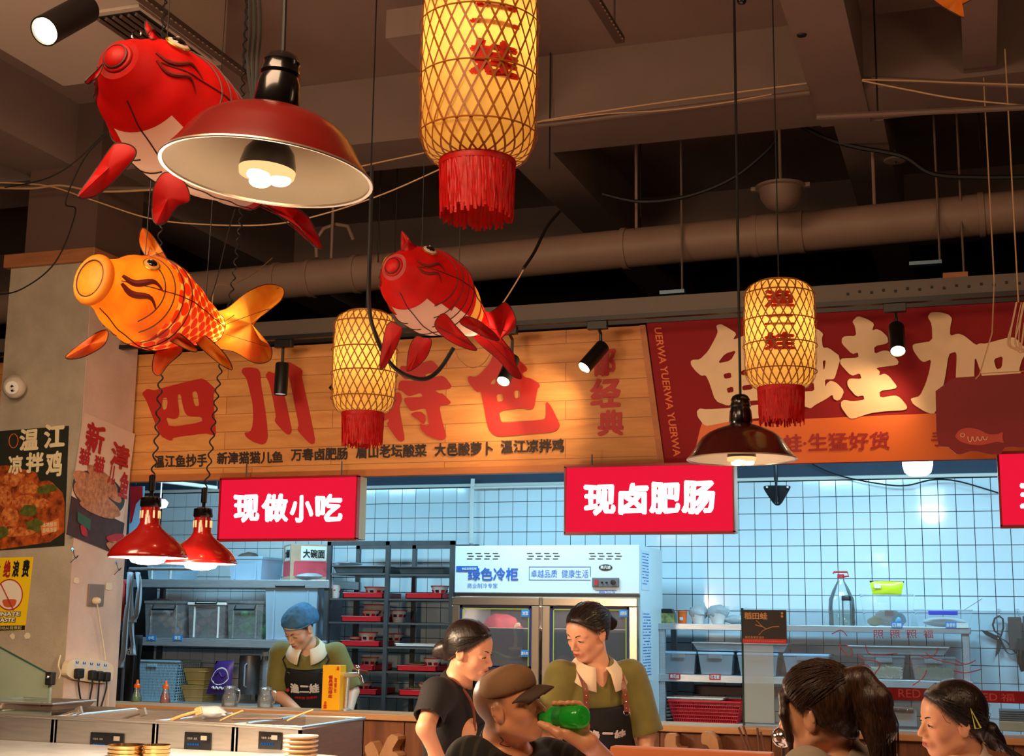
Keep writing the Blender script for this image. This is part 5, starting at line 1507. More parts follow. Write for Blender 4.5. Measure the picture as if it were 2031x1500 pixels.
for d_, (x0, x1) in enumerate(((FX0+.002, xm-.008), (xm+.008, FX1-.002))):
    dr = MB()
    z0, z1 = .12, 1.69
    fw_ = .052
    dr.box(x0, x1, FY-.045, FY, z1-fw_, z1); dr.box(x0, x1, FY-.045, FY, z0, z0+fw_); dr.box(x0, x0+fw_, FY-.045, FY, z0+fw_, z1-fw_); dr.box(x1-fw_, x1, FY-.045, FY, z0+fw_, z1-fw_)
    door = dr.build('door', M['alu'], fg, bevel=.005)
    i0, i1, k0, k1 = x0+fw_, x1-fw_, z0+fw_, z1-fw_
    g = MB().box(i0, i1, FY-.03, FY-.025, k0, k1).build('glass_pane', glass('fridge_glass_%d' % d_, (210, 205, 205), .12, .02), door)
    for (col_, ins, wdt) in ((navy, .0, .014), (yel, .016, .006)):
        b = MB()
        for (za, zb_) in ((k1-ins-wdt, k1-ins), (1.265+ins*.3, 1.265+ins*.3+wdt)): b.box(i0+ins, i1-ins, FY-.036, FY-.031, za, zb_)
        b.box(i0+ins, i0+ins+wdt, FY-.036, FY-.031, k0, k1-ins); b.box(i1-ins-wdt, i1-ins, FY-.036, FY-.031, k0, k1-ins)
        b.build('printed_border', col_, door)
    MB().box(i0, i1, FY+.06, FY+.5, 1.225, 1.24).build('wire_shelf', M['white'], fg)
    MB().box(i0, i1, FY+.06, FY+.5, .86, .875).build('wire_shelf', M['white'], fg)
    hx = x1-.026 if d_ == 0 else x0+.026
    MB().cbox((hx, FY-.062, 1.02), (.022, .03, .24)).build('door_handle', M['steel'], door, bevel=.006)
    tg = bx(*((1034, 1210, 1050, 1224) if d_ == 0 else (1228, 1210, 1245, 1224)), FY-.038, .003)
    tgo = MB().box(*tg).build('blue_tag', M['shelfblue'], door)
    lettering('凉菜' if d_ == 0 else '卤肥肠', rectY(*((1036, 1213, 1048, 1221) if d_ == 0 else (1230, 1213, 1243, 1221)), FY-.039), M['txtwhite'], door, bold=.02)
tgo = MB().box(*bx(1033, 1290, 1048, 1303, FY-.038, .003)).build('blue_tag', M['shelfblue'], fg)
lettering('鹅头肉', rectY(1034, 1293, 1047, 1300, FY-.039), M['txtwhite'], fg, bold=.02)
light('fridge_light', 'AREA', ((FX0+FX1)/2, FY+.2, 1.68), 6.0, (1, .86, .7), .9, ((FX0+FX1)/2, FY+.3, 0), .1)  # unseen light added to brighten the goods behind the glass
# fridge print
blu = mat('fridge_blue_lettering', (28, 90, 176), .5)
HY = FY-.0025
lettering('绿色冷柜', rectY(928, 1126, 1028, 1152, HY), blu, fg, bold=.025)
lettering('商业制冷专家', rectY(927, 1157, 987, 1167, HY), blu, fg)
lettering('卓越品质  健康生活', rectY(1053, 1130, 1167, 1146, HY), blu, fg)
b = MB()
for (a0, b0, a1, b1) in ((1049, 1124, 1171, 1125), (1049, 1150, 1171, 1151), (1049, 1124, 1050, 1151), (1170.5, 1124, 1171.5, 1144)): b.box(*bx(a0, b0, a1, b1, HY, .001))
b.build('blue_outline', blu, fg)
o = MB().box(*bx(905, 1123, 948, 1134, HY-.001, .002)).build('blue_badge', blu, fg)
lettering('本店支持花呗', rectY(916, 1126, 945, 1131, HY-.002), M['txtwhite'], o, bold=.01)
for gx in (926, 1045, 1168):
    b = MB()
    for r_ in range(3):
        for k in range(4): b.box(*bx(gx+(3 if r_ == 1 else 0)+k*17, 1097+r_*5.5, gx+(3 if r_ == 1 else 0)+k*17+11, 1098.4+r_*5.5, HY, .002))
    tag(b.build('vent_slots', M['blackm'], fg), kind='stuff')
cutout([[(1201+13.5*math.cos(a), 1126+6.5*math.sin(a)) for a in [2*PI*k/24 for k in range(24)]]], lambda u, v: atY(u, v, HY), M['blackm'], fg, 'oval_badge', Vector((0, .002, 0)))
lettering('美凡迪', rectY(1191, 1122, 1211, 1129, HY-.0015), M['txtwhite'], fg, bold=.02)
cp_ = MB().box(*bx(1174, 1146, 1227, 1165, FY-.012, .012)).build('control_panel', mat('control_grey', (86, 92, 100), .4), fg, bevel=.003)
MB().box(*bx(1179, 1150, 1186, 1161, FY-.016, .005)).build('red_switch', M['tagred'], cp_)
for px, r in ((1194, 2), (1203, 2), (1216, 5)):
    c = atY(px, 1155.5, FY-.013)
    MB().lathe([(r/330, 0), (r/330, .008), (.001, .01)], c, 16, R3('X', PI/2)).build('dial', M['blackm'], cp_, smooth=True)
lettering('4006 2ccs lle', rectY(1188, 1172, 1220, 1178, HY), blu, fg)
b = MB()
for (a0, b0, a1, b1) in ((1181, 1171, 1223, 1171.8), (1181, 1179, 1223, 1179.8)): b.box(*bx(a0, b0, a1, b1, HY, .001))
b.build('thin_frame_line', blu, fg)
# handwriting notes on the side panel
paper = mat('taped_paper', (206, 216, 224), .7)
for (y0, z0, z1, w_) in ((8.05, 1.74, 1.98, .2), (8.06, 1.2, 1.62, .24), (8.07, .95, 1.16, .2)):
    o = MB().box(FX1+.0005, FX1+.002, y0, y0+w_, z0, z1).build('taped_sheet', paper, fg)
    rr = random.Random(int(z0*100)); b = MB()
    z = z1-.025
    while z > z0+.02:
        y = y0+.02
        while y < y0+w_-.03:
            l = rr.uniform(.008, .028)
            if rr.random() > .15: b.box(FX1+.002, FX1+.0026, y, y+l, z, z+.007)
            y += l+.006
        z -= .018
    tag(b.build('handwriting', blu, o), kind='stuff')
MB().box(FX0+.03, FX1-.03, FY+.05, FY+.55, 1.50, 1.503).build('wire_shelf', M['white'], fg)
# goods in the fridge; the pink bundles carry the red signs' reflection as colour
for (px, Y, z, rx, rz, col_, lab) in ((995, 8.35, 1.24, .16, .17, (170, 50, 70), 'pink wrapped meat behind the left fridge door'), (1120, 8.3, 1.24, .06, .05, (180, 160, 190), 'pale bundle on the shelf behind the right fridge door'), (960, 8.3, .875, .12, .12, (170, 60, 80), 'pink bundle on the lower shelf of the left fridge door')):
    x = atY(px, 1260, Y).x
    crumple('food_bundle', lab, (x, Y, z+rz*1.0), (rx, .08, rz), mat('bundle_%d' % px, col_, .5, var=.2, vscale=20), 'food', px)
x = atY(1022, 1250, 8.2).x
fn = thing('ladle', 'pale ladle with a curled handle standing behind the left fridge glass', 'ladle', (x, 8.2, 1.36))
MB().ball((0, 0, .015), (.045, .04, .014), 16, 8).build('ladle_bowl', M['cream'], fn, smooth=True, local=True)
MB().tube(smooth_path([(0, 0, .02), (.005, 0, .08), (.0, 0, .13), (.01, 0, .16), (.03, 0, .165)]), .012, 8).build('handle', M['cream'], fn, smooth=True, local=True)
lv = MB().grid(lambda i, j: Vector((x-.14+.28*i/8, 8.12+.1*j/2, 1.345+.02*math.cos(i/8*2*PI)-.0)), 9, 3)
tag(lv.build('green_leaf_tray', mat('lime_tray', (170, 190, 40), .5), smooth=True, recalc=False), 'lime green leaf-like tray under the ladle in the fridge', 'tray')
lv.v and bpy.data.objects['green_leaf_tray'].modifiers.new('thickness', 'SOLIDIFY').__setattr__('thickness', .008)

# ---- right shelving unit
SX0, SX1, SYf, SYb = -1.945, -.08, 8.5, 8.9
sr = thing('shelving_unit', 'stainless steel shelving unit right of the fridge, against the white tiles', 'shelf', (-1, 8.7, 0))
for z, th in ((1.545, .038), (1.235, .045), (.945, .04)):
    MB().box(SX0, SX1, SYf, SYb, z-th, z).build('shelf_board', M['steel'], sr, bevel=.003)
for x in (SX0+.03, SX1-.03):
    for y in (SYf+.03, SYb-.03):
        MB().box(x-.018, x+.018, y-.018, y+.018, 0, 1.507).build('post', M['steel'], sr)
MB().box(-1.78, -.3, 8.84, 8.87, 1.10, 1.16).build('back_rail', mat('maroon_rail', (84, 30, 26), .5), sr)
for px, py, m_, s in ((1338, 1342, M['tagred'], '黄花丝'), (1418, 1343, M['tagred'], '红花椒'), (1503, 1345, M['tagred'], '青花椒'), (1779, 1240, M['shelfblue'], '白糖'), (1886, 1240, M['shelfblue'], '鱼香粉')):
    o = MB().box(*bx(px-11, py-6, px+11, py+6, SYf-.005, .004)).build('shelf_tag', m_, sr)
    lettering(s, rectY(px-9, py-4, px+9, py+4, SYf-.006), M['txtwhite'], o, bold=.02)
o = MB().box(*bx(1897, 1236, 1920, 1246, SYf-.005, .004)).build('white_label', M['white'], sr)
Z1_, Z2_, Z3_ = 1.545, 1.235, .945
def onS(px, Y, z): return Vector((atY(px, 1300, Y).x, Y, z+.0005))
# top shelf
t = thing('juice_carton', 'small green and yellow drink carton at the left end of the top shelf', 'carton', onS(1325, 8.62, Z1_))
MB().box(-.045, .045, -.035, .035, 0, .062).build('carton_body', mat('carton_green', (176, 170, 96), .5, var=.3, vscale=30, col2=(50, 80, 50)), t, local=True)
MB().prism([(-.045, .062), (.045, .062), (.03, .09), (-.03, .09)], lambda u, v: Vector((u, -.035, v)), Vector((0, .07, 0))).build('gable_top', M['blackm'], t, local=True)
t = thing('orange_jar', 'small orange tub beside the drink carton on the top shelf', 'jar', onS(1354, 8.62, Z1_))
om = mat('orange_plastic', (232, 100, 30), .4)
zlathe([(.001, 0), (.028, 0), (.029, .065), (.031, .067), (.031, .078), (.001, .08)], 0, om, 'jar_body', t)
lettering('糖', lambda u, v: t.location+Vector((-.012+.024*u, -.0305, .02+.02*v)), M['txtwhite'], t, bold=.02)
for px, r, lab in ((1386, .055, 'plastic-wrapped white bowl beside the orange tub'), (1425, .062, 'larger plastic-wrapped white bowl left of the menu card')):
    t = thing('wrapped_bowl', lab, 'bowl', onS(px, 8.64, Z1_))
    zlathe([(.001, 0), (r*.6, 0), (r*.95, .06), (r, .065), (r*.9, .06), (r*.5, .01), (.001, .01)], 0, M['bowlw'], 'bowl_body', t)
    o = crumple('bag_wrap', None, onS(px, 8.64, Z1_)+Vector((0, 0, .072)), (r*1.15, r, .045), bgm, 'bag', px)
    o.parent = t; o.matrix_parent_inverse = WORLD[t.name].inverted()
crumple('plastic_bag', 'loose white plastic bag lying behind the menu card on the top shelf', onS(1460, 8.66, Z1_)+Vector((0, 0, .028)), (.09, .05, .026), bgm, 'bag', 44)
t = thing('water_bottle', 'big clear water bottle with a red carrying handle on the top shelf', 'bottle', onS(1672, 8.68, Z1_))
zlathe([(.001, 0), (.075, 0), (.08, .01), (.078, .05), (.08, .10), (.076, .16), (.05, .22), (.022, .27), (.02, .29)], 0, M['glassy'], 'bottle_body', t, 32)
zlathe([(.001, .002), (.073, .002), (.074, .09), (.001, .09)], 0, glass('water', (232, 246, 242), .12, .02), 'water', t, 32)
zlathe([(.001, .312), (.02, .312), (.022, .288), (.001, .288)], 0, M['tagred'], 'red_cap', t)
MB().tube([(-.045, 0, .315), (-.04, 0, .325), (.04, 0, .325), (.048, 0, .30), (.0, 0, .295)], .006, 8).build('carry_handle', M['tagred'], t, smooth=True, local=True)
t = thing('glass_tumbler', 'slim clear bottle with a dark steel cap in front of the water bottle', 'bottle', onS(1682, 8.57, Z1_))
zlathe([(.001, 0), (.027, 0), (.028, .14), (.026, .15)], 0, M['glassy'], 'bottle_body', t)
zlathe([(.001, .002), (.025, .002), (.025, .07), (.001, .07)], 0, bpy.data.materials['water'], 'water', t)
zlathe([(.001, .178), (.026, .178), (.029, .172), (.029, .15), (.001, .15)], 0, M['blackm'], 'cap', t)
def tub(label, px0, px1, Y, z, h, m, depth=.26, clip=None, lid=False):
    x0 = atY(px0, 1200, Y).x; x1 = atY(px1, 1200, Y).x
    t = thing('plastic_tub', label, 'tub', ((x0+x1)/2, Y+depth/2, z+.0005))
    w2 = (x1-x0)/2; d2 = depth/2
    b = MB()
    lo = [(-w2*.86, -d2*.86), (w2*.86, -d2*.86), (w2*.86, d2*.86), (-w2*.86, d2*.86)]; hi = [(-w2, -d2), (w2, -d2), (w2, d2), (-w2, d2)]
    b.add([(p[0], p[1], .002) for p in lo]+[(p[0], p[1], h) for p in hi], [(0, 1, 2, 3)]+[(k, (k+1) % 4, (k+1) % 4+4, k+4) for k in range(4)])
    b.build('tub_body', m, t, local=True)
    if lid: MB().box(-w2-.004, w2+.004, -d2-.004, d2+.004, h, h+.016).build('lid', lid, t, local=True, bevel=.005)
    else: MB().tube([(-w2, -d2, h), (w2, -d2, h), (w2, d2, h), (-w2, d2, h)], .004, 6, closed=True).build('rim', m, t, local=True)
    if clip: MB().box(-w2*.5, w2*.5, -d2-.012, -d2, h-.03, h-.006).build('clip', clip, t, local=True, bevel=.003)
    return t, w2, d2
t, w2, d2 = tub('open clear tub of food packets under the yellow noodle packet', 1706, 1812, 8.56, Z1_, .185, M['clear'])
for k, (dx, dz, r3, col_) in enumerate(((-.09, .03, (.05, .04, .028), (214, 200, 90)), (0, .055, (.08, .05, .045), (222, 222, 214)), (.08, .04, (.04, .05, .04), (90, 180, 214)), (-.01, .025, (.055, .03, .02), (200, 206, 210)), (-.1, .02, (.03, .03, .02), (80, 170, 214)))):
    o = crumple('food_packet', None, Vector((t.location.x+dx*.8, 8.62+.03*(k % 2), Z1_+dz)), r3, mat('packet_%d' % k, col_, .4, var=.1, vscale=20), 'packet', k*7)
    tag(o, ['yellow packet at the left inside the open clear tub', 'white noodle block in the middle of the open clear tub', 'light blue packet at the right inside the open clear tub', 'silver packet at the front of the open clear tub', 'small blue packet low in the left corner of the tub'][k], 'packet')
MB().cbox((0.01, -.1, .075), (.05, .004, .03)).build('red_label', M['tagred'], t, local=True)
pk, pf = packet('noodle_packet', 'yellow-green noodle packet with a black top edge, lying on the tub', [(1731, 1182), (1787, 1182), (1724, 1152), (1793, 1153)], 8.62, .02, mat('lime_packet', (206, 214, 40), .35, coat=.3), 'packet')
MB().grid(lambda i, j: pf(i, .88+.12*j), 2, 2).build('black_edge', M['blackm'], pk, recalc=False)
MB().grid(lambda i, j: pf(.12+.2*i, .5+.25*j)+Vector((0, -.012, 0)), 2, 2).build('white_label', M['white'], pk, recalc=False)
t, w2, d2 = tub('clear tub with a blue clip holding white flour, right end of top shelf', 1812, 1928, 8.56, Z1_, .10, M['clear'], clip=mat('blue_clip', (30, 60, 190), .4))
MB().ball((0, 0, .03), (w2*.75, d2*.75, .03), 20, 8).build('flour', M['bowlw'], t, smooth=True, local=True)
MB().tube([(w2*.7, 0, .10), (w2*1.35, .0, .17)], .002, 5).build('thin_spoon', M['steel_dark'], t, local=True)
# middle shelf
steeltray('shiny steel tray resting on the grey tubs, left of the menu card', 1372, 1560, 8.53, Z2_+.145, .048, .3)
steeltray('steel tray resting on the pickle tubs at the right end', 1680, 1878, 8.53, Z2_+.145, .045, .3)
tubm = glass('smoky_tub', (190, 202, 214), .45, .15)
tubl = mat('tub_lid_blue', (150, 182, 206), .4)
M['seed'] = mat('dark_seed_mix', (112, 104, 112), .8, var=.5, vscale=60)
radish = mat('shredded_radish', (252, 244, 206), .5)
pickl = mat('chopped_pickles', (166, 166, 70), .5)
for k, (p0, p1, lab, cont) in enumerate(((1313, 1378, 'smoky tub of dark seeds with blue lid, leftmost on the middle shelf', 'seed'), (1384, 1452, 'smoky tub of dark seeds with blue lid, second on the middle shelf', 'seed'),
        (1461, 1540, 'tub of pale seeds seen through the hanging plastic sheet', 'seed'), (1552, 1640, 'wide smoky tub with a blue lid right of the plastic sheet', 'seed'),
        (1710, 1790, 'clear tub of white shredded radish on the middle shelf', 'radish'), (1803, 1890, 'clear tub of green chopped pickles on the middle shelf', 'pickle'))):
    t, w2, d2 = tub(lab, p0, p1, 8.53, Z2_, .122, tubm if cont == 'seed' else M['clear'], .28, lid=tubl if cont == 'seed' else M['clear'])
    if cont == 'seed':
        MB().box(-w2*.83, w2*.83, -d2*.83, d2*.83, .004, .085).build('seed_filling', M['seed'], t, local=True, bevel=.01)
    else:
        rr = random.Random(k); b = MB()
        for q_ in range(320):
            f = rr.uniform(.0, 1)
            h_ = .075*(1-.35*abs(f-.6))
            c = Vector(((f*2-1)*w2*.8, rr.uniform(-d2*.82, -d2*.5), rr.uniform(.01, h_)))
            a = rr.uniform(0, PI); l = rr.uniform(.008, .016)
            dv = Vector((math.cos(a), rr.uniform(-.3, .3), math.sin(a)))*l
            b.tube([c-dv, c+dv], .0024, 4)
        tag(b.build('shreds', radish if cont == 'radish' else pickl, t, local=True), kind='stuff')
        MB().box(-w2*.8, w2*.8, -d2*.45, d2*.8, .004, .07).build('filling', radish if cont == 'radish' else pickl, t, local=True)
    MB().box(-w2*.4, w2*.4, -d2-.01, -d2-.003, .10, .125).build('clip', M['clear'], t, local=True)
# bottom
rb_ = thing('red_basket', 'red perforated plastic basket on the bottom shelf right of the fridge', 'basket', onS(1400, 8.6, Z3_))
x0 = atY(1328, 1400, 8.52).x-rb_.location.x; x1 = atY(1470, 1400, 8.52).x-rb_.location.x
b = MB()
h = .125
for j in range(7):
    f = j/6; k = .86+.14*f; z = .004+h*f
    b.tube([(x0*k, -.08-.03*f, z), (x1*k, -.08-.03*f, z), (x1*k, .16, z), (x0*k, .16, z)], .0045, 5, closed=True)
for i in range(34):
    f = i/33
    b.tube([(x0*.86+(x1-x0)*.86*f, -.08, .004), (x0+(x1-x0)*f, -.11, .004+h)], .0035, 4)
    if i < 10:
        y = -.08+.24*i/9
        for xx in (x0, x1): b.tube([(xx*.86, y, .004), (xx, y, .004+h)], .0035, 4)
M['basketred'] = mat('basket_red', (206, 20, 34), .35)
tag(b.build('mesh_wall', M['basketred'], rb_, local=True), kind='stuff')
MB().tube([(x0, -.11, h+.004), (x1, -.11, h+.004), (x1, .16, h+.004), (x0, .16, h+.004)], .008, 8, closed=True).build('rim', M['basketred'], rb_, local=True)
MB().box(x0*.85, x1*.85, -.08, .15, .001, .004).build('base', M['basketred'], rb_, local=True)
MB().box(x0*.8, x1*.8, -.07, .14, .006, .09).build('lining', mat('basket_inside', (150, 40, 40), .6), rb_, local=True)
for k in range(6):
    t = thing('plate', 'white plate in the stack left of the red basket, number %s from the top' % ['one', 'two', 'three', 'four', 'five', 'six'][k], 'plate', onS(1316, 8.62, Z3_)+Vector((0, 0, .012+(5-k)*.022)), 0, 'plates left of the red basket')
    t['label'] = '%s white plate in the stack left of the red basket' % ['topmost', 'second from the top', 'third from the top', 'third from the bottom', 'second from the bottom', 'bottom'][k]
    zlathe([(.001, -.010), (.04, -.010), (.062, .0), (.064, .004), (.06, .004), (.04, -.004), (.001, -.004)], 0, M['bowlw'], 'dish', t)
    MB().lathe([(.061, .001), (.065, .0035), (.061, .0055)], seg=24).build('rim_edge', M['bowlw'], t, smooth=True, local=True)
steeltray('flat white-rimmed tray lying in the top of the red basket', 1322, 1430, 8.53, Z3_+.132, .012, .2, M['white'])
# low block and chopping things right of the glass
t = thing('cleaver_knife', 'brown-handled knife lying behind the glass between the two seated women', 'knife', atY(1784, 1408, 8.45))
hx0 = atY(1752, 1406, 8.45); hx1 = atY(1812, 1409, 8.45)
MB().tube([hx0, hx0.lerp(hx1, .5)+Vector((0, 0, .003)), hx1], [.014, .019, .016], 10).build('handle', mat('knife_wood', (92, 46, 30), .5), t, smooth=True)
for f in (.2, .5, .8):
    c = hx0.lerp(hx1, f); MB().ball(c+Vector((0, -.017, 0)), .004, 8, 5).build('rivet', M['chrome'], t, smooth=True)
MB().cbox(hx0.lerp(hx1, .5)+Vector((.02, .02, -.05)), (.16, .003, .09)).build('blade', M['steel'], t)
bwc = wood('board_wood', (150, 104, 70), (176, 128, 90), 6)
t = MB().box(*bx(1716, 1400, 1758, 1440, 8.5, .2)); tag(t.build('chopping_block', bwc, bevel=.006), 'pale wooden chopping block left of the brown-handled knife', 'board')
t = MB().box(*bx(1982, 1432, 2060, 1452, 8.4, .25)); tag(t.build('chopping_board', bwc, bevel=.004), 'thick chopping board at the bottom right behind the ponytail girl', 'board')
for k in range(5):
    z0 = atY(2010, 1430-k*4.4, 8.42).z; xx0 = atY(1982, 1420, 8.42).x
    o = MB().box(xx0, xx0+.32, 8.42, 8.6, z0, z0+.007).build('dark_plate', M['steel_dark'], bevel=.002)
    tag(o, '%s thin dark tray in the small pile on the thick chopping board' % ['bottom', 'second lowest', 'middle', 'second highest', 'topmost'][k], 'tray', 'thin dark trays on the chopping board')
# work table under those things
wt = thing('work_table', 'steel work table behind the glass at the far right', 'table', (.4, 8.5, 0))
MB().box(-.06, 1.4, 8.3, 8.95, .86, .90).build('table_top', M['steel'], wt, bevel=.003)
for x in (0, 1.34):
    for y in (8.34, 8.9): MB().box(x-.02, x+.02, y-.02, y+.02, 0, .86).build('leg', M['steel'], wt)

# wall hooks with scissors and boards
def wallhook(px, py):
    c = atY(px, py, 8.985)
    t = thing('wall_hook', 'clear adhesive wall hook holding the %s' % ('scissors' if px < 2000 else 'wooden board'), 'hook', c)
    MB().lathe([(.001, -.004), (.014, -.004), (.014, 0)], c, 16, R3('X', PI/2)).build('pad', M['clear'], t)
    MB().tube(smooth_path([c+Vector((0, -.004, 0)), c+Vector((0, -.015, -.02)), c+Vector((.008, -.02, -.035)), c+Vector((0, -.024, -.042)), c+Vector((-.008, -.02, -.035))]), .0016, 6).build('wire_hook', M['chrome'], t)
wallhook(1981, 1212); wallhook(2018, 1212)
sc = thing('scissors', 'open kitchen scissors hanging on the white tiles', 'scissors', atY(1981, 1268, 8.95))
scm = mat('scissor_steel', (84, 88, 94), .35, .8)
piv = atY(1980, 1267, 8.95)
cutout([[(1944, 1249), (1960, 1253), (1975, 1260), (1986, 1262), (1982, 1272), (1970, 1268), (1955, 1260)]], lambda u, v: atY(u, v, 8.95), scm, sc, 'blade', Vector((0, .003, 0)))
cutout([[(1974, 1305), (1976, 1285), (1978, 1268), (1986, 1264), (1988, 1275), (1983, 1292)]], lambda u, v: atY(u, v, 8.953), scm, sc, 'blade', Vector((0, .003, 0)))
MB().tube([atY(*p, 8.948) for p in ((1985, 1262), (1990, 1245), (1989, 1228), (1982, 1222), (1973, 1227), (1969, 1240), (1973, 1252), (1982, 1258))], .006, 8, closed=True).build('finger_ring', scm, sc, smooth=True)
MB().tube([atY(*p, 8.948) for p in ((1984, 1266), (1996, 1272), (2006, 1284), (2015, 1296), (2006, 1298), (1996, 1292), (1990, 1282))], .006, 8, closed=True).build('finger_ring', scm, sc, smooth=True)
MB().ball(piv+Vector((0, -.006, 0)), .006, 8, 6).build('rivet', M['chrome'], sc, smooth=True)
for k, (p0, p1, py0, py1) in enumerate(((2000, 2027, 1224, 1290), (2030, 2060, 1222, 1292))):
    b_ = bx(p0, py0, p1, py1, 8.93, .02)
    o = MB().box(*b_).build('wooden_board', mat('dark_board_wood_%d' % k, (92, 74, 68), .6, var=.15), bevel=.006)
    tag(o, ['dark wooden board hanging right of the scissors', 'second dark wooden board cut by the right photo edge'][k], 'board')
kb = thing('hanging_cleaver', 'black-handled cleaver hanging under the wooden board, right edge', 'knife', atY(2025, 1300, 8.9))
MB().tube([atY(2026, 1290, 8.9), atY(2024, 1310, 8.9), atY(2030, 1332, 8.9)], [.018, .022, .016], 10).build('handle', M['blackm'], kb, smooth=True)
MB().cbox(atY(2026, 1280, 8.9), (.05, .004, .08)).build('blade', scm, kb)

# bulbs, brackets and wires of the kitchen
c = atY(1820, 925, 8.0)
kl = thing('kitchen_lamp', 'bright white lamp glowing under the red fascia sign at the right', 'lamp', c)
MB().lathe([(.001, -.055), (.05, -.052), (.072, -.035), (.082, .0), (.085, .055), (.001, .055)], seg=32).build('glowing_cover', emitter('white_lamp_glow', (225, 245, 255), 9), kl, smooth=True, local=True, sharp=60)
MB().lathe([(.07, .055), (.075, .06), (.03, .09), (.001, .09)], seg=24).build('socket', M['white'], kl, smooth=True, local=True)
MB().tube([(0, 0, .08), (0, 0, 2.9-c.z)], .004, 6).build('cord', M['white'], kl, local=True)
light('kitchen_lamp_light', 'POINT', c+Vector((0, 0, -.1)), 10, (.7, .9, 1), .08)
c = atY(318, 1000, 7.6)
kl = thing('kitchen_lamp', 'small bright lamp glimpsed behind the front heat lamp', 'lamp', c)
MB().lathe([(.001, -.03), (.04, -.02), (.05, .01), (.03, .03), (.001, .03)], seg=24).build('glowing_cover', bpy.data.materials['white_lamp_glow'], kl, smooth=True, local=True)
MB().tube([(0, 0, .03), (0, 0, 2.9-c.z)], .004, 6).build('cord', M['white'], kl, local=True)
# tube fixture dark, left
a = atY(300, 952, 7.9); b2 = atY(430, 968, 8.3)
fx = thing('tube_light', 'slim pale tube fixture slanting across the dark kitchen ceiling strip', 'lamp', a)
MB().tube([a, b2], .014, 10).build('tube', M['white'], fx, smooth=True)
for p in (a, b2): MB().tube([p, Vector((p.x, p.y, 2.9))], .004, 6).build('drop_rod', M['steel_dark'], fx)
# triangular bracket
c = atY(1541, 960, 8.0)
br = thing('wall_bracket', 'black triangular bracket on a pipe, under the small pendant lamp', 'bracket', c)
tri = [(1515, 963), (1567, 963), (1568, 968), (1548, 1003), (1536, 1003), (1514, 970)]
cutout([round_loop(tri, 2)], lambda u, v: atY(u, v, 8.0), M['black'], br, 'plate', Vector((0, .012, 0)))
MB().tube([atY(1539, 942, 7.97), atY(1540, 1000, 7.97)], .008, 8).build('rib', M['black'], br, smooth=True)
MB().tube([atY(1539, 955, 8.0), Vector((atY(1539, 955, 8.0).x, 8.0, 2.9))], .012, 8).build('arm', M['black'], br, smooth=True)
for p in ((1521, 967), (1562, 967), (1541, 998)): MB().ball(atY(p[0], p[1], 7.996), .007, 8, 6).build('bolt', M['steel'], br, smooth=True)
wire('black_cable', 'thin black cable drooping over the white tiles at the right', [(1600, 915), (1640, 935), (1690, 950), (1760, 962), (1800, 963), (1850, 952), (1900, 955), (1980, 978)], 8.9, .005, M['rubber'])
wire('conduit_pipe', 'vertical white pipe on the tiles left of the fridge top', [(938, 950), (936, 1000), (935, 1078)], 8.95, .016, M['white'])
wire('conduit_pipe', 'short white pipe elbow above the fridge', [(938, 968), (1020, 966), (1121, 964)], 8.94, .010, M['white'])

# ---- glass partition on the counter with printed graphics and menu card
GY = 6.64
gx0 = atY(1474, 1300, GY).x; gz1 = atY(1560, 1208, GY).z
gp = thing('glass_partition', 'clear glass partition with red line graphics standing on the counter', 'partition', (gx0, GY, ZC))
MB().box(gx0, .95, GY, GY+.008, ZC, gz1).build('glass_pane', glass('partition_glass', (232, 240, 244), .05, .02), gp)
MB().box(gx0-.006, gx0+.003, GY-.006, GY+.014, ZC, gz1+.002).build('green_glass_edge', mat('glass_edge', (34, 66, 60), .2), gp)
MB().box(*bx(1476, 1278, 1535, 1434, GY-.006, .003)).build('plastic_sheet', glass('milky_sheet', (214, 232, 242), .35, .3), gp)
mc = thing('menu_card', 'black menu card with gold heading fixed to the glass partition', 'menu', atY(1516, 1277, GY-.03))
MB().box(*bx(1473, 1210, 1560, 1277, GY-.03, .006)).build('card', mat('menu_black', (26, 12, 12), .5), mc)
gold = mat('menu_gold', (196, 140, 84), .5)
lettering('稻田蛙', rectY(1476, 1215, 1522, 1229, GY-.032), gold, mc, bold=.03)
MB().box(*bx(1473, 1268, 1560, 1277, GY-.0315, .001)).build('red_foot', M['tagred'], mc)
lettering('鲜炙香嫩营蛙蛙', rectY(1478, 1262, 1515, 1267, GY-.033), gold, mc)
lettering('····················', rectY(1478, 1271, 1556, 1273, GY-.033), gold, mc)
MB().tube([atY(*p, GY-.033) for p in ((1498, 1240), (1512, 1243), (1520, 1248), (1532, 1244), (1545, 1243))], .0022, 5).build('gold_branch', gold, mc)
MB().tube([atY(*p, GY-.033) for p in ((1520, 1248), (1512, 1252), (1505, 1260))], .0016, 5).build('gold_branch', gold, mc)
MB().tube([atY(*p, GY-.033) for p in ((1512, 1243), (1505, 1236), (1500, 1231))], .0014, 5).build('gold_branch', gold, mc)
for (x_, y_) in ((1551, 1217), (1551, 1223)): MB().lathe([(.001, 0), (.006, 0)], atY(x_, y_, GY-.033), 12, R3('X', PI/2)).build('gold_dot', gold, mc, recalc=False)
redl = mat('red_line_print', (176, 60, 66), .5)
redt = glass('red_tint_film', (190, 60, 70), .35, .1)
b_ = bx(1720, 1368, 2060, 1392, GY-.004, .002); MB().box(*b_).build('red_film_band', redt, gp)
c = (1749, 1374)
MB().tube([atY(c[0]+14*math.cos(a), c[1]+14*math.sin(a), GY-.005) for a in [2*PI*k/28 for k in range(28)]], .0016, 5, closed=True).build('red_ring', redl, gp)
lettering('福', rectY(1740, 1365, 1758, 1383, GY-.005), redl, gp)
lettering('RED', rectY(1782, 1368, 1826, 1384, GY-.005), redl, gp)
lettering('福', rectY(1985, 1376, 2012, 1392, GY-.005), redl, gp)
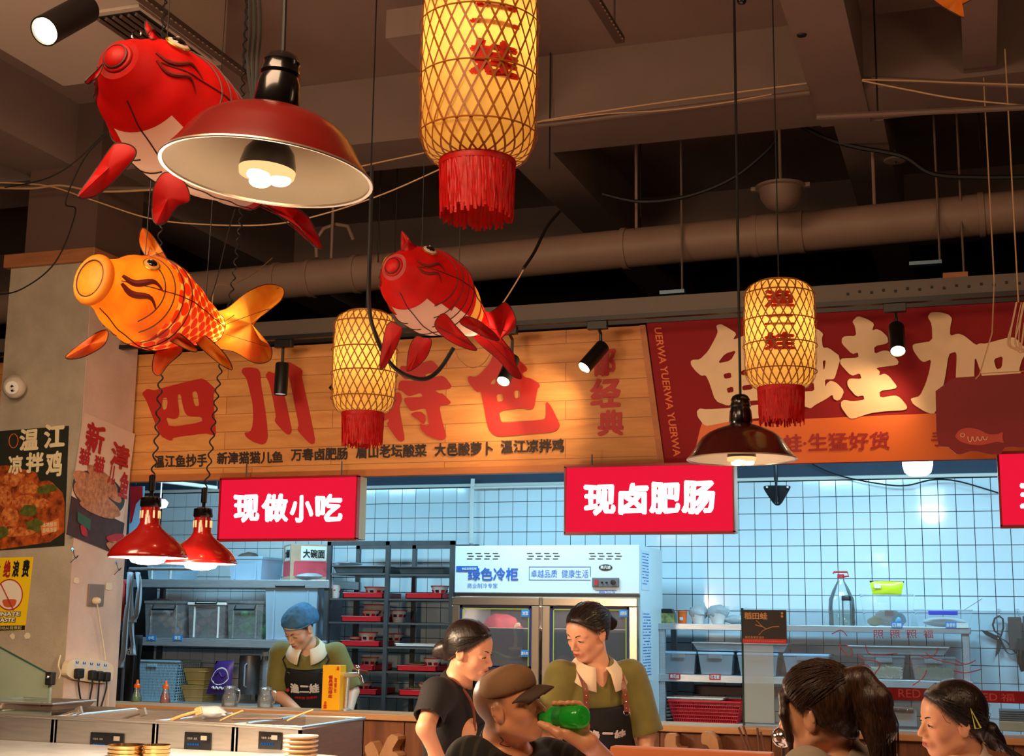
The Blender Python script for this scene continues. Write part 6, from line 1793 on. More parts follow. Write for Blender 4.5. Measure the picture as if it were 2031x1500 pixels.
lettering('ED', rectY(1950, 1376, 1978, 1390, GY-.005), redl, gp)
for i, s in enumerate('照照照福'):
    lettering(s, rectY(1732+i*33, 1250, 1752+i*33, 1266, GY-.005), redl, gp)
curls = [[(1665, 1275), (1670, 1290), (1685, 1303), (1690, 1290), (1675, 1278)], [(1700, 1300), (1712, 1308), (1738, 1312), (1745, 1322), (1735, 1340), (1745, 1362)], [(1716, 1278), (1722, 1295), (1740, 1300), (1780, 1296)],
         [(1836, 1295), (1850, 1306), (1870, 1312), (1900, 1318)], [(1895, 1310), (1915, 1318), (1935, 1310)], [(1700, 1322), (1715, 1318), (1728, 1326)], [(1860, 1285), (1855, 1298), (1840, 1305), (1822, 1300)], [(1890, 1330), (1915, 1335), (1945, 1328)], [(1650, 1258), (1668, 1250), (1680, 1262)], [(1810, 1360), (1830, 1345), (1838, 1330)]]
for cl in curls:
    MB().tube(smooth_path([atY(*p, GY-.005) for p in cl], 5), .0022, 5).build('red_curl_line', redl, gp)
# ---- hanging board (cut-out red panel with a carp)
HYb = 6.0
hb_ = thing('hanging_board', 'dark red board with a painted carp, hung on a string at right', 'sign', atY(1960, 820, HYb))
dkred = mat('board_dark_red', (128, 12, 20), .6)
cutout([round_loop([(1855, 752), (2060, 738), (2060, 890), (1995, 885), (1985, 900), (1965, 902), (1930, 893), (1900, 903), (1884, 890), (1882, 886), (1858, 885)], 1)], lambda u, v: atY(u, v, HYb), dkred, hb_, 'panel', Vector((0, .012, 0)))
carp = mat('carp_red_print', (186, 60, 44), .5); cline = M['chardark']
cutout([round_loop([(1893, 866), (1903, 852), (1922, 848), (1942, 852), (1960, 862), (1978, 862), (1990, 856), (1988, 868), (1992, 880), (1978, 876), (1962, 880), (1944, 884), (1922, 882), (1904, 876)], 2)], lambda u, v: atY(u, v, HYb-.002), carp, hb_, 'painted_carp')
for k in range(4):
    MB().tube([atY(1924+k*10+4*math.cos(a), 866+11*math.sin(a)*(1-.12*k), HYb-.004) for a in [PI*(.5+q_/8) for q_ in range(-4, 5)]], .0016, 4).build('scale_line', M['charcream'], hb_)
MB().tube([atY(1909+4*math.cos(a), 863+4*math.sin(a), HYb-.004) for a in [2*PI*k/12 for k in range(12)]], .0016, 5, closed=True).build('painted_eye', M['charcream'], hb_)
c1 = atY(1935, 752, HYb)
MB().tube([c1, atY(1943, 743, HYb), atY(1968, 660, HYb), atY(1972, 560, HYb+.1), Vector((atY(1972, 560, HYb).x, HYb+.1, 3.96))], .003, 5).build('string', M['wire'], hb_)
MB().tube([atY(1947, 741, HYb), atY(2060, 735, HYb)], .0022, 5).build('string', M['wire'], hb_)
# bundle of tan cord at the far right
b = MB(); rr = random.Random(4)
for k in range(9):
    x0 = 2004+rr.uniform(0, 22)
    b.tube(smooth_path([atY(x0+8, 600, 5.9), atY(x0, 640, 5.9), atY(x0-6+rr.uniform(-4, 4), 680, 5.9), atY(x0+4, 695+rr.uniform(-8, 6), 5.9), atY(x0+16, 690, 5.9), atY(x0+24, 640, 5.9)]), .0025, 5)
b.tube([atY(2020, 600, 5.9), Vector((atY(2020, 600, 5.9).x, 5.9, 4.0))], .003, 5)
tag(b.build('cord_bundle', M['wire'], smooth=True), 'tangled bundle of tan cord hanging at the right edge of the photo', 'cord')
tag(MB().box(*bx(1870, 540, 1920, 556, 6.9, .12)).build('wooden_block', M['woodtrim']), 'small wooden block fixed above the red fascia sign', 'block')
bl_ = bpy.data.objects['wooden_block']
MB().tube([atY(1912, 548, 6.96), Vector((atY(1912, 548, 6.96).x, 6.96, 4.36))], .006, 6).build('support_rod', M['pipegrey'], bl_)
cool = mat('galvanised_bracket', (110, 140, 160), .4, .5)  # made-up strips whose pale blue colour stands for glints of light
for (a0, b0, a1, b1, lab) in ((1803, 517, 1868, 524, 'small pale metal bracket in the dark above the red sign'), (1308, 575, 1357, 582, 'small pale metal bracket in the dark left of the pendant cord')):
    o = MB().box(*bx(a0, b0, a1, b1, 6.9, .05)).build('metal_bracket', cool)
    tag(o, lab, 'bracket')
    c = atY(a1-4, b0, 6.92)
    MB().tube([c, Vector((c.x, 6.92, 4.36))], .006, 6).build('bracket_rod', M['pipegrey'], o)
# ================================================================ pillar fittings
M['camw'] = mat('camera_housing', (214, 200, 182), .4)
c = atY(30, 768, PF)
cm_ = thing('security_camera', 'white turret security camera mounted on the pillar', 'camera', c)
MB().lathe([(.062, 0), (.062, .03), (.055, .05), (.03, .075), (.001, .08)], c+Vector((.012, 0, 0)), 32, R3('X', PI/2)).build('base', M['camw'], cm_, smooth=True)
tc_ = atY(28, 768, PF-.07)
MB().ball(tc_, .060, 24, 14).build('turret', M['camw'], cm_, smooth=True)
fd = Vector((.55, -1, -.25)).normalized()
fc = tc_+fd*.054
mt = Matrix.Translation(fc) @ fd.to_track_quat('Z', 'Y').to_matrix().to_4x4()
MB().lathe([(.034, -.006), (.034, .003), (.001, .0045)], seg=28, M4=mt).build('face_disc', M['white'], cm_, smooth=True)
for (ox, oy, rx, ry) in ((0, .006, .008, .008), (.003, -.016, .010, .006)):
    MB().lathe([(1, 0), (.001, .003)], seg=16, M4=mt @ Matrix.Translation((ox, oy, .0045)) @ Matrix.Diagonal((rx, ry, 1, 1))).build('lens', M['black'], cm_, smooth=True)
# posters
def poster(label, corners, plane, th, base_m):
    """corners ll, lr, ul, ur in pixels on plane ('Y',v) or ('X',v)"""
    g = (lambda p, d=0: atY(p[0], p[1], plane[1]-d)) if plane[0] == 'Y' else (lambda p, d=0: atX(p[0], p[1], plane[1]+d))
    P4 = [g(p) for p in corners]
    t = thing('food_poster', label, 'poster', P4[0])
    out = Vector((0, -1, 0)) if plane[0] == 'Y' else Vector((1, 0, 0))
    fr = quadfr(*P4)
    b = MB(); b.grid(lambda i, j: fr(i, j)+out*.001, 2, 2); b.grid(lambda i, j: fr(i, j)+out*.003, 2, 2)
    b.build('sheet', base_m, t)
    return t, (lambda u, v, d=.004: fr(u, v)+out*d)
def print_shape(t, fr, loop, m, d=.004, nm='printed_shape', rl=1):
    return cutout([round_loop(loop, rl)], lambda u, v: fr(u, v, d), m, t, nm)
food1 = mat('fried_chicken_print', (206, 96, 34), .5, var=.5, vscale=22, col2=(92, 36, 16))
food2 = mat('spiced_meat_print', (226, 140, 70), .5, var=.5, vscale=45, col2=(150, 50, 20))
food3 = mat('fried_fish_print', (204, 140, 92), .5, var=.3, vscale=40, col2=(150, 90, 54))
greenp = mat('green_herb_print', (88, 92, 34), .5, var=.4, vscale=40)
t, fr = poster('dark green food poster with cream characters, on the pillar front', [(0-24, 1094), (128, 1083), (-20, 857), (137, 845)], ('Y', PF-.001), .002, mat('poster_dark_green', (40, 42, 34), .5))
def uvp(px, py, c4):     # pixel to poster uv (approx affine)
    (x0, y0), (x1, y1), (x2, y2), (x3, y3) = c4
    v = 1-(py-y2)/(y0-y2); xl = x0+(x2-x0)*v; xr = x1+(x3-x1)*v
    return ((px-xl)/(xr-xl), v)
C1 = [(-24, 1094), (128, 1083), (-20, 857), (137, 845)]
def rect_uv(fr, C, x0, y0, x1, y1, d=.006):
    a = uvp(x0, y1, C); b = uvp(x1, y0, C)
    return lambda u, v: fr(a[0]+(b[0]-a[0])*u, a[1]+(b[1]-a[1])*v, d)
for ch, a in (('温', (40, 857, 80, 901)), ('江', (88, 851, 132, 900)), ('凉', (18, 908, 48, 946)), ('拌', (53, 905, 90, 946)), ('鸡', (92, 905, 126, 958))):
    lettering(ch, rect_uv(fr, C1, *a), mat('poster_cream', (232, 214, 170), .6) if 'poster_cream' not in bpy.data.materials else bpy.data.materials['poster_cream'], t, bold=.04, rough=.06, name='character')
L1 = [uvp(*p, C1) for p in ((-20, 935), (10, 925), (40, 935), (75, 945), (80, 965), (100, 962), (130, 995), (128, 1083), (-24, 1094))]
print_shape(t, fr, L1, food1, .004)
rr = random.Random(3)
for k, (px, py, rx, ry, m_) in enumerate(((30, 955, 22, 14, food2), (10, 985, 16, 20, food2), (60, 975, 18, 12, food2), (95, 980, 22, 9, greenp), (48, 1000, 26, 12, food2), (20, 1030, 18, 22, food2), (60, 1020, 16, 14, greenp), (85, 1010, 14, 10, food2), (40, 1062, 30, 10, food2), (75, 1050, 22, 12, greenp), (5, 1060, 14, 14, greenp), (100, 1035, 18, 16, food1))):
    lp = [uvp(px+rx*math.cos(a)*(1+.3*rr.uniform(-1, 1)), py+ry*math.sin(a)*(1+.3*rr.uniform(-1, 1)), C1) for a in [2*PI*q_/12 for q_ in range(12)]]
    print_shape(t, fr, [(max(0, u), max(.0, v)) for u, v in lp], m_, .0045+.0003*k, 'food_print')
print_shape(t, fr, [uvp(*p, C1) for p in ((83, 1052), (119, 1039), (120, 1062), (86, 1072))], mat('poster_tag_orange', (216, 120, 60), .5), .009, 'orange_label', 0)
lettering('本地推荐\n香味浓郁', rect_uv(fr, C1, 87, 1046, 116, 1066, .010), bpy.data.materials['poster_cream'], t, bold=.01)
MB().tube([fr(*uvp(29+9*math.cos(a), 879+14*math.sin(a), C1), .006) for a in [2*PI*k/24 for k in range(24)]], .0022, 5, closed=True).build('orange_ring', M['orange'], t)
PX_ = PXR+.005
C2 = [(130, 1060), (237, 1082), (165, 818), (267, 861)]
t, fr = poster('white and red fish poster on the right side of the pillar', C2, ('X', PX_), .002, mat('poster_pale_pink', (222, 196, 180), .6))
pred = mat('poster_red', (172, 28, 34), .6)
for ch, a in (('新', (163, 830, 208, 890)), ('津', (212, 850, 258, 904)), ('猫', (152, 887, 178, 920)), ('猫', (180, 891, 206, 926)), ('儿', (208, 900, 229, 942)), ('鱼', (230, 905, 257, 962))):
    lettering(ch, rect_uv(fr, C2, *a), pred, t, bold=.04, rough=.06, name='character')
pl_ = mat('poster_plate_dark', (52, 50, 50), .5)
dk = mat('poster_dark_brown', (66, 40, 36), .6, var=.2, vscale=20)
print_shape(t, fr, [uvp(*p, C2) for p in ((130, 1060), (237, 1082), (246, 1012), (190, 1000), (140, 985))], dk, .0035, rl=0)
print_shape(t, fr, [uvp(194+52*math.cos(a), 965+42*math.sin(a), C2) for a in [2*PI*k/24 for k in range(24)]], pl_, .0042, 'plate_print')
for k, (px, py, rx, ry, an) in enumerate(((170, 950, 28, 17, .3), (200, 935, 34, 15, .5), (215, 955, 28, 12, .6), (180, 975, 38, 24, .3), (205, 985, 34, 16, .4), (190, 1000, 36, 10, .15))):
    lp = []
    for q_ in range(16):
        a = 2*PI*q_/16; x_, y_ = rx*math.cos(a), ry*math.sin(a)
        lp.append(uvp(px+x_*math.cos(an)-y_*math.sin(an), py+x_*math.sin(an)+y_*math.cos(an), C2))
    print_shape(t, fr, lp, food3, .005+.0004*k, 'food_print')
print_shape(t, fr, [uvp(*p, C2) for p in ((150, 1012), (176, 1022), (174, 1044), (150, 1032))], mat('poster_green_tag', (50, 84, 50), .5), .009, 'green_label', 0)
for (pp_, col_) in ((((205, 1050), (225, 1038), (245, 1035), (240, 1050), (215, 1060)), pred), (((155, 1035), (168, 1040), (170, 1058), (158, 1055)), pred), (((205, 1062), (225, 1052), (242, 1058), (236, 1078), (215, 1075)), food3)):
    print_shape(t, fr, [uvp(*p, C2) for p in pp_], col_, .008, 'spice_print', 2)
C3 = [(-30, 1252), (50, 1251), (-12, 1107), (67, 1105)]
t, fr = poster('yellow anti-waste poster with black and red characters, low on the pillar', C3, ('Y', PF-.001), .002, mat('poster_yellow', (246, 206, 20), .5))
for ch, a, m_ in (('杜', (-20, 1112, 5, 1146), M['txtblack']), ('绝', (7, 1112, 25, 1147), pred), ('浪', (25, 1113, 42, 1147), M['txtblack']), ('费', (44, 1112, 62, 1147), M['txtblack'])):
    lettering(ch, rect_uv(fr, C3, *a), m_, t, bold=.04, name='character')
print_shape(t, fr, [uvp(20+26*math.cos(a), 1181+30*math.sin(a), C3) for a in [2*PI*k/24 for k in range(24)]], mat('poster_sign_white', (238, 226, 206), .6), .004, 'white_disc')
MB().tube([fr(*uvp(20+26*math.cos(a), 1181+30*math.sin(a), C3), .005) for a in [2*PI*k/32 for k in range(32)]], .0032, 6, closed=True).build('red_ring', pred, t)
MB().tube([fr(*uvp(3, 1158, C3), .007), fr(*uvp(29, 1212, C3), .007)], .003, 6).build('red_slash', pred, t)
print_shape(t, fr, [uvp(*p, C3) for p in ((4, 1190), (36, 1190), (30, 1206), (10, 1206))], mat('bowl_orange', (206, 96, 50), .5), .0045, 'bowl_print', 2)
lettering('ELIMINATE', rect_uv(fr, C3, -30, 1214, 44, 1224, .007), M['txtblack'], t, bold=.09)
lettering('ELIMINATE', rect_uv(fr, C3, -29, 1215, 43, 1223, .010), M['txtwhite'], t, bold=.03)
lettering('WASTE', rect_uv(fr, C3, -12, 1226, 34, 1236, .007), M['txtblack'], t, bold=.09)
lettering('WASTE', rect_uv(fr, C3, -11, 1227, 33, 1235, .010), M['txtwhite'], t, bold=.03)
print_shape(t, fr, [uvp(*p, C3) for p in ((-30, 1242), (51, 1242), (50, 1251), (-30, 1252))], M['txtblack'], .004, 'black_foot', 0)
lettering('光盘行动从我做起', rect_uv(fr, C3, -20, 1243, 45, 1250, .007), bpy.data.materials['poster_cream'], t)
# torn tape bits
scrap = mat('paper_scrap', (226, 208, 180), .8)
for (px, py, s_, pl2, lab) in ((152, 1152, 7, 'X', 'small torn paper strip on the pillar side below the hook'), (216, 1163, 9, 'X', 'torn paper scrap on the pillar side above the cord'), (55, 1262, 7, 'Y', 'torn white scrap below the yellow poster'), (25, 1262, 6, 'Y', 'ragged white scrap at the left below the yellow poster')):
    g = (lambda u, v, d=0: atX(u, v, PX_+.002)) if pl2 == 'X' else (lambda u, v, d=0: atY(u, v, PF-.004))
    lp = [(px+s_*math.cos(a)*random.uniform(.6, 1.1), py+s_*math.sin(a)*random.uniform(.7, 1.3)) for a in [2*PI*k/8 for k in range(8)]]
    tag(cutout([lp], g, scrap, None, 'paper_scrap', Vector((.001, 0, 0)) if pl2 == 'X' else Vector((0, -.001, 0))), lab, 'scrap')
# wall hooks
for (px, py, lab) in ((145, 1090, 'bent wire hook on the pillar side below the fish poster'), (231, 1115, 'bent wire hook beside the front heat lamp, on the pillar side')):
    c = atX(px, py, PX_+.004)
    t = thing('wire_hook', lab, 'hook', c)
    MB().lathe([(.001, -.003), (.011, -.003), (.011, 0)], c, 14, R3('Y', PI/2)).build('pad', M['clear'], t)
    MB().tube(smooth_path([c, c+Vector((.01, 0, -.03)), c+Vector((.012, .015, -.045)), c+Vector((.012, .03, -.03)), c+Vector((.012, .0, -.05)), c+Vector((.012, -.03, -.07))]), .002, 6).build('wire', M['steel_dark'], t)
# socket with plug
def boxX(px0, py0, px1, py1, x, th):
    a = atX(px0, py1, x); b = atX(px1, py0, x); c_ = atX(px0, py0, x); d_ = atX(px1, py1, x)
    return (x, x+th, (a.y+c_.y)/2, (b.y+d_.y)/2, (a.z+d_.z)/2, (b.z+c_.z)/2)
b_ = boxX(173, 1159, 204, 1203, PX_, .01)
so = thing('wall_socket', 'grey wall socket with a white plug on the pillar side', 'socket', (b_[0], b_[2], b_[4]))
MB().box(*b_).build('face_plate', mat('socket_grey', (128, 112, 102), .45), so, bevel=.003)
pc = atX(193, 1192, PX_+.03)
MB().lathe([(.017, -.02), (.019, 0), (.014, .014), (.001, .018)], pc, 20, R3('Y', PI/2)).build('plug', M['cream'], so, smooth=True)
MB().tube(smooth_path([pc+Vector((0, 0, -.015)), atX(199, 1240, PX_+.02), atX(207, 1290, PX_+.02), atX(209, 1310, PX_+.02)]), .0035, 6).build('plug_cord', M['cream'], so, smooth=True)
# power strip
b_ = boxX(120, 1304, 216, 1352, PX_, .035)
ps = thing('power_strip', 'cream power strip with black plugs tied to the pillar side', 'power strip', (b_[0], b_[2], b_[4]))
LL = [atX(*p, PX_+.0) for p in ((118, 1346), (212, 1358), (126, 1304), (216, 1313))]
fr = quadfr(*LL)
b = MB(); out = Vector((1, 0, 0))
lp = round_loop([(0, 0), (1, 0), (1, 1), (0, 1)], 3)
cutout([lp], lambda u, v: fr(u, v)+out*.001, M['cream'], ps, 'strip_body', out*.034)
for k in range(5):
    u = .13+k*.155
    o = cutout([[(u, .62), (u+.1, .62), (u+.1, .92), (u, .92)]], lambda a, b_: fr(a, b_)+out*.0355, mat('outlet_pale_blue', (196, 204, 220), .5) if 'outlet_pale_blue' not in bpy.data.materials else bpy.data.materials['outlet_pale_blue'], ps, 'outlet_group', out*.001)
    for dx in (.025, .06): MB().cbox(fr(u+dx, .80)+out*.038, (.002, .004, .012), R3('X', .4 if dx < .05 else -.4)).build('slot', M['blackm'], o)
for k, (u, px_end, py_end) in enumerate(((.20, 175, 1420), (.48, 174, 1421), (.63, 196, 1421), (.79, 196, 1420))):
    p = fr(u, .30)+out*.035
    pg = MB().cbox(p+out*.018, (.036, .05 if k == 0 else .036, .05)).build('black_plug', M['rubber'], ps, bevel=.008)
    q0 = p+out*.02+Vector((0, 0, -.025))
    e_ = atX(px_end, py_end, PX_+.03)
    MB().tube(smooth_path([q0, q0+Vector((0, 0, -.04)), q0.lerp(e_, .55)+Vector((0, -.01, -.04)), e_]), .0045, 8).build('cord', M['rubber'], pg, smooth=True)
MB().tube(smooth_path([atX(120, 1300, PX_+.02), atX(116, 1320, PX_+.03), atX(120, 1335, PX_+.03), atX(117, 1346, PX_+.02)]), .004, 6).build('tie_string', M['cream'], ps)
# white cord to floor
wcord = thing('white_cord', 'white cord running down the pillar side right of the power strip', 'cord', atX(214, 1350, PX_+.01))
MB().tube([atX(212, 1340, PX_+.012), atX(215, 1380, PX_+.012), Vector((PX_+.012, atX(215, 1380, PX_+.012).y, .9))], .004, 6).build('cord_run', M['cream'], wcord)

# ================================================================ buffet in front
BF = 4.8
zt = 1.135
def pxX(px, py=1430, Y=BF): return atY(px, py, Y).x
bu = thing('buffet_base', 'steel base cabinet under the soup bins at the lower left', 'cabinet', (-3.5, 5, 0))
MB().box(pxX(-60), pxX(600), BF+.03, BF+.62, 0, .80).build('base_cabinet', M['steel_dark'], bu)
STRIPS = [(106, 110), (307, 311), (465, 469)]
M['buffsteel'] = mat('warm_brushed_steel', (186, 178, 172), .3, .85, var=.08, vscale=9, stretch=(1, 1, 10))
for p0, p1 in STRIPS: MB().box(pxX(p0)+.001, pxX(p1)-.001, BF+.004, BF+.56, .80, zt-.004).build('divider_strip', M['steel'], bu)
for k, (p0, p1, lab) in enumerate(((-60, 106, 'steel soup bin at the far left, without a visible display'), (110, 307, 'steel soup bin with a black display, left of centre of the buffet'), (311, 465, 'steel soup bin with a black display, between its two neighbours'), (469, 597, 'steel soup bin with a black display, right end of the buffet'))):
    x0, x1 = pxX(p0), pxX(p1)
    t = thing('soup_bin', lab, 'food warmer', ((x0+x1)/2, BF, .80))
    b = MB()
    b.box(x0, x1, BF, BF+.012, .801, zt); b.box(x0, x1, BF+.56, BF+.572, .801, zt); b.box(x0, x0+.01, BF, BF+.57, .801, zt); b.box(x1-.01, x1, BF, BF+.57, .801, zt); b.box(x0, x1, BF, BF+.57, .801, .81)
    b.build('bin_walls', M['buffsteel'], t)
    rm = MB().tube([(x0, BF, zt), (x1, BF, zt), (x1, BF+.57, zt), (x0, BF+.57, zt)], .008, 8, closed=True); rm.build('rolled_rim', M['buffsteel'], t)
    MB().box(x0+.012, x1-.012, BF+.02, BF+.55, .98, .985).build('soup_surface', mat('soup_%d' % k, (120, 70, 36), .15), t)
for k, (x0, y0, x1, y1) in enumerate(((178, 1454, 245, 1494), (365, 1453, 418, 1489), (512, 1452, 558, 1487))):
    par = bpy.data.objects['soup_bin.00%d' % (k+1)]
    o = MB().box(*bx(x0, y0, x1, y1, BF-.008, .008)).build('display_panel', mat('display_black_%d' % k, (14, 14, 18), .15), par, bevel=.002)
    lettering('■■■■■', rectY(x0+6, y0+22, x0+30, y0+26, BF-.010), emitter('display_blue_%d' % k, (40, 110, 190), .7), o)
    lettering('功能表  温度', rectY(x0+6, y0+10, x0+26, y0+14, BF-.010), mat('display_grey_%d' % k, (120, 110, 100), .6), o)
    MB().box(*bx(x1-20, y0+7, x1-8, y0+16, BF-.010, .001)).build('printed_square', bpy.data.materials['display_grey_%d' % k], o)
# lid tray and utensils
steeltray('steel lid tray lying across the far left soup bin', -30, 118, BF+.15, zt+.01, .03, .3, M['buffsteel'])
def stick(name, label, cat, p0, p1, r, m, Y, tip=None):
    a = atY(p0[0], p0[1], Y); b = atY(p1[0], p1[1], Y)
    t = thing(name, label, cat, a)
    MB().tube([a, a.lerp(b, .5)+Vector((0, 0, .002)), b], r, 8).build('handle', m, t, smooth=True)
    if tip: MB().cbox(b, tip, R3('Y', -.35)).build('tip', m, t, bevel=.002)
    return t
wood2 = wood('utensil_wood', (166, 112, 70), (196, 140, 92), 8)
stick('serving_tongs', 'steel tongs resting on the bin left of the pillar foot', 'tongs', (100, 1430), (157, 1410), .008, M['buffsteel'], BF+.1, (.03, .012, .03))
stick('serving_tongs', 'steel tongs resting on the second soup bin', 'tongs', (240, 1428), (284, 1413), .006, M['buffsteel'], BF+.1, (.03, .012, .03))
stick('wooden_spoon', 'wooden spoon with a wide tip on the middle soup bin', 'spoon', (335, 1430), (394, 1411), .007, wood2, BF+.1, (.03, .01, .03))
stick('skewer', 'thin wooden skewer leaning over the middle soup bin', 'skewer', (437, 1430), (482, 1410), .0035, wood2, BF+.1)
stick('skewer', 'thin long skewer pointing right over the last soup bin', 'skewer', (570, 1430), (622, 1408), .0035, wood2, BF+.1)
stick('skewer', 'flat dark skewer lying along the last soup bin rim', 'skewer', (460, 1427), (560, 1426), .004, mat('dark_skewer', (84, 60, 44), .6), BF+.1)
c = atY(380, 1420, BF+.2)
crumple('napkin_wad', 'crumpled white wrapper lying between the wooden spoon and the skewer', (c.x, BF+.35, zt+.018), (.07, .05, .028), bgm, 'wrapper', 31)
# pots and plates in front of the bins
for (px, w_, lab) in ((253, 38, 'stack of brass-rimmed steel bowls, left pair by the display'), (311, 27, 'smaller stack of brass-rimmed steel bowls to the right')):
    Y = 4.45
    c = atY(px, 1478, Y); r = w_/2700*((c-EYEP).dot(FW))
    t = thing('bowl_stack', lab, 'bowls', (c.x, Y, c.z-.09))
    for k in range(4):
        z = .09-k*.014
        MB().lathe([(r*.98, z-.006), (r, z-.003), (r*1.01, z), (r*.97, z+.001), (r*.9, z-.03), (r*.5, z-.05 if k == 3 else z-.035), (.001, z-.05 if k == 3 else z-.035)], seg=32).build('steel_bowl', mat('brassy_steel', (206, 168, 112), .2, 1.0) if 'brassy_steel' not in bpy.data.materials else bpy.data.materials['brassy_steel'], t, smooth=True, local=True)
Y = 4.45
c = atY(597, 1462, Y); r = 35/2700*((c-EYEP).dot(FW))
for k in range(5):
    t = thing('side_plate', ['top cream plate of the stack at the right end of the buffet', 'second cream plate down in the buffet stack', 'third cream plate down, middle of the buffet stack', 'fourth cream plate down in the buffet stack', 'lowest visible cream plate of the buffet stack'][k], 'plate', (c.x, Y, c.z-k*.0155), 0, 'cream plates stacked on the buffet')
    zlathe([(.001, -.012), (r*.6, -.012), (r*.62, -.009), (r*.95, -.001), (r, .003), (r*.97, .005), (r*.6, -.005), (.001, -.006)], 0, mat('cream_melamine', (232, 208, 176), .3) if 'cream_melamine' not in bpy.data.materials else bpy.data.materials['cream_melamine'], 'dish', t, 40)
    MB().lathe([(r*.975, .0005), (r*1.004, .003), (r*.98, .0055)], seg=40).build('rim_edge', bpy.data.materials['cream_melamine'], t, smooth=True, local=True)
zs = c.z-.0155*4-.0125
c2 = atY(560, 1490, Y)
t = thing('serving_platter', 'wide cream platter under the plate stack', 'platter', (c2.x+.03, Y, zs-.012))
zlathe([(.001, -.01), (.12, -.01), (.2, .004), (.205, .008), (.2, .008), (.12, -.004), (.001, -.004)], 0, bpy.data.materials['cream_melamine'], 'dish', t, 40)
zshelf = zs-.023
ft_ = thing('front_ledge', 'steel ledge in front of the soup bins carrying the plates and bowls', 'ledge', (-3.2, 4.45, zshelf))
MB().box(pxX(-60), pxX(640), 4.2, BF-.012, zshelf-.03, zshelf).build('ledge_top', M['steel'], ft_, bevel=.003)
MB().box(pxX(-60), pxX(640), 4.24, BF-.02, 0, zshelf-.03).build('ledge_front', M['steel_dark'], ft_)
for nm in ('bowl_stack', 'bowl_stack.001'): 
    ob = bpy.data.objects[nm]; MB().lathe([(.03, zshelf-ob.location.z), (.03, .045), (.001, .045)], seg=16).build('foot', bpy.data.materials['brassy_steel'], ob, local=True)
# sneeze guard
sg = thing('sneeze_guard', 'greenish glass guard above the far left soup bin', 'glass guard', atY(50, 1420, 4.95))
gz = zt+.012
cutout([[(-60, 1255), (0, 1284), (98, 1337), (100, 1352), (100, 1425), (-60, 1425)]], lambda u, v: atY(u, v, 4.98), M['guard'], sg, 'glass_pane', Vector((0, .006, 0)))
MB().tube([atY(-60, 1255, 4.979), atY(0, 1284, 4.979), atY(98, 1337, 4.979)], .004, 6).build('glass_edge', bpy.data.materials['glass_edge'], sg)
MB().cbox(atY(100, 1346, 4.97), (.035, .03, .055)).build('bracket', M['blackm'], sg, bevel=.004)
MB().ball(atY(95, 1343, 4.95), .009, 10, 8).build('bolt', M['chrome'], sg, smooth=True)
a = atY(100, 1350, 4.99)
MB().tube([a, (a.x, a.y, gz)], .008, 8).build('post', M['steel'], sg)
MB().box(*bx(-40, 1392, 90, 1403, 4.97, .02)).build('clamp_bar', M['steel'], sg)
MB().ball(atY(83, 1398, 4.96), .009, 10, 8).build('bolt', M['chrome'], sg, smooth=True)
# carved wooden letters on the counter front
lw = wood('cut_letter_wood', (176, 124, 84), (200, 148, 104), 6)
LS = [([(663, 1473), (678, 1478), (672, 1490), (690, 1484), (708, 1494), (704, 1520), (645, 1520), (652, 1498)], 'thick wooden cut-out letter stroke on the counter front, leftmost'),
      ([(721, 1483), (738, 1469), (752, 1497), (752, 1520), (735, 1520)], 'slanted wooden letter stroke beside the leftmost cut-out letter'),
      ([(772, 1456), (792, 1463), (776, 1490), (790, 1496), (790, 1520), (750, 1520), (752, 1498)], 'wooden letter stroke leaning right below the rack'),
      ([(1318, 1456), (1340, 1456), (1340, 1482), (1358, 1484), (1358, 1492), (1340, 1492), (1340, 1520), (1318, 1520)], 'flat wooden letter shape below the green-shirted server elbow'),
      ([(1391, 1453), (1408, 1452), (1422, 1465), (1427, 1490), (1427, 1520), (1412, 1520), (1410, 1490), (1402, 1478), (1391, 1476)], 'curved wooden letter stroke on the dark counter front')]
for lp, lab in LS:
    tag(cutout([round_loop(lp, 1)], lambda u, v: atY(u, v, 6.40), lw, None, 'wooden_letter', Vector((0, .095, 0))), lab, 'letter')
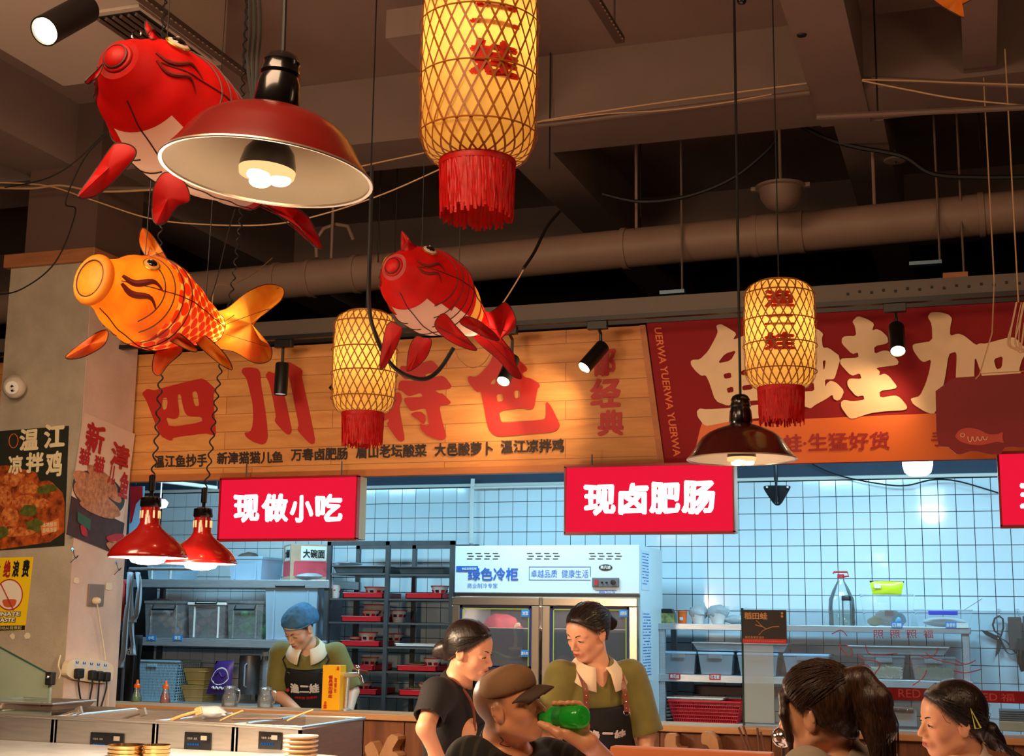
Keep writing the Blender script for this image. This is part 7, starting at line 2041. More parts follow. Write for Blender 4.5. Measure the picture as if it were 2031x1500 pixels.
# ================================================================ people
import openvdb
class Sculpt:
    """signed-distance modelling on a grid that is fine around the foci and coarse elsewhere"""
    def __init__(s, lo, hi, foci, hc):
        s.ax = []
        for k in range(3):
            t = lo[k]; pts = []
            while t < hi[k]:
                pts.append(t)
                h = hc
                for (c, half, hf) in foci:
                    d = max(0, abs(t-c[k])-half)
                    h = min(h, hf+d*.35)
                t += h
            s.ax.append(np.array(pts, dtype=np.float32))
        s.D = np.full([len(a) for a in s.ax], .1, dtype=np.float32)
    def _box(s, lo, hi, m=.045):
        sl = []
        for k in range(3):
            i0 = int(np.searchsorted(s.ax[k], lo[k]-m)); i1 = int(np.searchsorted(s.ax[k], hi[k]+m))
            if i1 <= i0: return None
            sl.append(slice(max(0, i0), i1))
        return tuple(sl)
    def _P(s, sl):
        X = s.ax[0][sl[0]][:, None, None]; Y = s.ax[1][sl[1]][None, :, None]; Z = s.ax[2][sl[2]][None, None, :]
        return X, Y, Z
    def _un(s, sl, d, k):
        a = s.D[sl]
        if k <= 0: s.D[sl] = np.minimum(a, d); return
        h = np.clip(.5+.5*(a-d)/k, 0, 1)
        s.D[sl] = a*(1-h)+d*h-k*h*(1-h)
    def _sub(s, sl, d, k):
        a = s.D[sl]
        h = np.clip(.5-.5*(a+d)/k, 0, 1) if k > 0 else (a < -d).astype(np.float32)
        s.D[sl] = a*(1-h)+(-d)*h+k*h*(1-h)
    def cap(s, a, b, ra, rb=None, k=.012, sub=False):
        rb = ra if rb is None else rb
        a = Vector(a); b = Vector(b); r = max(ra, rb)
        sl = s._box([min(a[i], b[i])-r for i in range(3)], [max(a[i], b[i])+r for i in range(3)])
        if sl is None: return
        X, Y, Z = s._P(sl); e = b-a; L2 = max(e.dot(e), 1e-9)
        t = np.clip(((X-a.x)*e.x+(Y-a.y)*e.y+(Z-a.z)*e.z)/L2, 0, 1)
        d = np.sqrt((X-a.x-t*e.x)**2+(Y-a.y-t*e.y)**2+(Z-a.z-t*e.z)**2)-(ra+(rb-ra)*t)
        (s._sub if sub else s._un)(sl, d, k)
    def path(s, pts, rs, k=.012, sub=False):
        for i in range(len(pts)-1):
            s.cap(pts[i], pts[i+1], rs[i] if isinstance(rs, (list, tuple)) else rs, rs[i+1] if isinstance(rs, (list, tuple)) else rs, k, sub)
    def ell(s, c, r, R=None, k=.015, sub=False):
        """R: three axis vectors"""
        c = Vector(c); m = max(r)
        sl = s._box([c[i]-m for i in range(3)], [c[i]+m for i in range(3)])
        if sl is None: return
        X, Y, Z = s._P(sl)
        R = R or (Vector((1, 0, 0)), Vector((0, 1, 0)), Vector((0, 0, 1)))
        q0 = ((X-c.x)*R[0].x+(Y-c.y)*R[0].y+(Z-c.z)*R[0].z); q1 = ((X-c.x)*R[1].x+(Y-c.y)*R[1].y+(Z-c.z)*R[1].z); q2 = ((X-c.x)*R[2].x+(Y-c.y)*R[2].y+(Z-c.z)*R[2].z)
        k0 = np.sqrt((q0/r[0])**2+(q1/r[1])**2+(q2/r[2])**2)
        k1 = np.sqrt((q0/r[0]**2)**2+(q1/r[1]**2)**2+(q2/r[2]**2)**2)+1e-6
        d = k0*(k0-1)/k1
        (s._sub if sub else s._un)(sl, d, k)
    def halfspace(s, p, n, k=.01):
        """keep the side where n.(x-p) < 0"""
        p = Vector(p); n = Vector(n).normalized()
        sl = (slice(None),)*3
        X, Y, Z = s._P(sl)
        d = (X-p.x)*n.x+(Y-p.y)*n.y+(Z-p.z)*n.z
        a = s.D
        h = np.clip(.5-.5*(a-d)/k, 0, 1)
        s.D = (a*(1-h)+d*h+k*h*(1-h)).astype(np.float32)
    def rough(s, amp, fr, seed=0, stretch=(1, 1, 1)):
        X, Y, Z = s._P((slice(None),)*3)
        n = (np.sin(X*fr*stretch[0]+1.3*np.sin(Z*fr*.7+seed))+np.sin(Y*fr*stretch[1]*1.1+1.1*np.sin(X*fr*.8+seed*2))+np.sin(Z*fr*stretch[2]*.9+1.2*np.sin(Y*fr*.9+seed*3)))/3
        s.D = (s.D+amp*n).astype(np.float32)
    def verts(s):
        g = openvdb.FloatGrid(.1)
        g.copyFromArray(np.ascontiguousarray(s.D))
        p, t, q_ = g.convertToPolygons(0.0, 0.0)
        p = np.asarray(p, dtype=np.float64)
        out = np.stack([np.interp(p[:, k], np.arange(len(s.ax[k])), s.ax[k]) for k in range(3)], axis=1)
        return out, t, q_
    def build(s, name, m, parent, tint=None, smooth_it=1):
        p, t, q_ = s.verts()
        fs = [tuple(int(i) for i in f) for f in q_]+[tuple(int(i) for i in f) for f in t]
        if len(p) == 0: return None
        p = relax(p, q_, t, smooth_it)
        me = bpy.data.meshes.new(name)
        me.from_pydata(p.tolist(), [], fs)
        me.materials.append(m)
        if tint is not None:
            at = me.color_attributes.new('tint', 'FLOAT_COLOR', 'POINT')
            at.data.foreach_set('color', tint(p).astype(np.float32).ravel())
        return put(name, me, parent, smooth=True, recalc=True, sharp=75)

def relax(p, q_, t, it):
    q_ = np.asarray(q_, dtype=np.int64).reshape(-1, 4); t = np.asarray(t, dtype=np.int64).reshape(-1, 3)
    e = np.concatenate([q_[:, [0, 1]], q_[:, [1, 2]], q_[:, [2, 3]], q_[:, [3, 0]], t[:, [0, 1]], t[:, [1, 2]], t[:, [2, 0]]])
    for _ in range(it):
        acc = np.zeros_like(p); cnt = np.zeros(len(p))
        np.add.at(acc, e[:, 0], p[e[:, 1]]); np.add.at(acc, e[:, 1], p[e[:, 0]])
        np.add.at(cnt, e[:, 0], 1); np.add.at(cnt, e[:, 1], 1)
        p = p*.5+.5*acc/np.maximum(cnt, 1)[:, None]
    return p

def skin_mat(name, col, lipc, rough=.45):
    k = NT(name)
    a = k.n('ShaderNodeVertexColor', layer_name='tint')
    sp = k.n('ShaderNodeSeparateColor'); k.l(a.outputs[0], sp.inputs[0])
    m1 = k.n('ShaderNodeMixRGB'); m1.inputs[1].default_value = lin(col); m1.inputs[2].default_value = lin(lipc); k.l(sp.outputs[0], m1.inputs[0])
    m2 = k.n('ShaderNodeMixRGB'); m2.inputs[2].default_value = lin((40, 28, 24)); k.l(sp.outputs[1], m2.inputs[0]); k.l(m1.outputs[0], m2.inputs[1])
    m3 = k.n('ShaderNodeMixRGB'); m3.inputs[2].default_value = lin((226, 120, 100)); k.l(sp.outputs[2], m3.inputs[0]); k.l(m2.outputs[0], m3.inputs[1])
    k.l(m3.outputs[0], k.b.inputs['Base Color'])
    k.b.inputs['Roughness'].default_value = rough
    k.b.inputs['Subsurface Weight'].default_value = .12
    k.b.inputs['Subsurface Radius'].default_value = (.02, .008, .004)
    return k.m
def hair_mat(name, col, hi):
    k = NT(name)
    tc = k.n('ShaderNodeTexCoord')
    mp = k.n('ShaderNodeMapping'); mp.inputs['Scale'].default_value = (9, 9, 1.2)
    k.l(tc.outputs['Object'], mp.inputs[0])
    nz = k.n('ShaderNodeTexNoise', i_Scale=24.0, i_Detail=4.0); k.l(mp.outputs[0], nz.inputs['Vector'])
    r = k.ramp(nz.outputs[0], [(.35, lin(col)), (.7, lin(hi))]); k.l(r.outputs[0], k.b.inputs['Base Color'])
    bp = k.n('ShaderNodeBump', i_Strength=.5, i_Distance=.003); k.l(nz.outputs[0], bp.inputs['Height']); k.l(bp.outputs[0], k.b.inputs['Normal'])
    k.b.inputs['Roughness'].default_value = .38
    return k.m
M['hair'] = hair_mat('black_hair', (14, 9, 8), (40, 24, 18))
M['hairb'] = hair_mat('brown_black_hair', (26, 15, 10), (70, 42, 26))
M['brow'] = mat('eyebrow_hair', (30, 20, 16), .7)
M['lash'] = mat('lash_line', (14, 9, 8), .6)
M['eyewhite'] = mat('eye_white', (226, 216, 208), .25)

def camdir(r, u, t):
    v = RT*r+UP*u-FW*t
    return v.normalized()

class Head:
    def __init__(s, px, py, D, f, s_=1.0, tilt=0.0):
        s.o = atD(px, py, D); s.k = s_
        s.f = camdir(*f)
        up = UP*1.0
        s.u = (up-s.f*up.dot(s.f)).normalized()
        if tilt: s.u = Matrix.Rotation(tilt, 3, s.f) @ s.u
        s.l = s.u.cross(s.f).normalized()
        s.R = (s.f, s.l, s.u)
    def p(s, a, b, c):
        return s.o+(s.f*a+s.l*b+s.u*c)*s.k
    def r(s, *v): return [x*s.k for x in v]
    def loc(s, P):
        d = (P-np.array(s.o))/s.k
        return d@np.array(s.f), d@np.array(s.l), d@np.array(s.u)

def head_sdf(S, H, man=False, jaw=1.0):
    p, r, R = H.p, H.r, H.R
    S.ell(p(-.014, 0, .028), r(.092, .074, .086), R, .01)
    S.ell(p(.034, 0, -.022), r(.052, .058*jaw, .078), R, .02)
    S.ell(p(.050, 0, .035), r(.036, .054, .048), R, .02)          # forehead
    S.ell(p(.058, 0, -.088), r(.024, .026, .022), R, .018)           # chin
    for s_ in (-1, 1):
        S.cap(p(-.002, s_*.050*jaw, -.052), p(.048, s_*.020, -.088), .020*H.k, .016*H.k, .022)
        S.ell(p(.052, s_*.036, -.024), r(.027, .024, .026), R, .014)       # cheekbone
        S.cap(p(.080, s_*.012, .021), p(.064, s_*.046, .019), .007*H.k, .006*H.k, .012)
        S.ell(p(.092, s_*.030, .002), r(.011, .019, .011), R, .010, sub=True)  # socket
        S.ell(p(.071, s_*.031, .001), r(.0150, .0175, .0125), R, .004)       # lid over the eye
    S.cap(p(.080, 0, .012), p(.1005, 0, -.026), .0065*H.k, .0095*H.k, .010)     # nose
    S.ell(p(.099, 0, -.031), r(.0125, .010, .0085), R, .006)
    for s_ in (-1, 1):
        S.ell(p(.0905, s_*.0115, -.034), r(.0105, .0075, .0075), R, .005)
        S.ell(p(.0985, s_*.0055, -.0405), r(.004, .003, .003), R, .002, sub=True)
    S.ell(p(.078, 0, -.058), r(.017, .026, .022), R, .012)           # muzzle
    S.cap(p(.0935, -.004, -.0545), p(.083, -.021, -.059), .0052*H.k, .003*H.k, .005)
    S.cap(p(.0935, .004, -.0545), p(.083, .021, -.059), .0052*H.k, .003*H.k, .005)
    S.cap(p(.091, -.009, -.0665), p(.091, .009, -.0665), .0062*H.k, .0062*H.k, .005)
    S.cap(p(.098, -.010, -.0605), p(.098, .010, -.0605), .0022*H.k, .0022*H.k, .002, sub=True)
    S.cap(p(.092, -.019, -.0605), p(.092, .019, -.0605), .002*H.k, .002*H.k, .002, sub=True)
    for s_ in (-1, 1):
        S.ell(p(-.006, s_*.075, -.006), r(.018, .009, .031), R, .006)
        S.ell(p(.001, s_*.0855, -.002), r(.0095, .0065, .018), R, .004, sub=True)
        S.cap(p(-.016, s_*.082, .016), p(-.02, s_*.083, -.008), .004*H.k, .0035*H.k, .003)
    if man: S.ell(p(.095, 0, -.03), r(.014, .011, .010), R, .006)

def head_tint(H, stubble=False, lips=1.0, cheeks=.25):
    def fn(P):
        a, b, c = H.loc(P)
        out = np.zeros((len(P), 4)); out[:, 3] = 1
        lip = np.exp(-(((c+.0605)/.0085)**4))*np.exp(-((np.abs(b)/.021)**4))*(a > .078)
        out[:, 0] = lip*lips
        if stubble:
            sh = np.clip((c-.0)/.03, 0, 1)*np.clip((-a+.03)/.02, 0, 1)
            sh = np.maximum(sh, np.clip((-a-.018)/.015, 0, 1)*np.clip((c+.075)/.03, 0, 1))
            out[:, 1] = sh*.75*(a > -.2)*(c < .12)
        if not stubble:
            d1 = .76*(a-.071)-.65*(c-.072); d2 = .66*a-.75*(c+.004)
            w_ = .0025*np.sin(b*900)*np.sin(a*700+c*500)
            out[:, 1] = np.clip((.010-np.maximum(d1, d2)+w_)/.012, 0, 1)*.92*(c > -.07)*(np.abs(b) < .079)
        ch = np.exp(-((a-.06)**2+(np.abs(b)-.045)**2+(c+.03)**2)/.0004)*cheeks
        out[:, 2] = ch
        return out
    return fn

def face_parts(H, body, gaze=.5, brow_w=.0022, browm=None, openeye=.35):
    """eyebrows, eye slits and lash lines: parts of the head"""
    p = H.p
    for s_ in (-1, 1):
        pts = [p(.0885, s_*.014, .0185), p(.0865, s_*.024, .0235), p(.080, s_*.035, .0250), p(.0705, s_*.046, .0205)]
        MB().tube(smooth_path(pts, 5), [brow_w*H.k*q_ for q_ in ([.8]+[1.2]*5+[1.1]*5+[.9]*3+[.4, .2])[:16]], 6).build('eyebrow', browm or M['brow'], body, smooth=True)
        c0 = p(.071, s_*.031, .001)
        arc = []; low = []
        for q_ in range(9):
            f = q_/8*2-1
            y = s_*.031+f*.0155*s_
            rr = math.sqrt(max(0, 1-(f*.0155/.0180)**2))
            arc.append(p(.071+.0158*rr*.985, y, -.0012+.0030*(1-f*f)-.001*f))
            low.append(p(.071+.0158*rr*.975, y, -.0012-.0026*(1-f*f)*openeye-.001*f))
        MB().tube(arc, [.0009*H.k, .0014*H.k, .0016*H.k, .0017*H.k, .0017*H.k, .0017*H.k, .0016*H.k, .0015*H.k, .001*H.k], 6).build('lash_line', M['lash'], body, smooth=True)
        if openeye > .2:
            b = MB(); n_ = H.f*.0006
            b.add([v+n_ for v in arc]+[v+n_ for v in low], [(i, i+1, i+10, i+9) for i in range(8)])
            e = b.build('eye', M['eyewhite'], body, recalc=False)
            b = MB(); b.add([v+n_*1.8 for v in arc[3:7]]+[v+n_*1.8 for v in low[3:7]], [(i, i+1, i+5, i+4) for i in range(3)])
            b.build('iris', M['lash'], e, recalc=False)

def hand_sdf(S, W, d, n, curl=.5, sc=1.0, side=1):
    """W wrist, d pointing to the fingers, n out of the back of the hand"""
    d = Vector(d).normalized(); n = Vector(n); n = (n-d*n.dot(d)).normalized(); w = d.cross(n)*side
    S.cap(W-d*.03*sc, W+d*.01*sc, .024*sc, .023*sc, .012)
    offs = [.030, .010, -.010, -.028]; L = [(.040, .026, .020), (.045, .029, .021), (.041, .027, .020), (.032, .021, .018)]
    for k, o_ in enumerate(offs):
        b = W+d*(.083-abs(k-1)*.004)*sc+w*o_*sc
        S.cap(W+w*o_*.55*sc+d*.01*sc, b, .013*sc, .0105*sc, .012)
        p = b; ang = curl*.5
        for j, l in enumerate(L[k]):
            v = d*math.cos(ang)-n*math.sin(ang)
            q_ = p+v*l*sc
            S.cap(p, q_, (.0092-.0008*j)*sc, (.0086-.001*j)*sc, .002)
            p = q_; ang += curl
    a = W+d*.02*sc+w*.022*sc
    b = a+(d*.6+w*.75-n*.25).normalized()*.042*sc
    c = b+(d*.85+w*.35-n*.45).normalized()*.030*sc
    e = c+(d*.95-n*.5).normalized()*.024*sc
    S.cap(a, b, .015*sc, .0115*sc, .012); S.cap(b, c, .0110*sc, .0098*sc, .003); S.cap(c, e, .0095*sc, .0078*sc, .003)

def person(label, J, H, skin, bodyopt, fine=.0030, foci_extra=(), extra=None, tint=None, legs='stand', leg_fwd=None):
    """J: dict of world joints neck, sL, sR, eL, eR, wL, wR, pelvis (L = the figure's left)"""
    base = Vector((J['pelvis'].x, J['pelvis'].y, 0))
    t = thing('person', label, 'person', base)
    allp = list(J.values())+[H.o, base]
    lo = [min(p[i] for p in allp)-.26 for i in range(3)]; hi = [max(p[i] for p in allp)+.26 for i in range(3)]
    lo[2] = -.01
    if legs == 'sit':
        pass
    S = Sculpt(lo, hi, [(H.p(.01, 0, 0), .12, fine)]+list(foci_extra), .013)
    # legs
    P_ = J['pelvis']; sd = (J['sL']-J['sR']); sd.z = 0; sd.normalize()
    fwd = sd.cross(Vector((0, 0, 1))); fwd = fwd if fwd.dot(H.f) > 0 else -fwd
    up_t = (J['neck']-P_).normalized(); tf = fwd; fwd = leg_fwd or fwd; sdt = sd
    if leg_fwd: sd = leg_fwd.cross(Vector((0, 0, 1))); sd = sd if sd.dot(sdt) > 0 else -sd
    S.ell(P_+Vector((0, 0, .0)), (.165, .115, .13), (sd, fwd, Vector((0, 0, 1))), .04)
    for s_ in (-1, 1):
        hp = P_+sd*s_*.085-Vector((0, 0, .03))
        if legs == 'stand':
            kn = Vector((hp.x, hp.y, .48))+fwd*.02; an = Vector((hp.x, hp.y, .075))-fwd*.01
        else:
            kn = hp+fwd*.34+sd*s_*.03; kn.z = hp.z-.0; an = Vector((kn.x, kn.y, .075))
        S.cap(hp, kn, .078, .052, .03); S.cap(kn, an, .050, .036, .02); S.cap(an+Vector((0, 0, -.02)), an+fwd*.14+Vector((0, 0, -.04)), .040, .033, .02)
    # torso
    top = (J['sL']+J['sR'])/2
    hw = (J['sL']-J['sR']).length/2
    sx = (J['sL']-J['sR']).normalized()
    ch = top-up_t*.13
    fw2 = sx.cross(up_t); fw2 = fw2 if fw2.dot(tf) > 0 else -fw2
    TR = (sx, fw2, up_t)
    g = bodyopt.get('girth', 1.0)
    S.ell(ch, (hw*.86, .098*g, .18), TR, .03)
    S.ell(top-up_t*.32, (hw*.78*g, .09*g, .16), TR, .05)
    S.cap(J['sL']-sx*.02-up_t*.02, J['sR']+sx*.02-up_t*.02, .05, .05, .03)
    S.cap(J['neck'], top-up_t*.03, .058, .07, .03)
    if bodyopt.get('bust'):
        for s_ in (-1, 1): S.ell(ch+sx*s_*.07+fw2*.07-up_t*.01, (.055, .05, .055), TR, .03)
    # neck
    nk = bodyopt.get('neck', .050)
    S.cap(H.p(-.018, 0, -.045), J['neck']+up_t*.01, nk, nk*1.08, .015)
    # arms
    for k in ('L', 'R'):
        S.cap(J['s'+k], J['e'+k], .046*g, .038*g, .02); S.cap(J['e'+k], J['w'+k], .036*g, .025, .015)
        hd = J.get('h'+k)
        if hd is not None:
            hand_sdf(S, J['w'+k], hd[0], hd[1], hd[2] if len(hd) > 2 else .5, .95, side=(1 if k == 'L' else -1)*(hd[3] if len(hd) > 3 else 1))
    head_sdf(S, H, bodyopt.get('man', False), bodyopt.get('jaw', 1.0))
    if extra: extra(S, H)
    body = S.build('body', skin, t, tint=tint or head_tint(H))
    return t, body, TR, top, hw, fwd, sd

def shirt(t, J, TR, top, hw, m, H, sleeve=.75, pad=.020, length=.62, g=1.0, neck_r=.068, name='shirt', fine=.006, sl_r=.062, fold=.0035, legs=None, neck_pt=None, vneck=False):
    sx, fw2, up_t = TR
    pts = [J[k] for k in ('sL', 'sR', 'eL', 'eR', 'neck')]+[top-up_t*length]
    lo = [min(p[i] for p in pts)-.2 for i in range(3)]; hi = [max(p[i] for p in pts)+.2 for i in range(3)]
    S = Sculpt(lo, hi, [], fine)
    ch = top-up_t*.13
    S.ell(ch, (hw*.86+pad, .098*g+pad, .19), TR, .03)
    S.ell(top-up_t*.34, (hw*.82*g+pad, .095*g+pad, .20), TR, .06)
    S.ell(top-up_t*.55, (hw*.84*g+pad, .105*g+pad, .20), TR, .06)
    S.cap(J['sL']-sx*.02-up_t*.015, J['sR']+sx*.02-up_t*.015, .055+pad*.4, .055+pad*.4, .03)
    S.cap(J['neck']-up_t*.005, top-up_t*.03, .066+pad*.2, .08, .03)
    for k in ('L', 'R'):
        a, b = J['s'+k], J['e'+k]
        e = a.lerp(b, sleeve)
        S.cap(a, e, .052*g+pad*.6, sl_r*g+pad*.3, .03)
        dr = (b-a).normalized()
        far = e+dr*.10
        # trim the sleeve square and hollow its opening
        X, Y, Z = S._P(S._box([far[i]-.14 for i in range(3)], [far[i]+.14 for i in range(3)], 0) or (slice(0, 1),)*3)
    if fold: S.rough(fold, 34, len(t.name)*1.7, (1, 1, .8))
    for k in ('L', 'R'):
        a, b = J['s'+k], J['e'+k]; e = a.lerp(b, sleeve); dr = (b-a).normalized()
        S.cap(e+dr*(.012+sl_r*g), e+dr*(.09+sl_r*g), .030+sl_r*g, .03+sl_r*g, .004, sub=True)
        S.cap(e-dr*.03, e+dr*.09, sl_r*g-.004, sl_r*g-.004, .006, sub=True)
    np_ = neck_pt or J['neck']
    S.cap(np_+up_t*.0-fw2*.0+fw2*.012, H.p(0, 0, -.06), neck_r, neck_r+.02, .006, sub=True)
    if vneck:
        S.cap(np_+fw2*.05+up_t*.02, np_+fw2*.13-up_t*.075, .046, .012, .006, sub=True)
    return S.build(name, m, t), S

def collar(t, J, TR, m, H, r=.066, w=.05, open_=.035, drop=.045):
    """folded shirt collar with two points and a V opening in front"""
    sx, fw2, up_t = TR
    c = J['neck']+fw2*.010
    b = MB(); n = 36
    def ring(i, j):
        f = i/(n-1); a = (f*2-1)*(PI-.28)            # 0 = back
        dirv = -fw2*math.cos(a)+sx*math.sin(a)
        front = (1-math.cos(a))/2
        base = c+dirv*(r*(1+.15*front))+up_t*(.034-.040*front)
        if j == 0: return base+up_t*.0
        if j == 1: return base+up_t*.012+dirv*.004
        if j == 2: return base+dirv*(.018+.022*front)-up_t*.008
        return base+dirv*(.028+.046*front)-up_t*(w*(.35+.65*front**2))
    b.grid(ring, n, 4)
    o = b.build('collar', m, t, smooth=True, recalc=False, sharp=80)
    s_ = o.modifiers.new('thickness', 'SOLIDIFY'); s_.thickness = .004
    return o

def strands(t, H, m, root_fn, tie, n, r=.0010, name='hair_strands', seed=1, lift=.004, tail=None):
    """fine locks combed over the skull from the hairline to the tie"""
    rr = random.Random(seed); b = MB()
    cc = Vector((-.014, 0, .028)); rad = (.101, .083, .094)
    for k in range(n):
        a0 = root_fn(rr)
        pts = []
        jt = Vector((rr.gauss(0, .008), rr.gauss(0, .008), rr.gauss(0, .008)))
        for q_ in range(9):
            f = q_/8
            v = Vector(a0).lerp(Vector(tie)+jt, f)-cc
            v = Vector((v.x/rad[0], v.y/rad[1], v.z/rad[2]))
            L_ = v.length
            v = v/L_ if L_ > 1e-5 else Vector((0, 0, 1))
            lf = 1+lift/.09*(1+.6*math.sin(f*PI)*rr.random())
            w_ = Vector((v.x*rad[0], v.y*rad[1], v.z*rad[2]))*lf+cc
            pts.append(H.p(*w_))
        if tail:
            for e in tail(rr): pts.append(e)
        b.tube(pts, r*H.k*rr.uniform(.6, 1.4), 3, caps=False)
    o = b.build(name, m, t, smooth=True, recalc=False, sharp=180)
    return tag(o, kind='stuff')

def hair_cap(t, H, m, grow=.009, plane1=((.071, 0, .072), (.76, 0, -.65)), plane2=((.0, 0, -.004), (.66, 0, -.75)), ears=True, bun=None, extra=None, fine=.0032, name='hair'):
    lo = [H.o[i]-.30 for i in range(3)]; hi = [H.o[i]+.26 for i in range(3)]
    S = Sculpt(lo, hi, [], fine*1.35)
    S.ell(H.p(-.014, 0, .028), H.r(.092+grow, .074+grow, .086+grow), H.R, .01)
    S.ell(H.p(.050, 0, .035), H.r(.036+grow*.8, .054+grow, .048+grow), H.R, .02)
    S.cap(H.p(-.05, 0, -.02), H.p(-.055, 0, -.06), .055*H.k, .042*H.k, .02)
    def W(n): return H.f*n[0]+H.l*n[1]+H.u*n[2]
    S.halfspace(H.p(*plane1[0]), W(plane1[1]), .020)
    S.halfspace(H.p(*plane2[0]), W(plane2[1]), .016)
    if ears:
        for s_ in (-1, 1): S.ell(H.p(.0, s_*.086, -.010), H.r(.026, .022, .038), H.R, .008, sub=True)
    if bun:
        for (c, r) in bun: S.ell(H.p(*c), H.r(*r), H.R, .010)
    if extra: extra(S, H)
    S.rough(.0012, 300, 2, (1, 1, .15))
    return S.build(name, m, t)

def apron_front(t, TR, top, hw, m, g, w, z0, z1, pad, widen=0.0, bustpad=0.0):
    sx, fw2, up_t = TR
    pts = [top, top-up_t*z1]
    lo = [min(p[i] for p in pts)-.3 for i in range(3)]; hi = [max(p[i] for p in pts)+.3 for i in range(3)]
    S = Sculpt(lo, hi, [], .007)
    S.ell(top-up_t*.13, (hw*.86+pad, .098*g+pad+bustpad, .19), TR, .03)
    S.ell(top-up_t*.34, (hw*.82*g+pad, .095*g+pad+bustpad, .20), TR, .06)
    S.ell(top-up_t*.55, (hw*.84*g+pad, .105*g+pad+bustpad, .20), TR, .06)
    S.ell(top-up_t*.75, (hw*.84*g+pad, .105*g+pad+bustpad, .20), TR, .06)
    c0 = top-up_t*z0
    S.halfspace(c0, up_t, .004)
    S.halfspace(top-up_t*z1, -up_t, .004)
    for s_ in (-1, 1): S.halfspace(c0+sx*s_*w, sx*s_+up_t*widen, .004)
    S.halfspace(top+fw2*.02, -fw2, .004)
    return S.build('apron', m, t), S
M['skinw'] = skin_mat('skin_light', (226, 172, 140), (176, 74, 66))
M['skinw2'] = skin_mat('skin_warm', (220, 160, 124), (168, 70, 62))
M['skinm'] = skin_mat('skin_tan', (214, 148, 108), (160, 84, 70), .4)
M['olive'] = mat('olive_polo_cloth', (112, 104, 42), .8, var=.12, vscale=12, sheen=.2)
M['creamc'] = mat('cream_collar_cloth', (224, 200, 168), .8)
M['blackc'] = mat('black_shirt_cloth', (20, 16, 19), .85, var=.15, vscale=12)
M['apronc'] = mat('black_apron', (10, 9, 12), .8, var=.15, vscale=12)
M['leather'] = mat('brown_leather_strap', (120, 58, 34), .45)
M['stud'] = M['chrome']
M['trouser'] = mat('dark_trousers', (26, 26, 32), .85)

def trousers(t, J, fwd, sd, m, legs='stand'):
    P_ = J['pelvis']
    lo = [P_.x-.6, P_.y-.6, -.0]; hi = [P_.x+.6, P_.y+.6, P_.z+.2]
    S = Sculpt(lo, hi, [], .014)
    S.ell(P_, (.18, .13, .14), (sd, fwd, Vector((0, 0, 1))), .04)
    for s_ in (-1, 1):
        hp = P_+sd*s_*.085-Vector((0, 0, .03))
        if legs == 'stand': kn = Vector((hp.x, hp.y, .48))+fwd*.02; an = Vector((hp.x, hp.y, .11))-fwd*.01
        else: kn = hp+fwd*.34+sd*s_*.03; an = Vector((kn.x, kn.y, .11))
        S.cap(hp, kn, .092, .068, .03); S.cap(kn, an, .066, .055, .02)
    S.build('trousers', m, t)
    for s_ in (-1, 1):
        hp = P_+sd*s_*.085
        an = Vector((hp.x, hp.y, .05)) if legs == 'stand' else Vector((hp.x, hp.y, .05))+fwd*.34+sd*s_*.03
        b = MB(); b.tube([an-fwd*.05, an+fwd*.02, an+fwd*.12, an+fwd*.2], [.045, .052, .048, .03], 12)
        b.build('shoe', M['rubber'], t, smooth=True)

def D_of(px, py, Y): return (atY(px, py, Y)-EYEP).dot(FW)
def down(v, dz, push=Vector((0, 0, 0))): return Vector((v.x, v.y, v.z-dz))+push
def surf(S_fn, *a): pass

def front_fr(TR, top, hw, g, pad, u0, u1, z0, z1, bust=0.0, sc=1.0):
    """maps u,v onto the cloth surface in front of the torso"""
    sx, fw2, up_t = TR
    def fr(u, v):
        s_ = u0+(u1-u0)*u; z = z0+(z1-z0)*(1-v)
        best = 0
        for (zc, ry, rx, rz) in ((.13, .098*g+pad+bust, hw*.86+pad, .19), (.34, .095*g+pad+bust, hw*.82*g+pad, .20), (.55, .105*g+pad+bust, hw*.84*g+pad, .20)):
            q_ = 1-(s_/rx)**2-((z-zc)/rz)**2
            if q_ > 0: best = max(best, ry*math.sqrt(q_))
        return top-up_t*z+sx*s_+fw2*(best+.010)
    return fr

# ---------------------------------------------------------------- server in the blue cap
D1 = D_of(607, 1290, 7.32)
H = Head(594, 1246, D1-.06, (-.50, -.50, .70), 1.0)
J = dict(neck=atD(610, 1281, D1), sL=atD(666, 1297, D1+.02), sR=atD(556, 1297, D1+.02), eL=atD(699, 1372, D1-.02), eR=atD(549, 1376, D1-.04),
         wL=atD(690, 1420, D1-.22), wR=atD(600, 1420, D1-.25), pelvis=down(atD(615, 1400, D1+.12), .20))
J['hL'] = ((-RT*.4-FW*1.0-UP*.2), UP, .35); J['hR'] = ((RT*.5-FW-UP*.2), UP, .35, -1)
hJ = {k: J.pop(k) for k in ('hL', 'hR')}
JJ = dict(J); 
def mkperson(label, J, hJ, H, skin, opt, **kw):
    J2 = dict(J)
    base_vals = {k: v for k, v in J2.items()}
    class JD(dict): pass
    jd = JD(base_vals); jd.update(hJ)
    vals = jd.values
    jd.values = lambda: [v for v in dict.values(jd) if isinstance(v, Vector)]
    return person(label, jd, H, skin, opt, **kw)
t, body, TR, top, hw, fwd, sd = mkperson('server in a blue hair cap and olive polo, head bent down behind the counter', J, hJ, H, M['skinw'], dict(bust=True, girth=1.08, jaw=1.06))
face_parts(H, body, openeye=.1)
o, S_ = shirt(t, J, TR, top, hw, M['olive'], H, sleeve=.92, pad=.026, g=1.05, neck_r=.060, sl_r=.054, vneck=True)
collar(t, J, TR, M['creamc'], H, r=.064, w=.06)
apron_front(t, TR, top, hw, M['apronc'], 1.08, .115, .055, .75, .036, .18, .01)
fr = front_fr(TR, top, hw, 1.08, .036, -.085, .085, .125, .185, .01)
sx, fw2, up_t = TR
SGN = -1 if sx.dot(RT) > 0 else 1
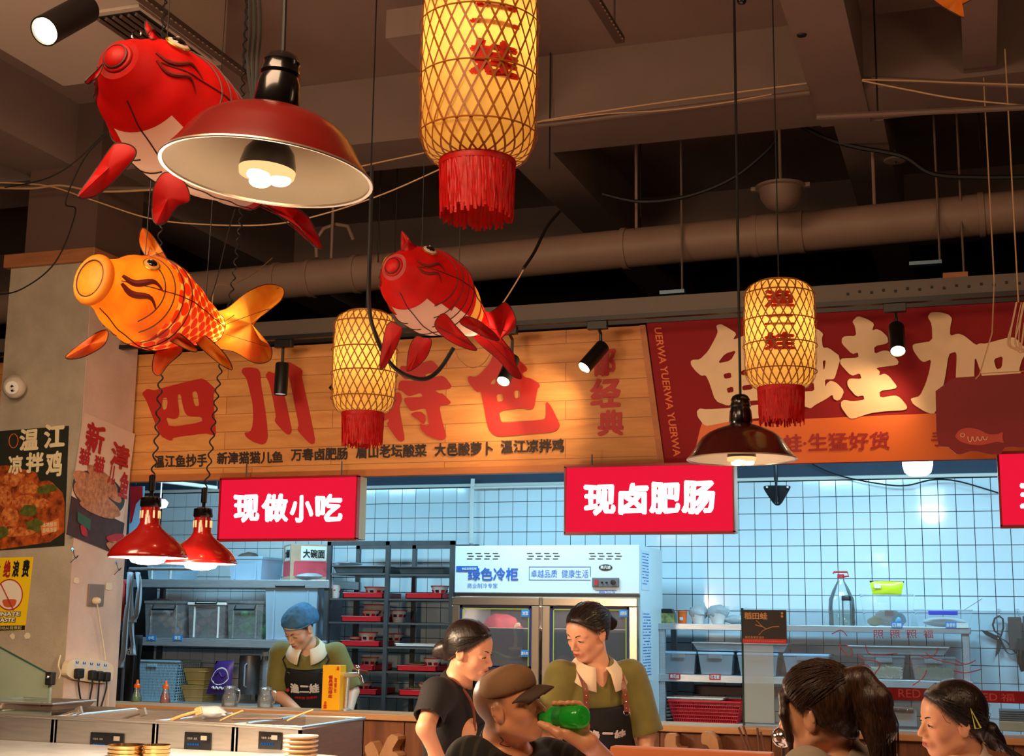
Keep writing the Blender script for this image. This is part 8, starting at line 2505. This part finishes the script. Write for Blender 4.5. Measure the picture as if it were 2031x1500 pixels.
def flip(fr, sgn): return (lambda u, v: fr(u if sgn < 0 else 1-u, v))
lettering('渔二娃', flip(fr, SGN), M['bowlw'], t, bold=.05, rough=.06)
fr = front_fr(TR, top, hw, 1.08, .036, -.06, .07, .205, .225, .01)
lettering('烤鱼饭 田螺蛙', flip(fr, SGN), M['tagred'], t, bold=.03)
for s_ in (-1, 1):
    ee = front_fr(TR, top, hw, 1.08, .036, s_*.098, s_*.098, .075, .075, .01)(0, 0)
    MB().tube([ee+(sx*math.cos(a)+up_t*math.sin(a))*.009 for a in [2*PI*k/14 for k in range(14)]], .0022, 6, closed=True).build('eyelet', M['chrome'], t, smooth=True)
    MB().tube([ee, ee.lerp(J['s'+('L' if s_ > 0 else 'R')]+up_t*.06, .55)+fw2*.035, J['neck']+sx*s_*.085+up_t*.01], .004, 6).build('apron_strap', M['apronc'], t, smooth=True)
be = front_fr(TR, top, hw, 1.08, .036, -SGN*-.098, -SGN*-.098, .17, .17, .01)(0, 0)
MB().tube([be+up_t*.05, be], .0015, 5).build('charm_chain', M['chrome'], t)
MB().ball(be+fw2*.01, .011, 12, 8).build('red_charm', M['tagred'], t, smooth=True)
# cap
S = Sculpt([H.o[i]-.22 for i in range(3)], [H.o[i]+.24 for i in range(3)], [], .0045)
S.ell(H.p(-.024, 0, .052), H.r(.112, .094, .078), H.R, .01)
S.ell(H.p(-.075, 0, .02), H.r(.06, .08, .062), H.R, .03)
S.rough(.004, 62, 2, (1, 1, .5)); S.rough(.0018, 160, 5)
S.halfspace(H.p(.055, 0, .048), H.f*.42-H.u*.9, .01)
S.ell(H.p(-.005, 0, .0), H.r(.090, .078, .075), H.R, .004, sub=True)
S.build('hair_cap', mat('blue_mesh_cap', (58, 108, 146), .75, var=.15, vscale=30, bump=.3, bscale=200), t)
MB().tube([H.p(-.018+.103*math.cos(a), .086*math.sin(a), .030+.020*math.cos(a)) for a in [2*PI*k/40 for k in range(40)]], .0045, 8, closed=True).build('cap_band', mat('blue_cap_band', (84, 140, 172), .75), t, smooth=True)
trousers(t, J, fwd, sd, M['trouser'])

# ---------------------------------------------------------------- woman with a hair bun in black, in profile
D2 = 5.25
H = Head(931, 1289, D2, (.88, -.24, .36), .95)
J = dict(neck=atD(908, 1352, D2+.03), sR=atD(868, 1374, D2-.10), sL=atD(934, 1366, D2+.22), eR=atD(843, 1445, D2-.22), eL=atD(960, 1450, D2+.3),
         wR=atD(873, 1512, D2-.20), wL=atD(985, 1500, D2+.2))
J['pelvis'] = down(atD(905, 1500, D2+.06), .17)
hJ = dict(hR=((RT*.7-UP*.5-FW*.0), -FW, .8), hL=((RT*.8-UP*.4), UP, .5))
t, body, TR, top, hw, fwd, sd = mkperson('woman in a black shirt with low bun and pearl scrunchie, in profile facing right', J, hJ, H, M['skinw2'], dict(bust=True, girth=.9, jaw=.96, neck=.044))
face_parts(H, body, openeye=.5)
shirt(t, J, TR, top, hw, M['blackc'], H, sleeve=.72, pad=.022, g=.92, neck_r=.058, sl_r=.058)
apron_front(t, TR, top, hw, M['apronc'], .92, .10, .12, .8, .03, .2)
sx, fw2, up_t = TR
SGN = -1 if sx.dot(RT) > 0 else 1
lettering('渔二娃', flip(front_fr(TR, top, hw, .92, .03, -.10, .06, .20, .255), SGN), M['bowlw'], t, bold=.05, rough=.06)
lettering('稻田蛙', flip(front_fr(TR, top, hw, .92, .03, -.07, .03, .275, .295), SGN), M['tagred'], t, bold=.04)
for s_ in (-1, 1):
    a = front_fr(TR, top, hw, .92, .03, s_*.075, s_*.075, .14, .14)(0, 0)
    k_ = 'L' if s_ > 0 else 'R'
    MB().tube(smooth_path([a, a.lerp(J['neck']+sx*s_*.05, .5)+fw2*.03+up_t*.02, J['neck']+sx*s_*.062+up_t*.012, J['neck']+sx*s_*.05-fw2*.07-up_t*.01]), .006, 6).build('leather_strap', M['leather'], t, smooth=True)
hair_cap(t, H, M['hair'], .009, bun=[((-.112, .0, -.035), (.034, .034, .040)), ((-.135, .0, -.050), (.022, .028, .030))])
def hl(rr):
    a = rr.uniform(-1, 1); s_ = 1 if rr.random() > .5 else -1
    f = rr.random()
    return (.064-.058*f, s_*(.0+.085*min(1, f*1.3+.1)), .096-.084*f)
strands(t, H, M['hair'], hl, (-.098, 0, -.03), 160, seed=2)
b = MB(); rr = random.Random(5)
for k in range(26):
    a = 2*PI*k/26
    b.ball(H.p(-.096+.008*math.sin(3*a), .026*math.cos(a), -.028+.028*math.sin(a)), .0055*H.k, 8, 5)
tag(b.build('pearl_scrunchie', M['creamc'], t, smooth=True), kind='stuff')
trousers(t, J, fwd, sd, M['trouser'])

# ---------------------------------------------------------------- smiling woman in olive polo and apron
D3 = 5.62
H = Head(1165, 1254, D3, (-.66, -.30, .66), .98)
J = dict(neck=atD(1180, 1318, D3+.03), sL=atD(1250, 1340, D3+.05), sR=atD(1112, 1342, D3-.02), eL=atD(1283, 1455, D3+.0), eR=atD(1092, 1450, D3-.05),
         wL=atD(1276, 1540, D3-.10), wR=atD(1110, 1530, D3-.16))
J['pelvis'] = down(atD(1187, 1500, D3+.08), .19)
hJ = dict(hL=((-UP*1.0-RT*.2), RT, .4), hR=((-UP*.9+RT*.2), -RT, .4))
t, body, TR, top, hw, fwd, sd = mkperson('smiling woman in olive polo and black apron with leather straps by the fridge', J, hJ, H, M['skinw2'], dict(bust=True, girth=1.05, jaw=1.02))
face_parts(H, body, openeye=.4)
shirt(t, J, TR, top, hw, M['olive'], H, sleeve=.98, pad=.026, g=1.02, neck_r=.060, sl_r=.062, vneck=True)
collar(t, J, TR, M['creamc'], H, r=.066, w=.075)
apron_front(t, TR, top, hw, M['apronc'], 1.05, .100, .10, .85, .038, .32, .012)
sx, fw2, up_t = TR
SGN = -1 if sx.dot(RT) > 0 else 1
ff = lambda u0, u1, z0, z1: front_fr(TR, top, hw, 1.05, .038, u0, u1, z0, z1, .012)
lettering('渔二娃', flip(ff(-.085, .085, .185, .24), SGN), M['bowlw'], t, bold=.05, rough=.06)
lettering('炒饭 稻田蛙', flip(ff(-.08, .075, .262, .285), SGN), M['tagred'], t, bold=.04)
rr_ = SGN*-1
for z in (.335, .36):
    g_ = ff(rr_*.035, rr_*.10, z, z+.017)
    MB().grid(lambda i, j: g_(i/3, j)+fw2*.002, 4, 2).build('leather_tab', M['leather'], t, recalc=False)
for s_ in (-1, 1):
    a = ff(s_*.085, s_*.085, .115, .115)(0, 0)
    pts = smooth_path([a, a.lerp(J['neck']+sx*s_*.08, .5)+fw2*.055+up_t*.012, J['neck']+sx*s_*.088+up_t*.005+fw2*.02, J['neck']+sx*s_*.075-fw2*.06-up_t*.02])
    b = MB(); tn = sx
    b.grid(lambda i, j: pts[i]+tn*(.011*(1 if j else -1)), len(pts), 2)
    st = b.build('leather_strap', M['leather'], t, recalc=False); q_ = st.modifiers.new('thickness', 'SOLIDIFY'); q_.thickness = .004
    for k in range(2, 12, 2): MB().ball(pts[k]+fw2*.004, .0032, 8, 5).build('stud', M['chrome'], st, smooth=True)
    MB().tube([a+(sx*math.cos(q_)+up_t*math.sin(q_))*.012 for q_ in [2*PI*k/14 for k in range(14)]], .0022, 6, closed=True).build('eyelet', M['chrome'], t, smooth=True)
hair_cap(t, H, M['hair'], .010, bun=[((-.108, 0, .015), (.040, .050, .048)), ((-.13, .01, -.01), (.03, .04, .04))])
strands(t, H, M['hair'], hl, (-.098, 0, .02), 170, seed=3)
MB().tube([H.p(-.092+.006*math.cos(2*a), .040*math.cos(a), .02+.046*math.sin(a)) for a in [2*PI*k/24 for k in range(24)]], .006, 8, closed=True).build('hair_tie', mat('tan_hair_tie', (196, 140, 84), .6), t, smooth=True)
trousers(t, J, fwd, sd, M['trouser'])

# ---------------------------------------------------------------- man in a cap drinking
D4 = 3.75
H = Head(1010, 1400, D4, (.88, .25, .36), .93)
bm0 = atD(1073, 1424, D4-.045); bm1 = atD(1158, 1422, D4-.16)
bax = (bm1-bm0).normalized()
bup = (UP-bax*UP.dot(bax)).normalized(); bto = bup.cross(bax); bto = bto if bto.dot(FW) < 0 else -bto
BL = (bm1-bm0).length
def bpt(f, ang, r): return bm0+bax*(BL*f)+(bto*math.cos(ang)+bup*math.sin(ang))*r
RB = .030
J = dict(neck=atD(1000, 1474, D4+.04), sR=atD(935, 1512, D4-.12), sL=atD(1085, 1512, D4+.16), eR=atD(915, 1640, D4-.15), eL=atD(1255, 1575, D4+.05),
         wR=atD(960, 1700, D4-.35))
wr = atD(1166, 1473, D4-.13)
J['wL'] = wr
J['pelvis'] = down(atD(1000, 1512, D4+.05), .44)
hJ = dict(hR=((RT*.6-FW*.6), UP, .5))
def drink_hand(S, H):
    palm = bpt(.62, math.radians(262), RB+.014)
    S.cap(wr, palm, .026, .024, .015)
    S.cap(wr+bax*-.005, bpt(.50, math.radians(255), RB+.013), .020, .015, .012)
    for k, f in enumerate((.36, .52, .68, .83)):
        kn = bpt(f, math.radians(222), RB+.013)
        S.cap(palm, kn, .014, .011, .012)
        a_ = [222, 190, 160, 128, 100-(k % 2)*6]
        pts = [bpt(f-.01*j, math.radians(a), RB+.0085-.0012*j*.4) for j, a in enumerate(a_)]
        S.path(pts, [.0100, .0095, .0092, .0086, .0076], .003)
    S.path([palm, bpt(.50, math.radians(300), RB+.014), bpt(.36, math.radians(330), RB+.010), bpt(.20, math.radians(345), RB+.0085)], [.017, .0135, .011, .0088], .006)
t, body, TR, top, hw, fwd, sd = mkperson('man in a brown baseball cap drinking from a green bottle, facing right', J, hJ, H, M['skinm'], dict(man=True, girth=1.1, jaw=1.08, neck=.058),
      foci_extra=[(bpt(.6, 0, 0), .085, .0028)], extra=drink_hand, legs='sit', leg_fwd=Vector((FW.x, FW.y, 0)).normalized(), tint=head_tint(H, stubble=True, lips=.6, cheeks=.1), fine=.0027)
face_parts(H, body, openeye=.1, brow_w=.0034)
striped = NT('striped_black_tee')
tc = striped.n('ShaderNodeTexCoord'); sx_ = striped.n('ShaderNodeSeparateXYZ'); striped.l(tc.outputs['Object'], sx_.inputs[0])
wv = striped.n('ShaderNodeMath', operation='MULTIPLY'); wv.inputs[1].default_value = 180; striped.l(sx_.outputs[0], wv.inputs[0])
sn = striped.n('ShaderNodeMath', operation='SINE'); striped.l(wv.outputs[0], sn.inputs[0])
r_ = striped.ramp(sn.outputs[0], [(.55, lin((24, 21, 21))), (.8, lin((48, 44, 40)))]); striped.l(r_.outputs[0], striped.b.inputs['Base Color']); striped.b.inputs['Roughness'].default_value = .9
shirt(t, J, TR, top, hw, striped.m, H, sleeve=.8, pad=.02, g=1.1, neck_r=.070, sl_r=.065)
# cap
S = Sculpt([H.o[i]-.24 for i in range(3)], [H.o[i]+.26 for i in range(3)], [], .0042)
S.ell(H.p(.002, 0, .048), H.r(.092, .080, .068), H.R, .01)
S.ell(H.p(.045, 0, .072), H.r(.042, .050, .034), H.R, .03)
S.rough(.0012, 90, 3)
S.halfspace(H.p(.09, 0, .040), H.f*.02-H.u*.99, .006)
S.ell(H.p(.002, 0, .02), H.r(.084, .072, .075), H.R, .004, sub=True)
capm = mat('brown_cap_cloth', (122, 88, 58), .85, var=.12, vscale=20)
S.build('cap_crown', capm, t)
b = MB()
def brim(i, j):
    f = i/8; g_ = j/12*2-1
    wv_ = .078*math.sqrt(max(0, 1-(f*.72)**2)) if f > 0 else .078
    a = .082+.070*f*(1-.35*g_*g_)
    y = g_*(.080-.012*f)
    return H.p(a-.035*g_*g_, y, .044+.004*f-.018*f*f-.026*g_*g_)
b.grid(brim, 9, 13)
o = b.build('cap_brim', mat('dark_cap_brim', (66, 46, 34), .8), t, smooth=True, recalc=False)
q_ = o.modifiers.new('thickness', 'SOLIDIFY'); q_.thickness = .004
for a0 in (-.9, 0, .9):
    MB().tube([H.p(.002+.093*math.sin(q_)*math.cos(a0), .081*math.sin(q_)*math.sin(a0), .048+.069*math.cos(q_)) for q_ in [PI*.5*k/10 for k in range(11)]], .0012, 4).build('cap_seam', bpy.data.materials['dark_cap_brim'], t)
# mark on the neck
MB().tube(smooth_path([atD(992, 1462, D4-.06), atD(998, 1470, D4-.062), atD(992, 1476, D4-.063), atD(1004, 1481, D4-.062), atD(1012, 1482, D4-.06)]), .0012, 4).build('neck_tattoo', M['lash'], body)
trousers(t, J, fwd, sd, M['trouser'], 'sit')
def stool(label, J):
    P_ = J['pelvis']; z = P_.z-.15
    s_ = thing('stool', label, 'stool', (P_.x, P_.y, 0))
    MB().lathe([(.001, z), (.17, z), (.18, z-.012), (.17, z-.03), (.001, z-.03)], seg=32).build('seat', M['counter'], s_, smooth=True, local=True)
    for k in range(4):
        a = PI/4+k*PI/2
        MB().tube([(.12*math.cos(a), .12*math.sin(a), z-.03), (.17*math.cos(a), .17*math.sin(a), 0)], .014, 8).build('leg', M['blackm'], s_, local=True)
stool('round wooden stool under the man in the brown cap', J)
# the bottle
bo = thing('green_bottle', 'translucent green plastic bottle held to the mouth of the man in the cap', 'bottle', bm0)
mt = Matrix.Translation(bm0) @ bax.to_track_quat('Z', 'Y').to_matrix().to_4x4()
gk = NT('green_plastic')
gk.b.inputs['Base Color'].default_value = lin((60, 220, 90)); gk.b.inputs['Roughness'].default_value = .08; gk.b.inputs['Transmission Weight'].default_value = .55
tr = gk.n('ShaderNodeBsdfTranslucent'); tr.inputs[0].default_value = lin((90, 240, 110)); mx = gk.n('ShaderNodeMixShader'); mx.inputs[0].default_value = .45
gk.l(gk.b.outputs[0], mx.inputs[1]); gk.l(tr.outputs[0], mx.inputs[2]); gk.l(mx.outputs[0], gk.out.inputs[0])
prof = [(.0125, -.004), (.0125, .006), (.0155, .008), (.0155, .012), (.0125, .014), (.014, .022), (.022, .036), (.028, .048), (.030, .058), (.0285, .066), (.0285, BL*.62), (.030, BL*.66), (.030, BL*.93), (.027, BL*.985), (.020, BL), (.001, BL-.006)]
MB().lathe(prof, (0, 0, 0), 36, mt).build('bottle_body', gk.m, bo, smooth=True, sharp=70)
MB().lathe([(.0132, -.002), (.0150, .0), (.0150, .010), (.0132, .012)], (0, 0, 0), 24, mt).build('cap_ring', mat('dark_green_ring', (14, 60, 34), .4), bo, smooth=True)
MB().lathe([(.0292, .068), (.0292, BL*.61)], (0, 0, 0), 36, mt).build('label_sleeve', mat('green_label', (50, 150, 66), .4, translucent=.4, var=.3, vscale=60), bo, smooth=True, recalc=False)
MB().cbox(bpt(.48, math.radians(-50), .0305), (.02, .002, .012), bto.to_track_quat('-Y', 'Z').to_matrix().to_4x4()).build('barcode_patch', M['bowlw'], bo)

# ---------------------------------------------------------------- girl seen from behind with a high ponytail
D5 = 3.35
H = Head(1622, 1412, D5, (-.80, -.18, -.52), .97)
J = dict(neck=atD(1648, 1478, D5+.02), sL=atD(1600, 1535, D5-.13), sR=atD(1740, 1525, D5+.12), eL=atD(1570, 1700, D5-.2), eR=atD(1780, 1690, D5+.1), wL=atD(1500, 1760, D5-.1), wR=atD(1640, 1760, D5+.3))
J['pelvis'] = down(atD(1680, 1530, D5+.02), .42)
hJ = dict(hL=((-RT*.8+FW*.3), UP, .5), hR=((-RT*.8+FW*.3), UP, .5))
t, body, TR, top, hw, fwd, sd = mkperson('girl seen from behind with a high dark ponytail and grey shirt', J, hJ, H, M['skinw2'], dict(bust=True, girth=.92, neck=.046), legs='sit')
face_parts(H, body, openeye=.3)
shirt(t, J, TR, top, hw, mat('grey_beige_shirt', (150, 138, 122), .85, var=.08, vscale=14), H, sleeve=.7, pad=.02, g=.95, neck_r=.060, sl_r=.058)
tie = (-.088, 0, .082)
def pony(S, H):
    p = H.p
    S.path([p(-.085, 0, .085), p(-.125, 0, .07), p(-.150, 0, .02), p(-.150, 0, -.05), p(-.135, 0, -.12)], [.020, .034, .042, .040, .018], .014)
    for s_ in (-1, 1):
        S.path([p(.062, s_*.055, .055), p(.060, s_*.073, .01), p(.056, s_*.074, -.05), p(.062, s_*.070, -.10)], [.012, .012, .010, .004], .008)
hair_cap(t, H, M['hairb'], .013, plane2=((.0, 0, -.012), (.60, 0, -.80)), extra=pony)
def tail(rr):
    y = rr.gauss(0, .012); z = rr.gauss(0, .006)
    return [H.p(-.12+z*.5, y, .085+z), H.p(-.160+z, y*1.6, .03+z), H.p(-.172+z, y*1.8, -.05), H.p(-.15+z*1.5, y*1.9, -.12-rr.random()*.03)]
strands(t, H, M['hairb'], hl, tie, 240, seed=7, tail=tail, lift=.007)
MB().tube([H.p(-.092+.010*math.sin(a), .022*math.cos(a), .086+.020*math.sin(a)) for a in [2*PI*k/20 for k in range(20)]], .006, 8, closed=True).build('hair_tie', M['rubber'], t, smooth=True)
trousers(t, J, fwd, sd, M['trouser'], 'sit')
stool('round wooden stool under the girl seen from behind', J)

# ---------------------------------------------------------------- girl in profile with a hair clip
D6 = 3.95
H = Head(1887, 1428, D6, (-.985, -.10, .10), .94)
J = dict(neck=atD(1908, 1494, D6+.02), sL=atD(1893, 1545, D6-.16), sR=atD(1950, 1535, D6+.16), eL=atD(1880, 1690, D6-.2), eR=atD(1960, 1680, D6+.2), wL=atD(1780, 1740, D6-.1), wR=atD(1800, 1740, D6+.1))
J['pelvis'] = down(atD(1925, 1540, D6+.0), .42)
hJ = dict(hL=((-RT), UP, .5), hR=((-RT), UP, .5))
t, body, TR, top, hw, fwd, sd = mkperson('girl in profile facing left with a yellow hair clip and low ponytail', J, hJ, H, M['skinw2'], dict(bust=True, girth=.9, neck=.046, jaw=.97), legs='sit', fine=.0027)
face_parts(H, body, openeye=.6)
shirt(t, J, TR, top, hw, mat('pale_tee', (196, 178, 160), .85), H, sleeve=.7, pad=.018, g=.92, neck_r=.066, sl_r=.056)
def pony2(S, H):
    p = H.p
    S.path([p(-.096, 0, -.035), p(-.115, 0, -.05), p(-.135, 0, -.085), p(-.165, 0, -.115)], [.018, .028, .026, .010], .010)
hair_cap(t, H, M['hair'], .010, extra=pony2)
def tail2(rr):
    y = rr.gauss(0, .014); z = rr.gauss(0, .010)
    return [H.p(-.115, y, -.045+z), H.p(-.145+z, y*1.6, -.085+z), H.p(-.175+z*2, y*1.9, -.118+z-rr.random()*.015)]
strands(t, H, M['hair'], hl, (-.094, 0, -.032), 240, seed=9, tail=tail2)
MB().tube([H.p(-.098+.004*math.sin(a), .021*math.cos(a), -.036+.021*math.sin(a)) for a in [2*PI*k/20 for k in range(20)]], .0065, 8, closed=True).build('yellow_hair_tie', mat('yellow_tie', (220, 190, 40), .5), t, smooth=True)
nb = H.l*-1 if H.l.dot(FW) > 0 else H.l*1
sgn = -1 if H.l.dot(FW) > 0 else 1
q0 = H.p(-.030, sgn*.089, .052); q1 = H.p(-.045, sgn*.092, -.008)
MB().tube([q0+H.f*.003, q1+H.f*.010, q1-H.f*.006], .0026, 6, closed=True).build('hair_clip', mat('lime_clip', (206, 210, 110), .4), t, smooth=True)
trousers(t, J, fwd, sd, M['trouser'], 'sit')
stool('round wooden stool under the girl with the hair clip', J)

# ---------------------------------------------------------------- near ledge, ladle and chopsticks
led = thing('booth_partition', 'low wooden booth partition whose orange top edge crosses the bottom of the photo', 'partition', atY(1350, 1500, 4.3))
lx0 = atY(1210, 1487, 4.3).x; lx1 = atY(1530, 1490, 4.3).x; lz = atY(1350, 1487, 4.3).z
MB().box(lx0, lx1, 4.3, 4.36, lz-.03, lz).build('top_rail', wood('booth_orange_wood', (176, 96, 48), (206, 122, 66), 6, (.3, 2, 2)), led, bevel=.004)
MB().box(lx0+.01, lx1-.01, 4.31, 4.35, 0, lz-.03).build('panel', M['plank'], led)
c = atY(1552, 1462, 4.6)
ld = thing('soup_ladle', 'shiny steel ladle head standing up beside the girl seen from behind', 'ladle', c)
MB().ball((0, 0, 0), (.036, .036, .034), 28, 16).build('ladle_head', M['chrome'], ld, smooth=True, local=True)
MB().tube([(0, 0, -.02), (-.004, 0, -.25)], .007, 8).build('handle', M['chrome'], ld, smooth=True, local=True)
cyl = thing('utensil_pot', 'dark pot holding the ladle and chopsticks below the photo edge', 'pot', (c.x-.08, 4.6, c.z-.36))
MB().lathe([(.001, 0), (.13, 0), (.14, .18), (.135, .18), (.125, .01), (.001, .01)], seg=28).build('pot_body', M['blackm'], cyl, smooth=True, local=True)
MB().box(c.x-.26, c.x+.1, 4.45, 4.8, c.z-.39, c.z-.36).build('side_table_top', M['plank'])
tb = bpy.data.objects['side_table_top']; tag(tb, 'small wooden side table under the utensil pot', 'table')
for (x_, y_) in ((c.x-.22, 4.5), (c.x+.06, 4.5), (c.x-.22, 4.76), (c.x+.06, 4.76)):
    MB().box(x_-.02, x_+.02, y_-.02, y_+.02, 0, c.z-.39).build('leg', M['plank'], tb)
for k, (p0, p1) in enumerate((((1465, 1443), (1488, 1500)), ((1474, 1440), (1494, 1500)), ((1502, 1444), (1507, 1500)), ((1508, 1452), (1520, 1500)))):
    a = atY(*p0, 4.6); b_ = atY(*p1, 4.6); b2 = a+(b_-a)*1.9
    o = MB().tube([a, b2], .0042, 6).build('chopstick', mat('chopstick_brown', (96, 60, 44), .5) if 'chopstick_brown' not in bpy.data.materials else bpy.data.materials['chopstick_brown'], smooth=True)
    tag(o, 'brown chopstick, %s from the left in the pot by the girl seen from behind' % ['first', 'second', 'third', 'fourth'][k], 'chopstick', 'chopsticks in the dark pot')
